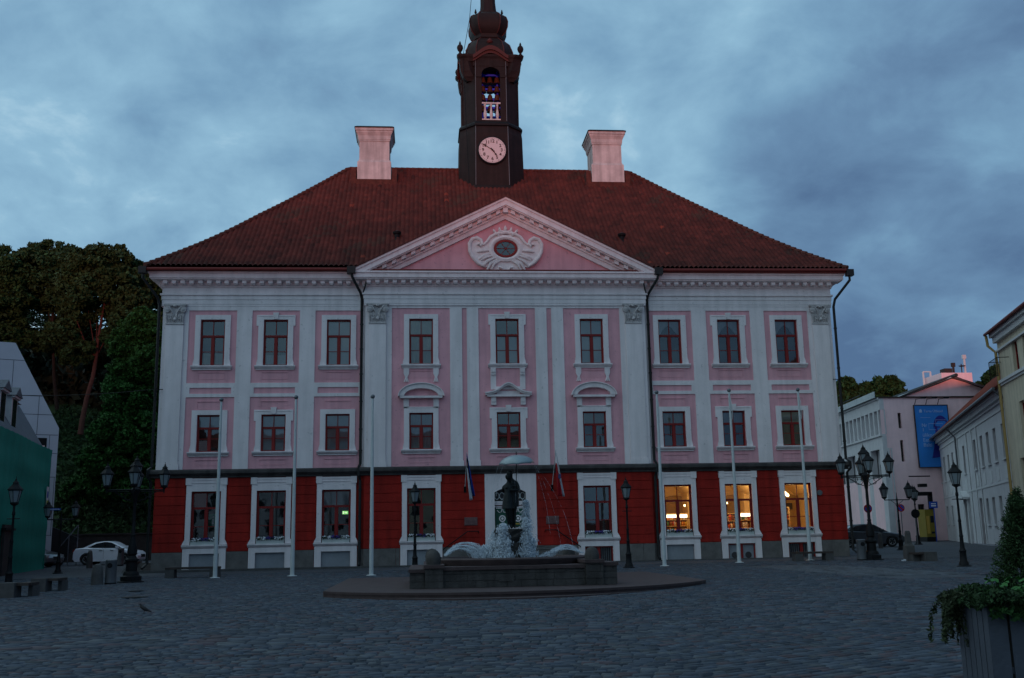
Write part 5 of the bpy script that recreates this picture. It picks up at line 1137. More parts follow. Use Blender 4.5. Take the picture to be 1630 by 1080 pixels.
# ================================================================ BENCHES, BOLLARDS, BINS
def bench(loc, L_, H_, rz, label, seat='bench_wood', legw=.35, dp=.5):
    o = empty('bench', loc, label, 'bench', 'stone benches on the square', rz)
    for s in (-1, 1):
        m = MB(); c = s*(L_/2-legw/2); m.loft([[(c-legw/2, -dp/2, -.08), (c+legw/2, -dp/2, -.08), (c+legw/2, dp/2, -.08), (c-legw/2, dp/2, -.08)], [(c-legw/2+.01, -dp/2+.01, H_-.085), (c+legw/2-.01, -dp/2+.01, H_-.085), (c+legw/2-.01, dp/2-.01, H_-.085), (c-legw/2+.01, dp/2-.01, H_-.085)]]); m.build('leg', 'concrete', o)
    m = MB(); n = 6
    for k in range(n): a = -dp/2+dp*k/n; m.box(-L_/2, L_/2, a+.006, a+dp/n-.006, H_-.084, H_)
    m.build('seat', seat, o); return o
def gp(px, py): p = gr(px, py); return (p.x, p.y, gz(p.x, p.y))
a, b = gr(272, 921), gr(338, 921); bench(((a.x+b.x)/2, (a.y+b.y)/2+.25, gz(a.x, a.y)), (b-a).length, .42, 0, 'stone bench in front of the leftmost flagpole')
a, b = gr(1267, 894), gr(1329, 894); bench(((a.x+b.x)/2, (a.y+b.y)/2+.25, gz(a.x, a.y)), (b-a).length, .40, R(-1), 'stone bench in front of the rightmost flagpole')
def bench_side(px0, px1, py, label, front, H_):          # seen from its end: heavy block legs
    a, b = gr(px0, py), gr(px1, py); o = empty('bench', ((a.x+b.x)/2, a.y+.1, gz(a.x, a.y)), label, 'bench', 'stone benches on the square', 0); w_ = (b-a).length; k_s = .66 if front else .9; o.location.x -= w_*(1-k_s)/2*(1.15 if front else -1); w_ *= k_s
    m = MB(); m.box(-w_/2, -w_/2+w_*.58, -.25, .3, -.08, H_-.0) if front else m.box(w_/2-w_*.6, w_/2, -.25, .3, -.08, H_); m.build('leg', 'concrete', o)
    m = MB(); m.box(w_/2-w_*.16, w_/2, .25, .8, -.08, H_-.1) if front else m.box(-w_/2, -w_/2+w_*.36, .2, .8, -.08, H_-.1); m.build('leg', 'concrete', o)
    m = MB()
    for k in range(5):
        t = k/5; yo = -.1+.17*k; (m.box(-w_/2+w_*.58, w_/2, yo, yo+.15, H_-.09, H_-.01) if front else m.box(-w_/2, w_/2-w_*.6, yo, yo+.15, H_-.09, H_-.01))
    m.build('seat', 'bench_wood', o); return o
bench_side(2, 57, 953, 'stone bench at the left edge, nearer of the two side by side', True, .42)
bench_side(55, 103, 943.5, 'stone bench at the left, farther of the two side by side', True, .42)
bench_side(1460, 1497, 895, 'stone bench beside the tall stone bollard on the right', False, .38)
def bollard(px, py, H_, r, label, prof=None, mt='concrete'):
    p = gp(px, py); m = MB(); prof = prof or [(r, -.05), (r*.98, H_*.5), (r*.8, H_*.85), (r*.6, H_*.95), (r*.2, H_)]; m.lathe(prof, n=12); o = m.build('bollard', mt, loc=p, smooth=True); tag(o, label, 'bollard', 'stone bollards'); return o
bollard(154, 932, .72, .20, 'squat stone bollard left of the tall grey cylinder, by the candelabra lamp')
bollard(142, 905, .95, .16, 'stone bollard in front of the white car')
bollard(1402.5, 873, .95, .14, 'stone bollard in front of the dark car')
p = gp(1448.5, 894); m = MB()
def sq(w_, z, tw_=0): return [(-w_, -w_, z), (w_, -w_, z), (w_, w_, z), (-w_, w_, z)]
m.loft([sq(.18, -.05), sq(.175, .10), sq(.165, .60), sq(.10, .70), sq(.085, 1.12), sq(.06, 1.2)]); o = m.build('bollard', 'concrete', loc=p); tag(o, 'tall stepped stone bollard beside the right-hand bench', 'bollard', 'stone bollards')
m = MB(); 
for k in range(4): m.box(-.18+k*.09, -.11+k*.09, -.06, .05, 0, .04+.03*(k % 2))
q = gp(1441, 894); o = m.build('litter', 'flag_white', loc=(q[0], q[1]-.1, q[2]+.02)); tag(o, 'crumpled white litter at the foot of the tall stone bollard', 'litter')
def bin_(px, py, H_, r, label):
    o = empty('litter_bin', gp(px, py), label, 'litter bin', 'grey cylindrical litter bins'); m = MB(); m.lathe([(r*1.02, -.05), (r*1.02, .07)], n=20); m.build('foot', 'iron_black', o); m = MB(); m.lathe([(r, .07), (r, H_-.08), (r*1.03, H_-.07), (r*1.03, H_-.02), (r*.85, H_)], n=24); m.build('body', 'metal_grey', o, smooth=True); m = MB(); m.tube([(0, -r*.7, H_-.2), (0, -r*1.02, H_-.2)], .09, 10); m.build('opening', 'iron_black', o); return o
bin_(175.5, 931, .85, .185, 'grey cylindrical litter bin right of the squat stone bollard'); bin_(1372.5, 893, .88, .19, 'grey cylindrical litter bin beside the right candelabra lamp'); bin_(191.5, 901, 1.0, .17, 'dark-topped litter bin in front of the white car')
m = MB(); m.lathe([(.34, 0), (.34, .012)], n=20); o = m.build('drain_cover', 'iron_black', loc=(*gp(214, 953)[:2], gp(214, 953)[2]+.03)); tag(o, 'dark round drain cover in the cobbles below the left candelabra lamp', 'drain cover')
m = MB(); m.lathe([(.22, 0), (.22, .012)], n=20); o = m.build('drain_cover', 'iron_black', loc=(*gp(216, 943)[:2], gp(216, 943)[2]+.03)); tag(o, 'smaller dark drain cover just behind the round one on the left', 'drain cover')
# dark steps block by the left corner
a = gp(238, 912); o = empty('cellar_steps', (a[0], a[1]+.3, a[2]), 'dark low steps with sloping cheek at the left corner of the hall', 'steps'); m = MB(); m.prism([(-1.3, -.05), (-.9, .5), (-.7, .5), (-.85, -.05)], -.3, 1.0); m.build('cheek', 'granite', o); m = MB()
for k in range(4): m.box(-.8+.02*k, .5, -.3+.25*k, 1.2, -.05+.12*k, .07+.12*k)
m.build('tread', 'granite', o)
# pigeon
p = gp(228, 979); o = empty('pigeon', (p[0], p[1], p[2]+.03), 'small dark pigeon standing on the cobbles at lower left', 'pigeon')
mat('feather', (.012, .010, .013), .6, .4, 30)
body = [((-.02, 0, .10), (.045, .045)), ((.045, 0, .085), (.05, .045)), ((.11, 0, .055), (.03, .022)), ((.19, 0, .02), (.016, .006)), ((-.055, 0, .15), (.026, .026)), ((-.075, 0, .19), (.024, .024)), ((-.10, 0, .187), (.009, .009)), ((-.118, 0, .18), (.004, .004))]
skinbody('body', body, [(0,1),(1,2),(2,3),(0,4),(4,5),(5,6),(6,7)], 'feather', o)
for s in (-1, 1): m = MB(); m.tube([(.02, s*.018, .05), (.015, s*.02, 0)], .004, 5); m.tube([(.02, s*.02, 0), (-.02, s*.025, 0)], .003, 4); m.build('leg', 'feather', o)
o.rotation_euler.z = R(-12)
# ================================================================ HILL ON THE LEFT
mat('grass', (.022, .045, .010), .95, .5, 1.2, .6, bscale=8); mat('bark_warm', (.09, .030, .022), .9, .3, 4, .6, bscale=12); mat('bark', (.025, .018, .014), .9, .3, 4, .6, bscale=12)  # bark_warm is a redder bark for the leaning trunk
mat('path_grey', (.20, .20, .20), .9, .15, 2); mat('wall_brown', (.045, .034, .032), .9, .3, 3, .5)
def hillz(x, y):
    t = y-77.5; z = 2.35+(max(0, min(t, 20)))*.55+max(0, min(t-20, 14))*.42
    return z+.5*math.sin(x*.21+y*.1)*min(1, max(0, t)/6)+.25*math.sin(x*.7)*min(1, max(0, t)/6)
xs = np.linspace(-110, 2, 90); ysn = np.linspace(74.3, 190, 80); V = np.array([(x, y, hillz(x, y)) for y in ysn for x in xs]); idx = np.arange(len(V)).reshape(80, 90)
Fq = np.stack([idx[:-1, :-1], idx[:-1, 1:], idx[1:, 1:], idx[1:, :-1]], -1).reshape(-1, 4); struct(npmesh('hill', V, Fq, 'grass', smooth=True))
m = MB(); m.quad((-60, 74.2, 2.42), (-8, 74.2, 2.42), (-8, 77.6, 2.44), (-60, 77.6, 2.44)); struct(m.build('path', 'path_grey'))
m = MB(); blockwall(m, -60, -9, 73.9, 74.3, .6, 2.46, 9, .6, .25); m.box(-60, -9, 73.8, 74.35, 2.46, 2.56); o = m.build('retaining_wall', 'wall_brown'); tag(o, 'low dark retaining wall at the foot of the wooded hill, behind the white car', 'wall')
# dark covered stair beside the netting building
o = empty('stair_parapet', (*on(-21.6, 66)[:3],), 'black parapet with sloping light handrail by the white building on the left', 'parapet'); 
a_ = at(85, 843, 66); b_ = at(125, 857, 66); m = MB(); xx0 = a_.x+21.6; xx1 = b_.x+21.6; zb0 = gz(-21.6, 66)
m.prism([(xx0-1.0, 0-.1), (xx0+.5, -.1), (xx1, 1.6), (xx1, b_.z-zb0), (xx0-.1, a_.z-zb0+.15), (xx0-1.0, a_.z-zb0+.2)], 0, .25); m.build('wall', 'pipe_black', o)
m = MB(); m.tube([(at(94, 872, 65.8).x+21.6, -.15, at(94, 872, 65.8).z-zb0), (at(124, 836.5, 65.8).x+21.6, -.15, at(124, 836.5, 65.8).z-zb0)], .035, 6)
for t in (0, .5, 1): xq = (at(94, 872, 65.8).x*(1-t)+at(124, 836.5, 65.8).x*t)+21.6; zq = (at(94, 872, 65.8).z*(1-t)+at(124, 836.5, 65.8).z*t)-zb0; m.tube([(xq, -.1, 0), (xq, -.1, zq)], .03, 5)
m.build('handrail', 'metal_grey', o)
# ================================================================ TREES
rng = np.random.default_rng(77)
def crown(blobs, leaf, dens, col, name='crown', parent=None, orig=(0, 0, 0)):
    Ps = []
    for (c, r) in blobs:
        c = np.array(c)-np.array(orig); nk = int(26*dens)+6; d = rng.normal(0, 1, (nk, 3)); d /= np.linalg.norm(d, axis=1)[:, None]; rad = r*rng.uniform(.45, 1.08, nk)**.6; K = c+d*rad[:, None]*np.array([1, 1, .82])
        for kc in K:
            n = int(rng.integers(28, 70)*dens); q = rng.normal(0, 1, (n, 3)); q /= np.linalg.norm(q, axis=1)[:, None]; Ps.append(kc+q*(r*.30*rng.uniform(.3, 1.15, n)**.5)[:, None]*np.array([1, 1, .6]))
    P = np.concatenate(Ps); cl = np.array(col)*rng.uniform(.7, 1.3, (len(P), 1)); return leafcloud(name, P, leaf, cl, 'leaf', parent, flat=.9, asp=1.3)
def tree(base, trunk, blobs, label, leaf=.135, dens=1.5, col=(.020, .058, .013), bark='bark', limbs=(), group=None, r0=.2):
    o = empty('tree', base, label, 'tree', group); b = Vector(base); m = MB(); pts = [Vector(p)-b for p in trunk]; n = len(pts); m.tube(pts, [r0*(1-.7*i/(n-1)) for i in range(n)], 9)
    tops = [Vector(c) for c, r in blobs]
    for c in tops[:5]:
        k = pts[min(n-1, max(1, int(n*.6)))]; e = c-b; mid = (k+e)/2+Vector((0, 0, -.3)); m.tube([k, mid, e], [r0*.22, r0*.12, r0*.03], 5, cap=False)
    for L_ in limbs: q = [Vector(p)-b for p in L_]; m.tube(q, [r0*.45*(1-.7*i/(len(q)-1)) for i in range(len(q))], 6)
    m.build('trunk', bark, o, smooth=True); crown(blobs, leaf, dens, col, 'crown', o, base); return o
def B(lst, Y, sp=1.5):
    return [((lambda p: (p.x, Y+rng.uniform(-sp, sp), p.z))(at(x, y, Y)), r) for x, y, r in lst]
def pt(x, y, Y): p = at(x, y, Y); return (p.x, p.y, p.z)
GL = 'tall trees on the hill left of the hall'
def hb(x, Y): p = at(x, 700, Y); return (p.x, Y, hillz(p.x, Y))
tree(hb(-20, 97), [hb(-20, 97), pt(-10, 560, 97), pt(0, 480, 97)], B([(-5, 412, 1.8), (-40, 425, 3), (12, 440, 2.2), (-15, 470, 3.0), (20, 478, 2.0), (-30, 520, 3), (14, 530, 2), (-5, 580, 2.4)], 97), 'tall dark tree at the far left edge of the hill, cut by the frame', group=GL)
tree(hb(88, 99), [hb(88, 99), pt(86, 600, 99), pt(84, 520, 99), pt(80, 440, 99)], B([(72, 402, 1.6), (45, 410, 1.4), (100, 412, 1.8), (62, 430, 2.2), (96, 440, 2.3), (38, 446, 1.5), (118, 425, 1.4), (78, 470, 2.2), (110, 480, 2.0), (46, 470, 1.2), (95, 520, 1.6), (78, 545, 1.3), (112, 560, 1.5)], 99), 'tall dark tree with a domed top, left of the reddish trunk', group=GL, col=(.020, .055, .014))
T3 = [pt(128, 692, 93), pt(131, 670, 93), pt(138, 635, 93), pt(148, 600, 93), pt(153, 570, 93), pt(158, 530, 93), pt(164, 495, 93), pt(172, 465, 93)]
tree(T3[0], T3, B([(150, 412, 1.7), (180, 420, 1.9), (205, 432, 1.7), (133, 425, 1.6), (165, 445, 2.3), (200, 460, 2.1), (225, 450, 1.4), (140, 470, 1.9), (185, 490, 2.0), (215, 490, 1.6), (125, 500, 1.4), (122, 455, 1.5), (210, 520, 1.4), (130, 560, 1.2), (105, 530, 1.4), (185, 540, 1.1)], 93, 2), 'tree with a reddish leaning trunk standing before the others on the hill',
     bark='bark_warm', r0=.26, col=(.024, .055, .013), group=GL, limbs=[[T3[4], pt(135, 545, 93), pt(122, 510, 92)], [T3[6], pt(182, 475, 93), pt(190, 450, 93)]])
tree(hb(215, 96), [hb(215, 96), pt(228, 560, 96), pt(235, 480, 96)], B([(240, 452, 1.3), (232, 480, 1.8), (245, 500, 1.8), (222, 520, 1.8), (242, 550, 2.0), (225, 590, 2), (255, 462, 1.5), (252, 448, .8)], 96), 'dark tree on the hill touching the left corner of the hall roof', group=GL)
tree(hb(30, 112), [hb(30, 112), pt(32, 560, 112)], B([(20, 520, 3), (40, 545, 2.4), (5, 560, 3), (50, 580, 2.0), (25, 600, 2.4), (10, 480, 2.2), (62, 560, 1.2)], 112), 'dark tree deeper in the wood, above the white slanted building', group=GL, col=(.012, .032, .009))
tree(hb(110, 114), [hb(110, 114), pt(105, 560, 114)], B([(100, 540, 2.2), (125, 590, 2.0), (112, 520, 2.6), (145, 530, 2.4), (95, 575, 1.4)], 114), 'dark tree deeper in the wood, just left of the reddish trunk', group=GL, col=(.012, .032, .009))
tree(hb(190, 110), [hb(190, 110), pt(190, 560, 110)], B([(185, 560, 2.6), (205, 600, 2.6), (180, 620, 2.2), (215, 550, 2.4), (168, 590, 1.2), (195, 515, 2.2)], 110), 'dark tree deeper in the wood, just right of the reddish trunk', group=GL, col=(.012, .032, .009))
tree(on(-16.2, 79)[:2]+(hillz(-16.2, 79),), [on(-16.2, 79)[:2]+(hillz(-16.2, 79),), pt(222, 700, 79), pt(225, 600, 79)],
     B([(228, 512, 1.1), (240, 535, 1.3), (212, 530, 1.1), (200, 550, 1.2), (225, 560, 1.5), (245, 575, 1.5), (205, 590, 1.4), (228, 610, 1.6), (190, 620, 1.2), (212, 640, 1.5), (242, 640, 1.6), (185, 655, 1.2), (200, 680, 1.6), (235, 690, 1.7), (170, 690, 1.1), (180, 720, 1.5), (215, 730, 1.6), (245, 735, 1.5), (160, 735, 1.2), (150, 765, 1.1), (185, 765, 1.4), (225, 775, 1.3)], 79, 1.2), 'bright green bushy tree at the foot of the hill, hard against the hall', leaf=.11, dens=2.0, col=(.02, .08, .011), group='green trees at the foot of the hill')
tree(on(-21.5, 82)[:2]+(hillz(-21.5, 82),), [on(-21.5, 82)[:2]+(hillz(-21.5, 82),), pt(150, 770, 82)], B([(135, 765, 1.0), (150, 745, 1.1), (120, 780, .9), (165, 785, 1.2), (140, 795, .9)], 82, .6), 'low green bush on the slope above the white car', leaf=.13, dens=1.3, col=(.022, .07, .012), group='green trees at the foot of the hill', r0=.12)
n = 26000; X = rng.uniform(-34, -9, n); Y = 77.8+rng.uniform(0, 1, n)**1.3*22; Z = np.array([hillz(x, y) for x, y in zip(X, Y)])+rng.uniform(0, 1, n)**2*(.5+np.maximum(0, np.sin(X*.9)*np.sin(Y*.7+X*.4))*1.6*(Y > 84)); o = leafcloud('ground_cover', np.stack([X, Y, Z], 1), .13, np.array([[.018, .042, .010]])*rng.uniform(.5, 1.5, (n, 1))); o['kind'] = 'stuff'
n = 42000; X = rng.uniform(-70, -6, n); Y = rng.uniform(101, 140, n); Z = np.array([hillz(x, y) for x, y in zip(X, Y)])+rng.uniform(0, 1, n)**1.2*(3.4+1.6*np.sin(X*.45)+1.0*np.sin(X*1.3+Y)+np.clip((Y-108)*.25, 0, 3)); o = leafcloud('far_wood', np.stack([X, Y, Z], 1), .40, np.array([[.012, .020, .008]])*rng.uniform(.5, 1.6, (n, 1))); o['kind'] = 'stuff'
GR = 'trees beyond the pink building'
tree(on(45, 124), [on(45, 124), pt(1372, 680, 124)], B([(1350, 625, 1.6), (1352, 650, 2.6), (1375, 640, 2.6), (1398, 628, 2.2), (1345, 680, 3), (1370, 665, 3), (1400, 650, 2.6), (1345, 612, 1.0), (1345, 720, 3), (1375, 700, 3)], 124), 'dark tree behind the long roof, next to the right corner of the hall', group=GR, leaf=.26)
tree(on(50, 122), [on(50, 122), pt(1415, 680, 122)], B([(1413, 615, 1.2), (1412, 632, 1.7), (1425, 640, 1.6), (1410, 655, 2)], 122), 'small round-topped tree peeping over the long roof of the pink building', group=GR, leaf=.22)
tree(on(62, 118), [on(62, 118), pt(1578, 660, 118)], B([(1590, 597, 1.3), (1575, 606, 1.1), (1603, 600, 1.6), (1565, 618, 1.0), (1585, 622, 2.0), (1605, 625, 2.0)], 118), 'dark tree between the pink building and the yellow house', group=GR, leaf=.20)
# ================================================================ LEFT BUILDINGS
mat('net_green', (.004, .24, .18), .8, .12, .6, .4, streak=.1, bscale=6, bdist=.03); mat('slate', (.085, .095, .12), .6, .25, 3, .3); mat('panel_white', (.46, .48, .56), .7, .06, .8); mat('wall_grey', (.56, .56, .58), .9, .12, 1.4, .2, streak=.08); mat('wall_yellow', (.60, .53, .40), .9, .12, 1.4, .2, streak=.2); mat('wall_pink', (.88, .62, .64), .9, .10, .8, .2, streak=.06); mat('roof_red', (.20, .05, .035), .85, .3, 2.5, .4); mat('roof_metal', (.42, .46, .48), .6, .2, 2)
mat('window_dark', (.012, .014, .018), .2, .1, 2, spec=.25); mat('trim_pale', (.58, .59, .60), .9, .1, 3)
def onw(px, py, P0, d_, n_):
    r = ray(px, py); q = P0-Vector((0, 0, EYE)); t = q.dot(n_)/r.dot(n_); w_ = r*t; return (w_-q).dot(d_), w_.z+EYE
la = R(-9.4); Pn = Vector((at(82, 727, 58.6).x, 58.6, .55)); rzl = math.pi/2-la           # local x runs along the wall away from us
dnn = Vector((math.sin(la), math.cos(la), 0)); nnn = Vector((math.cos(la), -math.sin(la), 0))
def son(px, py, inn): return onw(px, py, Vector((Pn.x, Pn.y, 0))-nnn*inn, dnn, nnn)[0]
NZT = onw(82, 727, Vector((Pn.x, Pn.y, 0)), dnn, nnn)[1]-.55
hb_ = empty('netted_house', Pn, 'house wrapped in green scaffold netting with grey dormered mansard roof at the left edge', 'house', rz=rzl)
m = MB(); m.box(-30, -.1, .35, 12, -1, 6.1); m.build('wall', 'wall_grey', hb_)
nx, nz = 150, 30; V = np.array([(-26+26*i/nx, .0+.004*math.sin(i*.9)+.03*math.sin(i*.13+j*.35)+.04*math.sin(j*math.pi*5/nz)**2, -.45+6.85*j/nz+(.015*math.sin(i*1.1) if j == nz else 0)) for j in range(nz+1) for i in range(nx+1)]); idx = np.arange(len(V)).reshape(nz+1, nx+1)
npmesh('netting', V, np.stack([idx[:-1, :-1], idx[:-1, 1:], idx[1:, 1:], idx[1:, :-1]], -1).reshape(-1, 4), 'net_green', parent=hb_, smooth=True)
V2 = np.array([(0.0+.03*math.sin(j), .0+3.0*i/12, -.45+6.85*j/nz) for j in range(nz+1) for i in range(13)]); idx = np.arange(len(V2)).reshape(nz+1, 13); npmesh('netting', V2, np.stack([idx[:-1, :-1], idx[:-1, 1:], idx[1:, 1:], idx[1:, :-1]], -1).reshape(-1, 4), 'net_green', parent=hb_)
m = MB()
for x in np.arange(-25, 0, 2.5): m.tube([(x, .22, -.6), (x, .22, 6.3)], .03, 6)
for z in (1.8, 3.8, 5.8): m.tube([(-26, .22, z), (0, .22, z)], .03, 6)
m.build('scaffold', 'metal_grey', hb_)
m = MB(); m.loft([[(-30, .1, 6.0), (-.1, .1, 6.0), (-.1, 12, 6.0), (-30, 12, 6.0)], [(-30, 1.9, 8.9), (son(32, 632, 1.9), 1.9, 8.9), (son(32, 632, 1.9), 10, 8.9), (-30, 10, 8.9)]]); m.build('mansard', 'slate', hb_)
m = MB(); m.loft([[(-30, 1.6, 8.85), (son(36, 630, 1.6), 1.6, 8.85), (son(36, 630, 1.6), 10.3, 8.85), (-30, 10.3, 8.85)], [(-30, 5, 10.6), (-6, 5, 10.6), (-6, 6, 10.6), (-30, 6, 10.6)]]); m.build('roof', 'roof_red', hb_)
for x in (son(24, 660, .7), son(24, 660, .7)-2.5, son(24, 660, .7)-5, son(24, 660, .7)-7.5):
    m = MB(); m.box(x-.62, x+.62, .75, 3, 6.75, 8.55, 0); m.prism([(x-.8, 8.5), (x+.8, 8.5), (x, 8.98)], .55, 3, 2)
    m.box(x-.42, x-.04, .72, .749, 6.95, 8.35, 1); m.box(x+.04, x+.42, .72, .749, 6.95, 8.35, 1); m.box(x-.72, x+.72, .62, .76, 8.4, 8.5, 0); m.build('dormer', ['trim_pale', 'window_dark', 'slate'], hb_)
m = MB(); m.box(-10.6, -8.8, -.12, .0, -.6, 2.15, 0); m.box(-10.7, -8.7, -.2, .0, 1.9, 2.0, 1); m.build('hoarding', ['wall_brown', 'iron_black'], hb_)
m = MB(); m.box(-1.05, -.55, -.08, -.06, 3.02, 4.35, 0); m.box(-1.04, -.56, -.09, -.081, 3.42, 3.62, 1); m.box(-.95, -.68, -.09, -.081, 3.75, 4.1, 2); sg = m.build('banner', ['flag_white', 'banner_lime' if 'banner_lime' in M else mat('banner_lime', (.35, .42, .03), .7, .05, 3).name, 'flag_blue']); sg.location = Pn; sg.rotation_euler.z = rzl; tag(sg, 'small white, blue and lime banner hanging on the green netting', 'banner')
# white slanted building
wba = R(24); Pw = at(25, 546, 62.0); dwx = Vector((math.cos(wba), math.sin(wba), 0)); nwx = Vector((-math.sin(wba), math.cos(wba), 0))
zb0 = gz(Pw.x, 62); wb = empty('gabled_building', (Pw.x, Pw.y, zb0), 'tall white panelled building with a steep slanted edge, behind the netted house', 'building', rz=wba)
def onb(px, py):
    r = ray(px, py); q = Vector((Pw.x, Pw.y, 0-EYE)); t = q.dot(nwx)/r.dot(nwx); w_ = r*t; return ((w_-q).dot(dwx), w_.z+EYE-zb0)
ol = [onb(-60, 546), onb(25, 546), onb(94, 682), onb(80, 880), onb(-60, 880)]; ol[3] = (ol[2][0], -.8); ol[4] = (ol[0][0], -.8); ol[0] = (ol[0][0], ol[1][1])
m = MB(); m.prism(ol[::-1], 0, 11); m.build('wall', 'panel_white', wb)
m = MB()
def clipx(z):
    zt, z2 = ol[1][1], ol[2][1]; return ol[1][0]+(ol[2][0]-ol[1][0])*(zt-z)/(zt-z2) if z > z2 else ol[2][0]
for k, z in enumerate((12.1, 10.0, 8.9, 7.7, 6.6, 5.2, 3.4, 1.8)):
    m.box(ol[0][0], clipx(z)-.03, -.006, -.001, z, z+.035)
for k, x in enumerate(np.arange(-3.4, 2.8, 1.12)):
    for j, (za, zb_) in enumerate(((10.0, 12.1), (7.7, 10.0), (5.2, 7.7), (1.8, 5.2))):
        xx = x+(.4 if j % 2 else 0)
        if clipx(zb_) > xx: m.box(xx, xx+.03, -.006, -.001, za, zb_)
m.build('panel_joint', 'slate', wb)
a_ = onb(52, 697); b_ = onb(73, 724); m = MB(); m.box(a_[0], b_[0], -.02, .0, b_[1]-.2, a_[1], 0); m.box(a_[0]+.15, b_[0]-.1, -.03, -.021, b_[1]-.2, a_[1]-.45, 1); m.build('window', ['iron_black', 'wall_pink'], wb)  # pink panel paints a reflection into the dark window
# ================================================================ RIGHT BUILDINGS
ga = R(21); Pg = Vector((32.15, 54.36, 0)); dg_ = Vector((math.sin(ga), math.cos(ga), 0)); ng = Vector((-math.cos(ga), math.sin(ga), 0))
gh = empty('grey_house', (Pg.x, Pg.y, .55), 'long two-storey pale grey house with red tiled roof and quoins, right of the square', 'house', rz=math.pi/2-ga)
S0, S1 = -3.6, 36.2; ZB = -.55
def gwin(l, r, t, b):
    s0, zt = onw(l, t, Pg, dg_, ng); s1, _ = onw(r, t, Pg, dg_, ng); _, zb_ = onw((l+r)/2, b, Pg, dg_, ng); return s0, s1, zt, zb_
def cc(u, v): return 1440+u/3.37, 570+v/3.37
GW = []
for (u0, u1) in ((365, 398), (405, 435), (440, 470), (478, 510), (525, 560), (307, 333), (225, 243), (200, 220), (155, 175), (182, 195), (250, 262)):
    x0, _ = cc(u0, 0); x1, _ = cc(u1, 0); a, _ = onw(x0, 730, Pg, dg_, ng); b, _ = onw(x1, 730, Pg, dg_, ng); c = (a+b)/2; GW.append((c-.48, c+.48, 4.95, 6.85, 'U'))
for (u0, u1) in ((440, 470), (478, 500), (515, 540), (568, 600), (180, 200), (205, 218), (228, 245), (252, 275)):
    x0, _ = cc(u0, 0); x1, _ = cc(u1, 0); a, _ = onw(x0, 830, Pg, dg_, ng); b, _ = onw(x1, 830, Pg, dg_, ng); c = (a+b)/2; GW.append((c-.48, c+.48, 1.35+.012*c, 3.0, 'L'))
dc1 = onw(cc(420, 0)[0], 830, Pg, dg_, ng)[0]; dc2 = onw(cc(350, 0)[0], 830, Pg, dg_, ng)[0]
m = MB(); Hs = [(a, b, c-.0, d) for a, b, c, d, k in GW]+[(dc1-.55, dc1+.55, -.6, 3.1), (dc2-.6, dc2+.6, -.6, 2.75)]
grid_wall(m, S0, S1, ZB-1, 8.55, Hs, 0, -.28)
m.quad((S1, 0, -1.5), (S1, -10, -1.5), (S1, -10, 8.5), (S1, 0, 8.5)); m.quad((S0, 0, -1.5), (S0, -10, -1.5), (S0, -10, 8.5), (S0, 0, 8.5)); m.build('wall', 'wall_grey', gh)
for a, b, c, d in Hs:
    door = d-c > 2.2
    m = MB(); m.quad((a, -.24, c), (b, -.24, c), (b, -.24, d), (a, -.24, d), 1)
    for s in (a, (a+b)/2-.03, b-.06): m.box(s, s+.06, -.235, -.19, c, d, 0)
    for z in (c, c+(d-c)*.62, d-.06): m.box(a, b, -.234, -.195, z, z+.05, 0)
    if not door: m.box(a-.08, b+.08, 0.001, .1, c-.08, c, 2)
    m.build('door' if door else 'window', ['frame_red' if door else 'wall_brown', 'window_dark', 'trim_pale'], gh)
m = MB()
for z0_, z1_, d in ((7.55, 7.68, .06), (7.95, 8.1, .12), (8.1, 8.35, .3), (8.35, 8.5, .42)): m.box(S0-.1, S1+.1, .001, d, z0_, z1_)
m.box(S0, S1, .001, .04, 3.65, 3.75); m.build('cornice', 'trim_pale', gh)
m = MB()
for c in [(a+b)/2 for a, b, _, _, k in GW if k == 'U']: m.box(c-.45, c+.45, .001, .025, 3.85, 4.55)
m.box(S0+.2, S1-.2, .0008, .006, 4.17, 4.2)
m.build('panel_moulding', 'trim_pale', gh)
for sc0 in (S1-.45, dc2-2.4, dc2+2.0, dc1-1.2, dc1+.9):
    m = MB()
    for k in range(22): w_ = .42 if k % 2 else .3; m.box(sc0, sc0+w_, .001, .05, ZB+.3+k*.36, ZB+.58+k*.36)
    m.box(sc0, sc0+.3, .0005, .03, ZB+.3, ZB+8.2); m.build('quoin', 'trim_pale', gh)
m = MB(); m.box(dc2-1.1, dc2+1.1, .001, .5, 3.2, 3.35); m.box(dc2-.95, dc2-.62, .001, .16, -.8, 3.2); m.box(dc2+.62, dc2+.95, .001, .16, -.8, 3.2); m.prism([(dc2-1.1, 3.35), (dc2+1.1, 3.35), (dc2, 3.8)], .001, .45); m.build('portal', 'trim_pale', gh)
m = MB(); m.box(S0-.02, S1, .001, .06, ZB-1, .25); m.build('plinth', 'plinth_render', gh)
RZG = onw(1602, 594, Pg-ng*5.0, dg_, ng)[1]-.55; print('ridge', RZG)
m = MB(); RG = [[(S0-.3, .62, 8.5), (S1+.5, .62, 8.5), (S1+.5, -10.6, 8.5), (S0-.3, -10.6, 8.5)], [(S0-.3, -4.6, RZG), (S1-5.5, -4.6, RZG), (S1-5.5, -5.4, RZG), (S0-.3, -5.4, RZG)]]; m.loft(RG)
for k in range(130):
    x = S0-.3+k*(S1-S0+.5)/130; m.tube([(x, .62, 8.54), (min(x, S1-5.5), -4.6, RZG+.04)], .045, 4, cap=False)
m.build('roof', 'roof_red', gh)
m = MB(); m.tube([(S0, .68, 8.48), (S1+.5, .68, 8.48)], .08, 8); m.tube([(S0+.1, .66, 8.4), (S0+.1, .12, 7.8), (S0+.1, .12, -.6)], .07, 8); m.tube([(dc2+2.3, .66, 8.4), (dc2+2.3, .12, 7.7), (dc2+2.3, .12, 4.2)], .06, 8); m.build('downpipe', 'metal_grey', gh, smooth=True)
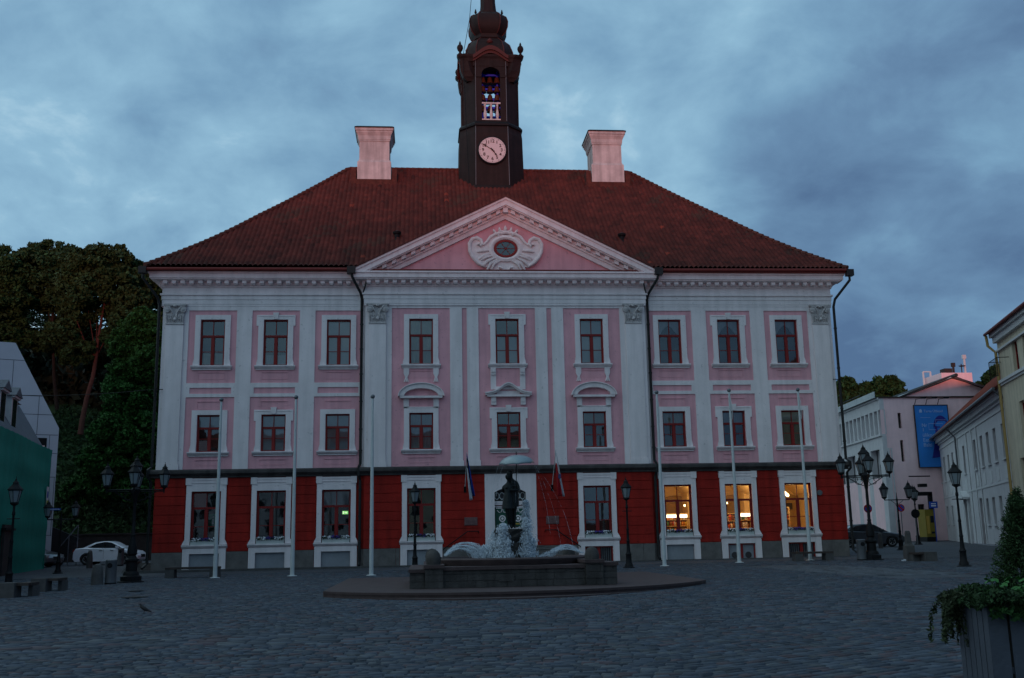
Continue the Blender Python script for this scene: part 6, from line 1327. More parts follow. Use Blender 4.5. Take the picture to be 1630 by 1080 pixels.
# wrought-iron sign arm at the far corner and wall lantern
o = empty('iron_sign', (Pg+dg_*(S1-1.2)+ng*.05)+Vector((0, 0, 6.3)), 'black wrought-iron hanging sign bracket on the far corner of the grey house', 'sign', rz=math.pi/2-ga); m = MB()
m.tube([(0, 0, .7), (0, .7, .9), (0, 1.6, .75), (0, 2.3, 1.0)], .05, 6); m.tube([(0, 0, -.2), (0, .8, .1), (0, 1.7, .7)], .035, 6); m.tube([(0, 1.0, .35), (0, 1.25, .15), (0, 1.5, .3), (0, 1.35, .55), (0, 1.1, .5)], .03, 6); m.tube([(0, 2.3, 1.0), (0, 2.55, .7), (0, 2.2, .5), (0, 2.5, .35)], .045, 6); m.build('bracket', 'iron_black', o, smooth=True)
m = MB(); m.prism([(1.2, .1), (1.8, .0), (2.0, .35), (1.6, .55), (1.2, .4)], -.03, .03, 0, 'x'); m.build('sign_plate', 'iron_black', o)
# yellow house
yc = at(1604, 700, 50.4); ya = R(17); dy_ = Vector((math.sin(ya), math.cos(ya), 0)); ny = Vector((-math.cos(ya), math.sin(ya), 0)); Py = Vector((yc.x, 50.4, 0))
yh = empty('yellow_house', (Py.x, Py.y, .6), 'tall pale yellow house with red eaves at the right edge', 'house', rz=math.pi/2-ya)
def ycw(px, py): s, z = onw(px, py, Py, dy_, ny); return s, z-.6
YW = []
for px0, px1, t, b in ((1610, 1618.5, 546, 594), (1626, 1634, 536, 585), (1622, 1630, 640, 700), (1624, 1632, 730, 780)):
    s0, zt = ycw(px0, t); s1, _ = ycw(px1, t); _, zb_ = ycw((px0+px1)/2, b); YW.append((min(s0, s1), max(s0, s1), zb_, zt))
m = MB(); grid_wall(m, -22, 0, -1.6, 11.40, [(a, b, c, d) for a, b, c, d in YW], 0, -.3); m.quad((0, 0, -1), (0, -10, -1), (0, -10, 11.40), (0, 0, 11.40)); m.build('wall', 'wall_yellow', yh)
for a, b, c, d in YW:
    m = MB(); m.quad((a, -.2, c), (b, -.2, c), (b, -.2, d), (a, -.2, d), 1)
    for s in (a, (a+b)/2-.03, b-.06): m.box(s, s+.06, -.195, -.15, c, d, 0)
    for z in (c, c+(d-c)*.6, d-.06): m.box(a, b, -.194, -.155, z, z+.06, 0)
    m.build('window', ['frame_red', 'window_dark'], yh)
_, zc_ = ycw(1607, 601); _, z2c = ycw(1607, 775)
m = MB()
for z, d in ((zc_, .16), (zc_-.12, .08)): m.box(-22, .02, .001, d, z-.1, z+.05)
m.box(-22, .03, .001, .2, 10.70, 11.00); m.box(-22, .1, .001, .34, 11.00, 11.25); m.box(-22, .1, .001, .14, 10.20, 10.30); m.build('cornice', 'trim_pale', yh)
m = MB(); m.loft([[(-22, .45, 11.25), (.22, .45, 11.25), (.22, -10, 11.25), (-22, -10, 11.25)], [(-22, .45, 11.35), (.22, .45, 11.35), (.22, -10, 11.35), (-22, -10, 11.35)], [(-22, -5, 15), (-3, -5, 15), (-3, -5.2, 15), (-22, -5.2, 15)]]); m.build('roof', 'roof_red', yh)
m = MB(); m.tube([(-22, .5, 11.22), (.25, .5, 11.22)], .08, 8); m.build('gutter', 'gutter_red', yh); m = MB(); m.tube([(.16, .46, 11.15), (.14, .42, 10.60), (-.06, .12, 10.20), (-.06, .12, -.6)], .075, 8); m.build('downpipe', 'door_gold' if False else mat('pipe_ochre', (.38, .26, .10), .7, .1, 3).name, yh, smooth=True)
# balcony-like iron frame by the yellow house's top window
m = MB()
for s_ in (-.4, -2.0): m.tube([(s_, .6, zc_+.05), (s_, .6, zc_+1.0)], .02, 5); m.tube([(s_, 0, zc_+1.0), (s_, .6, zc_+1.0)], .02, 5)
m.tube([(-.4, .6, zc_+1.0), (-2.0, .6, zc_+1.0)], .02, 5); m.tube([(-.4, .6, zc_+.1), (-2.0, .6, zc_+.1)], .02, 5)
for k in range(9): m.tube([(-.4-k*.2, .6, zc_+.1), (-.4-k*.2, .6, zc_+1.0)], .01, 4)
m.build('railing', 'iron_black', yh)
# ---------------- pink building with the blue banner
Yp = 80.0; c0 = at(1418, 849, Yp); pb = empty('pink_building', (c0.x, Yp, 1.0), 'pale pink gabled building with a big blue banner and a long grey side wing', 'building')
def pp_(px, py, Y=Yp): p = at(px, py, Y); return (p.x-c0.x, p.z-1.0)
zE = pp_(1418, 633)[1]; xR = pp_(1600, 640)[0]; xA, zA = pp_(1515, 603)
m = MB(); Hw = []
for (a, b, t, bt) in ((1428.5, 1436, 657.5, 682), (1432.5, 1440.5, 701, 735), (1511, 1524, 621.5, 631), (1461, 1476, 803, 850)):
    q0 = pp_(a, t); q1 = pp_(b, bt); Hw.append((q0[0], q1[0], q1[1], q0[1]))
grid_wall(m, 0, xR, -.8, zE, Hw, 0, .25)
xg0 = pp_(1437, 633)[0]; m.prism([(xg0, zE), (xR, zE), (xR, zE+.3), (xA+.1, zA), ][::1], .06, .4)
m.prism([(xg0, zE-.1), (xA, zA), (xA+(xA-xg0), zE-.1)], .05, .35)
m.quad((0, 0, -.8), (3.4, 32, -.8), (3.4, 32, 5), (0, 0, 5)); m.build('wall', 'wall_pink', pb)
for a, b, c, d in Hw:
    m = MB(); m.quad((a, .2, c), (b, .2, c), (b, .2, d), (a, .2, d), 1); m.box((a+b)/2-.03, (a+b)/2+.03, .15, .19, c, d, 0)
    for z in np.arange(c, d, max(.5, (d-c)/4)): m.box(a, b, .15, .19, z, z+.04, 0)
    m.build('window' if d-c < 2.2 else 'door', ['wall_brown', 'window_dark'], pb)
# side wing going back to the left of the corner
m = MB(); wa = R(90-6); 
def wing(mb, s0, s1, t0, t1, z0, z1, mi=0): mb.box(s0, s1, t0, t1, z0, z1, mi)
WL = 34
wing(m, 0, WL, -.001, -.35, zE-1.0, zE-.15); wing(m, 0, WL, .12, -.35, zE-.15, zE); wing(m, 0, WL, .0, -.35, 7.35, 8.35); wing(m, 0, WL, .14, -.3, 8.35, 8.5); wing(m, 0, WL, -.3, -.4, 8.5, zE-1, 0)
for k in range(30): wing(m, .5+k*1.1, .5+k*1.1+.28, .0, -.3, 8.5, zE-1.0)
for k in range(7): wing(m, k*3.2, k*3.2+.95, .0, -.5, -.8, 7.35)
wing(m, 0, WL, -.6, -.7, -.8, 7.35)
w_o = m.build('wing_wall', 'wall_grey', pb); w_o.rotation_euler.z = wa
m = MB()
for k in range(7):
    wing(m, k*3.2+1.5, k*3.2+2.7, -.55, -.6, 3.7, 6.2); wing(m, k*3.2+1.5, k*3.2+2.7, -.55, -.6, .4, 2.6)
w2_ = m.build('wing_window', 'window_dark', pb); w2_.rotation_euler.z = wa
m = MB(); m.box(0, WL, .3, .36, zE, zE+.5, 0); 
rx = xA*math.cos(wa-math.pi/2); m.quad((.1, .35, zE+.04), (WL, .35, zE+.04), (WL, -xg0, zE+.06), (.1, -xg0, zE+.06), 0); m.quad((.1, -xg0, zE+.06), (WL, -xg0+.6, zE+.1), (WL, -xA+.2, zA+.55), (.1, -xA, zA+.1), 0)
m.quad((.1, -xA, zA+.1), (WL, -xA, zA+.35), (WL, -2*xA+xg0, zE+.1), (.1, -2*xA+xg0, zE+.06), 0)
for k in range(24): s = .5+k*1.4; m.tube([(s, -xg0, zE+.08), (s, -xA, zA+.14)], .04, 4, 0)
ro = m.build('roof', 'roof_metal', pb); ro.rotation_euler.z = wa
m = MB(); m.tube([(-.2, -xA, zA+.16), (WL, -xA, zA+.5)], .16, 6, 0)
for s in (6, 9, 12, 16): m.tube([(s, .2, zE+.05), (s, .2, zE+.75)], .04, 5); 
m.tube([(4, .2, zE+.75), (24, .2, zE+.75)], .035, 5); m.tube([(4, .2, zE+.45), (24, .2, zE+.45)], .03, 5); q = m.build('ridge_cap', 'pipe_black', pb); q.rotation_euler.z = wa
m = MB(); m.prism([(xg0-.15, zE), (xA, zA+.12), (xA+(xA-xg0)+.15, zE), (xA+(xA-xg0)+.15, zE+.12), (xA, zA+.28), (xg0-.15, zE+.12)], -.15, .4); m.box(0-.05, xR, -.12, .0-.001, zE-.04, zE+.06); m.build('cornice', 'wall_brown', pb)
q0 = pp_(1492, 607, 84); q1 = pp_(1541, 612, 84); m = MB(); m.box(q0[0], q1[0], 3.2, 6.5, zA-1.6, q0[1]+.6); m.build('roof_box', 'wall_pink', pb)
zz0 = q0[1]+.6
for px, hh_, wd_, kind in ((1507, .45, .35, 'box'), (1519, 1.0, .16, 'stack'), (1532, .9, .1, 'dish'), (1537.5, 1.7, .16, 'mast')):
    qx = pp_(px, 600, 84)[0]; m = MB()
    if kind == 'box': m.box(qx-wd_, qx+wd_, 3.6, 4.4, zz0, zz0+hh_)
    elif kind == 'dish': m.tube([(qx, 4, zz0-.1), (qx, 4, zz0+hh_)], .05, 6); m.lathe([(.01, 0), (.2, .03), (.3, .1)], (qx, 3.9, zz0+hh_*.7), 12)
    else: m.tube([(qx, 4, zz0-.1), (qx, 4, zz0+hh_)], wd_*.6, 8); m.box(qx-wd_, qx+wd_, 3.9, 4.1, zz0+hh_-.35, zz0+hh_)
    m.build('antenna' if kind != 'box' else 'roof_vent', 'trim_pale' if kind == 'mast' else 'wall_brown', pb)
qa = pp_(1470, 601, 86); qb = pp_(1481.5, 601, 86); m = MB(); m.tube([(qa[0], 6, qa[1]-2.2), (qa[0], 6, qa[1]+.5)], .09, 6); m.tube([(qb[0], 6, qb[1]-2.2), (qb[0], 6, qb[1]+.5)], .09, 6); m.tube([(qa[0], 6, qa[1]+.5), (qb[0], 6, qb[1]+.5)], .06, 6); m.build('antenna_frame', 'trim_pale', pb)
# banner
mat('banner_blue', (.03, .22, .66), .7, .08, 2); mat('banner_navy', (.03, .03, .26), .7, .15, 6); mat('banner_mid', (.03, .22, .70), .7, .1, 5); mat('banner_text', (.35, .50, .80), .7, .05, 5)
t0 = at(1455, 646, Yp-.2); b0 = at(1463.5, 744, Yp-.2); t1 = at(1507, 645, Yp-.2); BW = t1.x-t0.x; BH = t0.z-b0.z; bn = empty('banner', (t0.x, Yp-.2, b0.z), 'large blue banner with a portrait and white words on the pink gable wall', 'banner')
m = MB(); m.box(0, BW, 0, .05, 0, BH, 0); m.box(-.06, 0, -.03, .08, -.06, BH+.06, 1); m.box(BW, BW+.06, -.03, .08, -.06, BH+.06, 1); m.box(0, BW, -.03, .08, BH, BH+.06, 1); m.box(0, BW, -.03, .08, -.06, 0, 1); m.build('sheet', ['banner_blue', 'wall_brown'], bn)
m = MB(); cx, cz = BW*.76, BH*.62; E2 = lambda rx_, rz_2, a0, a1, n=18: [(cx+rx_*math.cos(R(a0+(a1-a0)*k/n)), cz+rz_2*math.sin(R(a0+(a1-a0)*k/n))) for k in range(n+1)]
m.prism(E2(.62, 1.0, 0, 345, 24), -.012, -.002, 1); m.prism(E2(.66, 1.08, 15, 178)+[(cx-.5, cz+.35), (cx-.25, cz+.62), (cx+.35, cz+.62)], -.02, -.013, 0)
m.prism([(cx-.6, cz-.9), (cx+.5, cz-1.0), (cx+.62, cz-2.2), (cx-1.0, cz-2.4)], -.012, -.003, 0)
for s in (-1, 1): m.prism([(cx+s*.25-.14, cz+.18), (cx+s*.25+.14, cz+.18), (cx+s*.25+.12, cz+.08), (cx+s*.25-.12, cz+.08)], -.025, -.013, 0)
m.prism([(cx-.05, cz+.1), (cx+.05, cz+.1), (cx+.1, cz-.25), (cx-.1, cz-.25)], -.022, -.013, 0); m.prism([(cx-.2, cz-.48), (cx+.2, cz-.48), (cx+.16, cz-.56), (cx-.16, cz-.56)], -.022, -.013, 0); m.prism([(cx-.6, cz+.3), (cx-.35, cz+.2), (cx-.3, cz-.8), (cx-.5, cz-.6)], -.02, -.0125, 0)
m.build('portrait', ['banner_navy', 'banner_mid'], bn)
m = MB(); text_into(m, 'Tartu Ülikool', .30, BW*.27, -.012, BH*.905, .01, 0, 'LEFT'); text_into(m, 'Nr', .40, BW*.17, -.012, BH*.675, .01, 0, 'LEFT'); text_into(m, '1', .40, BW*.17, -.012, BH*.60, .01, 0, 'LEFT')
text_into(m, 'ülikool', .42, BW*.17, -.012, BH*.515, .01, 0, 'LEFT'); text_into(m, 'Eestis ja', .42, BW*.17, -.012, BH*.435, .01, 0, 'LEFT'); text_into(m, 'Balti', .42, BW*.17, -.012, BH*.355, .01, 0, 'LEFT')
m.box(BW*.16, BW*.46, -.012, -.002, BH*.80, BH*.804); m.prism([(BW*.14, BH*.885), (BW*.22, BH*.885), (BW*.22, BH*.925), (BW*.18, BH*.945), (BW*.14, BH*.925)], -.012, -.002)
for (a, b, c, d) in ((.38, .82, .70, .705), (.38, .385, .60, .70), (.38, .6, .60, .605), (.6, .605, .70, .76), (.6, .92, .76, .765)): m.box(BW*a, BW*b, -.03, -.026, BH*c, BH*d)
m.build('lettering', 'banner_text', bn)
for k in (.18, .52, .88): m = MB(); m.tube([(BW*k-.4, .1, BH+.1), (BW*k-.4, -.2, BH+.5), (BW*k, -.6, BH+.55)], .03, 5); m.box(BW*k-.15, BW*k+.2, -.75, -.5, BH+.5, BH+.6); m.build('banner_light', 'iron_black', bn)
# kiosk, awning, signs
mat('kiosk_yellow', (.20, .15, .015), .6, .15, 3); k0 = at(1476, 855, 76); k1 = at(1490, 855, 76); ko = empty('kiosk', (k0.x, 76, gz(k0.x, 76)), 'yellow kiosk at the end of the grey house', 'kiosk'); wk = k1.x-k0.x; hk = at(1483, 811, 76).z-gz(k0.x, 76)
m = MB(); m.box(0, wk, 0, 1.2, .35, hk); m.build('body', 'kiosk_yellow', ko); m = MB(); m.box(-.02, wk+.02, -.02, 1.2, -.1, .35); m.build('base', 'iron_black', ko); m = MB(); m.box(wk*.1, wk*.42, -.03, -.002, .6, hk-.5, 0); m.box(wk*.55, wk*.92, -.03, -.002, hk-1.0, hk-.5, 1); m.box(wk*.55, wk*.92, -.03, -.002, .6, .75, 1); m.build('panel', ['door_gold', 'window_dark'], ko)
q = at(1480.5, 804, 75.8); m = MB(); m.box(-.05, .6, 0, .06, -.25, .25, 0); m.box(.08, .46, -.01, -.001, -.12, -.02, 1); m.box(.08, .46, -.01, -.001, .05, .12, 1); m.tube([(.28, .03, -4.0), (.28, .03, -.25)], .04, 6, 0); o = m.build('sign', ['flag_blue', 'flag_white'], loc=q); tag(o, 'blue sign standing above the yellow kiosk', 'sign')
a_ = at(1452, 786, 78); b_ = at(1484, 787, 78); o = empty('portal_frame', (a_.x, 78, gz(a_.x, 78)), 'dark pipe gateway frame before the pink building, beside the kiosk', 'frame'); zz_ = a_.z-gz(a_.x, 78); m = MB(); m.box(-.1, b_.x-a_.x, 0, .25, zz_-.18, zz_+.12); m.tube([(-.1, .1, zz_+1.35), (b_.x-a_.x, .1, zz_+1.35)], .05, 6); m.box(b_.x-a_.x-.3, b_.x-a_.x, 0, .25, 0, zz_); m.box(b_.x-a_.x-1.0, b_.x-a_.x-.4, -.1, .3, zz_+.5, zz_+.75); m.build('beam', 'iron_black', o)
def disc_sign(px, py, pb_, Y, r, mts, label):
    p = at(px, py, Y); z0 = gz(p.x, Y); o = empty('traffic_sign', (p.x, Y, z0), label, 'traffic sign', 'small round traffic signs'); m = MB(); m.tube([(0, 0, -.05), (0, 0, p.z-z0+r)], .035, 8); m.build('pole', 'metal_grey', o)
    m = MB(); m.tube([(0, -.05, p.z-z0), (0, -.07, p.z-z0)], r, 24, 0); m.tube([(0, -.071, p.z-z0), (0, -.08, p.z-z0)], r*.74, 24, 1); a = r*.7; m.add([(-a-.04, -.083, p.z-z0+a-.04), (-a+.04, -.083, p.z-z0+a+.04), (a+.04, -.083, p.z-z0-a+.04), (a-.04, -.083, p.z-z0-a-.04)], [(0, 1, 2, 3)], 0); m.build('sign_plate', mts, o)
disc_sign(1433.5, 809, 850, 76, .29, ['flag_red', 'flag_blue'], 'round red and blue no-parking sign right of the two-armed lamp')
disc_sign(1381, 810, 860, 70, .30, ['flag_red', 'flag_blue'], 'round red and blue no-parking sign behind the right candelabra lamp')
disc_sign(1456.5, 818, 862, 66, .30, ['iron_black', 'iron_black'], 'round dark sign seen from behind beside the farthest two-armed lamp')
# street name plate on the left two-armed lamp
q = at(86, 811, 49.9); m = MB(); m.box(-.25, .3, 0, .02, -.045, .045, 0); m.box(-.2, .25, -.005, -.001, -.012, .012, 1); o = m.build('street_sign', ['flag_blue', 'flag_white'], loc=q); tag(o, 'small blue street name plate on the left two-armed lamp', 'sign')
# ================================================================ CARS
mat('tyre', (.015, .015, .016), .8, .2, 8); mat('rim', (.30, .31, .33), .35, .1, 5, metal=.8); mat('car_glass', (.015, .018, .022), .06, .05, 2, spec=.8); mat('headlight', (.55, .58, .62), .15, .1, 5); mat('taillight', (.25, .01, .01), .3, .1, 5)
for nm, c_, ml in (('paint_white', (.80, .82, .90), 0), ('paint_dark', (.02, .024, .036), 0), ('paint_grey', (.10, .10, .11), .3)):
    mm_ = mat(nm, c_, .28, .04, 1, metal=ml, spec=.6); mm_.node_tree.nodes['Principled BSDF'].inputs['Coat Weight'].default_value = .6
def car(loc, rz, paint, L_, H_, label, low=True):
    o = empty('parked_car', loc, label, 'car', 'cars parked beyond the hall', rz); W_ = 1.82; hl = L_/2
    side = [(-hl, .36), (-hl+.02, .62), (-hl+.05, .88), (-hl+.16, .985), (-hl+.55, 1.02), (-.55*hl, 1.03), (-.1*hl, .99), (.38*hl, .96), (.62*hl, .90), (.86*hl, .80), (hl-.10, .68), (hl-.01, .52), (hl-.03, .32), (hl-.25, .20)]
    wx = (-hl+.86, hl-.90); wr = .335
    bot = []
    for wxc in wx[::-1]: bot += [(wxc+(wr+.06)*math.cos(a), wr+(wr+.06)*math.sin(a)) for a in np.linspace(math.radians(-18), math.radians(198), 13)]
    outl_ = side+[p for p in bot]+[(-hl+.2, .20)]
    # shell: centre section full width, rounded toward the flanks
    m = MB(); n = len(outl_); rings = []
    for yy, ins, dz in ((-W_/2, .10, -.05), (-W_/2+.05, .03, -.015), (-W_/2+.16, 0, 0), (W_/2-.16, 0, 0), (W_/2-.05, .03, -.015), (W_/2, .10, -.05)):
        r = []
        for i, (x, z) in enumerate(outl_):
            if i < len(side): tz = z+(dz if z > .75 else 0); r.append((x*(1-ins/hl*.9), yy, tz))
            else: r.append((x, yy, z))
        rings.append(r)
    m.loft(rings); bd = m.build('body', paint, o, smooth=True, ang=32)
    cab = [(-hl+.50, 1.0), (-hl+1.25, H_-.07), (-hl+1.75, H_), (.02*hl, H_+.005), (.16*hl, H_-.05), (.55*hl, .93)]
    m = MB(); rings = []
    for yy, sx in ((-W_/2+.09, 0), (-W_/2+.28, 1), (W_/2-.28, 1), (W_/2-.09, 0)): rings.append([(x, (yy if z < 1.1 else (yy if sx else (yy+(.16 if yy < 0 else -.16)))), z-(0 if sx else .03)) for x, z in cab]+[(.55*hl, yy, .85), (-hl+.5, yy, .85)])
    m.loft(rings); m.build('roof', paint, o, smooth=True, ang=30)
    win = [(-hl+.90, 1.03), (-hl+1.36, H_-.13), (-hl+1.8, H_-.055), (.0, H_-.05), (.14*hl, H_-.10), (.47*hl, 1.0)]
    for s in (-1, 1):
        m = MB(); ya, yb = s*(W_/2-.085), s*(W_/2-.235); vv = [(x, ya+(yb-ya)*(z-1.0)/(H_-1.0), z) for x, z in win]; vv = [(x, y+s*.012, z) for x, y, z in vv]; m.add(vv, [tuple(range(len(vv)))[::s]], 0)
        for px_ in (-.06*hl,): m.box(px_-.03, px_+.03, min(ya, yb)-.0, max(ya, yb)+.01, 1.03, H_-.09, 1)
        m.build('side_window', ['car_glass', 'tyre'], o)
        m = MB(); m.box(.30*hl, .30*hl+.16, s*(W_/2+.0)-.08, s*(W_/2)+.10, 1.0, 1.12); m.build('wing_mirror', paint, o)
        m = MB(); m.prism([(hl-.62, .68), (hl-.12, .62), (hl-.08, .68), (hl-.6, .80)], s*(W_/2-.02), s*(W_/2-.3)); m.build('headlight', 'headlight', o)
        m = MB(); m.prism([(-hl-.005, .78), (-hl+.42, .86), (-hl+.38, .94), (-hl+.05, .94)], s*(W_/2-.025), s*(W_/2-.3)); m.build('taillight', 'taillight', o)
        for px_ in (-.16*hl, .28*hl): 
            pass
        m = MB(); 
        for px_ in (-.06*hl, .46*hl, -.50*hl): m.box(px_-.006, px_+.006, s*(W_/2)-.002, s*(W_/2)+.002, .35, .93, 0)
        for px_ in (-.14*hl, .34*hl-.3): m.box(px_-.1, px_+.08, min(s*W_/2, s*(W_/2+.03)), max(s*W_/2, s*(W_/2+.03)), .84, .87, 0)
        m.build('door_trim', 'tyre' if paint != 'paint_white' else 'metal_grey', o)
    for wxc in wx:
        for s in (-1, 1):
            m = MB(); m.lathe([(wr*.62, -.1), (wr*.93, -.11), (wr, -.07), (wr, .07), (wr*.93, .11), (wr*.62, .1)], n=24)
            m.v = [(x+wxc, s*(W_/2-.12)+z, y+wr) for x, y, z in m.v]; t_ = m.build('tyre', 'tyre', o, smooth=True)
            m = MB(); m.tube([(wxc, s*(W_/2-.10), wr), (wxc, s*(W_/2-.04), wr)], .06, 10)
            for k in range(5): a = k*2*math.pi/5+.3; m.tube([(wxc+.04*math.cos(a), s*(W_/2-.05), wr+.04*math.sin(a)), (wxc+wr*.62*math.cos(a), s*(W_/2-.03), wr+wr*.62*math.sin(a))], [.028, .04], 5)
            m.tube([(wxc+wr*.60*math.cos(a), s*(W_/2-.03), wr+wr*.60*math.sin(a)) for a in np.linspace(0, 2*math.pi, 21)], .02, 5); m.build('rim', 'rim', o, smooth=True)
    m = MB(); m.prism([(.52*hl, .965), (.145*hl, H_-.075), (.12*hl, H_-.06), (.49*hl, .98)], -W_/2+.28, W_/2-.28); m.build('windscreen', 'car_glass', o)
    m = MB(); m.box(hl-.04, hl+.005, -.35, .35, .42, .60, 0); m.build('grille', 'tyre', o); return o
a, b = at(117.5, 898, 65.5), at(232, 897, 65.5); car((( a.x+b.x)/2, 65.5, gz((a.x+b.x)/2, 65.5)-.02), R(-2), 'paint_white', (b.x-a.x)*.93, 1.40, 'white saloon car parked below the hill left of the hall')
b = at(1433, 867, 64.5); car((b.x-2.25, 64.5, gz(b.x, 64.5)-.02), R(-4), 'paint_dark', 4.5, 1.46, 'dark car half hidden behind the right corner of the hall')
a = at(62, 897, 60.3); o = car((a.x-1.6, 62.0, gz(a.x, 62)), R(-10), 'paint_grey', 4.3, 1.45, 'grey car mostly hidden behind the green netting')
# overhead cable from the hall bracket to the left
a = Vector((HX-16.3, HY-.35, HZ+1.15+7.12)); b = at(-30, 626, 52); m = MB(); m.tube([a.lerp(b, t)+Vector((0, 0, -.5*4*t*(1-t)*.4)) for t in np.linspace(0, 1, 16)], .012, 4); o = m.build('overhead_cable', 'iron_black'); tag(o, 'thin overhead cable running left from the bracket on the left corner of the hall', 'cable')
# ================================================================ FOREGROUND PLANTER
mat('planter_grey', (.06, .07, .092), .7, .15, 5, .3, bscale=30); Yc = 7.9; c0 = at(1570, 962, Yc); g0 = gz(c0.x, Yc); HP = c0.z-g0
pl = empty('planter', (c0.x, Yc, g0), 'large grey slatted planter with a conifer and trailing greenery at lower right', 'planter'); 
left = at(1535, 968, 8.55); ang_l = math.atan2(8.55-Yc, left.x-c0.x); dl = Vector((math.cos(ang_l), math.sin(ang_l), 0)); df = Vector((math.cos(ang_l+math.pi/2)*-1, math.sin(ang_l+math.pi/2)*-1, 0))
if df.x < 0: df = -df
Ll = .92
def board(mb, d_, s0, s1, z0, z1, inw, off=0.0, th=.022):
    a = d_*s0+inw*off; b = d_*s1+inw*off; c = b+inw*th; e = a+inw*th; mb.add([(a.x, a.y, z0), (b.x, b.y, z0), (c.x, c.y, z0), (e.x, e.y, z0), (a.x, a.y, z1), (b.x, b.y, z1), (c.x, c.y, z1), (e.x, e.y, z1)], [(0,3,2,1),(4,5,6,7),(0,1,5,4),(1,2,6,5),(2,3,7,6),(3,0,4,7)])
m = MB()
for d_, inw in ((dl, df), (df, dl)):
    x = .0; k = 0; wd = .145
    while x < Ll-.05: board(m, d_, x+.004, min(Ll, x+wd)-.006, 0.03, HP-.03, inw); x += wd+(.012 if k != 1 or d_ is dl else .03); k += 1
o1 = dl*Ll; o2 = df*Ll
st = len(m.v)
for d_, inw, o_ in ((dl, df, o2), (df, dl, o1)):
    x = 0
    while x < Ll-.05:
        s_ = len(m.v); board(m, d_, x+.004, min(Ll, x+.145)-.006, .03, HP-.03, inw, -.0)
        for i in range(s_, len(m.v)): v = m.v[i]; m.v[i] = (v[0]+o_.x, v[1]+o_.y, v[2])
        x += .157
m.build('slat', 'planter_grey', pl)
m = MB(); board(m, dl, -.03, Ll+.03, HP-.03, HP, df, -.03, .10); board(m, df, .07, Ll+.03, HP-.031, HP-.001, dl, -.03, .10)
for d_, inw, o_ in ((dl, df, o2), (df, dl, o1)):
    s_ = len(m.v); board(m, d_, 0, Ll, HP-.032, HP-.002, inw, -.05, .10)
    for i in range(s_, len(m.v)): v = m.v[i]; m.v[i] = (v[0]+o_.x, v[1]+o_.y, v[2])
m.build('rim', 'planter_grey', pl)
m = MB(); cen = (dl+df)*Ll*.5; q = [dl*.03+df*.03, dl*(Ll-.0)+df*.03, dl*Ll+df*Ll, dl*.03+df*Ll]; m.loft([[(v.x, v.y, .1) for v in q], [(v.x, v.y, HP-.06) for v in q]]); m.build('soil', 'earth', pl)
m = MB(); board(m, df, 0.1, Ll, HP*.44, HP*.44+.05, dl, .023, .03); m.build('cross_bar', 'planter_grey', pl)
rng = np.random.default_rng(99)
def spray(n, fn, size, col, name, asp=1.6, flat=.6): P = fn(n); leafcloud(name, P, size, np.array([col])*rng.uniform(.5, 1.5, (n, 1)), 'leaf', pl, flat, asp)
tipc = at(1618, 800, 8.7)-Vector((c0.x, Yc, g0)); bc = Vector((at(1632, 950, 8.7).x-c0.x, 8.7-Yc, HP-.05)); hc = tipc.z-bc.z
def con(n):
    Ps = []
    for k in range(1500):
        t = rng.uniform(0, 1)**1.1; a = rng.uniform(0, 2*np.pi); rmax = .30*(1-t)**.62*(.9+.1*math.sin(t*8))*rng.uniform(.78, 1.12); b0_ = np.array([bc.x+(tipc.x-bc.x)*t, bc.y, bc.z+hc*t*.97]); ln_ = rng.uniform(.05, .13); q = rng.uniform(0, 1, 26)
        P = b0_+np.outer(.35+.65*q, [rmax*math.cos(a), rmax*math.sin(a), 0])+np.outer(q**1.3, [0, 0, ln_*1.4])+rng.normal(0, .009, (26, 3)); Ps.append(P)
    return np.concatenate(Ps)
P = con(0); leafcloud('conifer', P, .0062, np.array([[.024, .055, .016]])*rng.uniform(.5, 1.6, (len(P), 1)), 'leaf', pl, 1.5, 1.9)
m = MB(); m.tube([(bc.x, bc.y, bc.z-.1), (tipc.x, bc.y, tipc.z-.05)], [.03, .006], 6); m.build('stem', 'bark', pl)
def mound(n):
    s = rng.uniform(-.15, .80, n); e = rng.uniform(-.09, .45, n); a = np.outer(s, [dl.x, dl.y, 0])+np.outer(e, [df.x, df.y, 0]); a[:, 2] = HP+.02+.09*np.exp(-((e-.1)/.2)**2)*rng.uniform(0, 1, n)-np.maximum(0, -e)*.5+.02*np.sin(s*25); return a
spray(8000, mound, .013, (.022, .05, .016), 'foliage')
def mound2(n):
    s = rng.uniform(0, .9, n); e = rng.uniform(-.10, .45, n); a = np.outer(s, [df.x, df.y, 0])+np.outer(e, [dl.x, dl.y, 0]); a[:, 2] = HP+.0+.08*rng.uniform(0, 1, n)-np.maximum(0, -e)*1.2+.02*np.sin(s*21); return a
spray(4500, mound2, .020, (.022, .065, .016), 'foliage')
def trail(n):
    Ps = []
    for k in range(17):
        s = rng.uniform(.45, .84); st_v = dl*s+df*rng.uniform(-.12, .1); ln_ = rng.uniform(.12, .42) if k > 6 else rng.uniform(.3, .45); q = rng.uniform(0, 1, 150); out = rng.uniform(.03, .15); dirv = -df*out+dl*rng.uniform(.0, .22)
        P = np.outer(np.ones(150), [st_v.x, st_v.y, HP+.05])+np.outer(np.sin(q*1.5), [dirv.x, dirv.y, 0])+np.outer(-(q**1.7)*ln_, [0, 0, 1])+rng.normal(0, .010, (150, 3)); Ps.append(P)
    return np.concatenate(Ps)
P = trail(0); leafcloud('trailing_plant', P, .011, np.array([[.035, .05, .022]])*rng.uniform(.5, 1.5, (len(P), 1)), 'leaf', pl, .5, 2.4)
mat('leaf_round', (.03, .13, .02), .6, .2, 9)
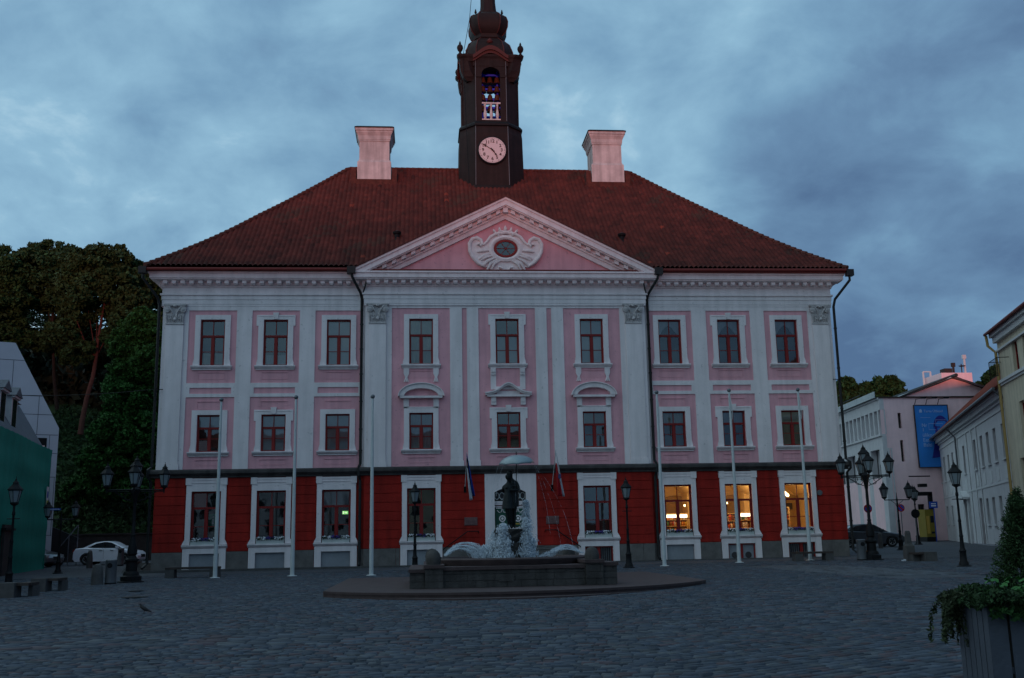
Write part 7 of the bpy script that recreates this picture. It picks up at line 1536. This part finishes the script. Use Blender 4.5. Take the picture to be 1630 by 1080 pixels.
for k in range(26):
    m = MB(); s = rng.uniform(.05, .75); e = rng.uniform(.0, .35); v = (df*s+dl*e); z = HP+.10+rng.uniform(0, .10); r = rng.uniform(.022, .04); tx, ty2 = rng.uniform(-.5, .5, 2); m.add([(v.x+r*math.cos(a), v.y+r*math.sin(a)*.8, z+r*(tx*math.cos(a)+ty2*math.sin(a))-.4*r*(a % 2 > 1)) for a in np.linspace(0, 2*math.pi, 11)[:-1]], [tuple(range(10))]); m.build('round_leaf', 'leaf_round', pl)
# ================================================================ UNSEEN HOUSES BEHIND THE CAMERA (sized to shade the facade; show in glass)
GB = 'unseen light-shaping row of houses across the square'
for k, (x, c_, RH) in enumerate(((-75, 'wall_yellow', 21), (-47, 'wall_pink', 21), (-19, 'wall_grey', ROWH), (9, 'wall_yellow', ROWH), (37, 'wall_pink', 4.0), (65, 'wall_grey', 6.0))):
    o = empty('shade_row_house', (x, -60, -1.2), ['pale yellow', 'dusty pink', 'grey', 'warm yellow', 'rose', 'cool grey'][k]+' unseen, light-shaping town house across the square, number '+['one', 'two', 'three', 'four', 'five', 'six'][k]+' in the row', 'house', GB); m = MB(); Hh = [(a, a+1.2, z, z+1.7) for a in np.arange(-12, 11, 3.0) for z in np.arange(1.2, RH-4.5, 3.1)]
    grid_wall(m, -13.9, 13.9, -1, RH-1.8, Hh, 0, -.3); m.quad((-13.9, 0, -1), (-13.9, -12, -1), (-13.9, -12, RH-1.8), (-13.9, 0, RH-1.8)); m.quad((13.9, 0, -1), (13.9, -12, -1), (13.9, -12, RH-1.8), (13.9, 0, RH-1.8)); m.build('wall', c_, o)
    m = MB()
    for a, b, c, d in Hh: m.quad((a, -.2, c), (b, -.2, c), (b, -.2, d), (a, -.2, d))
    m.build('window', 'window_dark', o); m = MB(); m.loft([[(-14, .4, RH-1.8), (14, .4, RH-1.8), (14, -12, RH-1.8), (-14, -12, RH-1.8)], [(-13.9, -5, RH+1.2), (13.9, -5, RH+1.2), (13.9, -6, RH+1.2), (-13.9, -6, RH+1.2)]]); m.build('roof', 'roof_red', o)
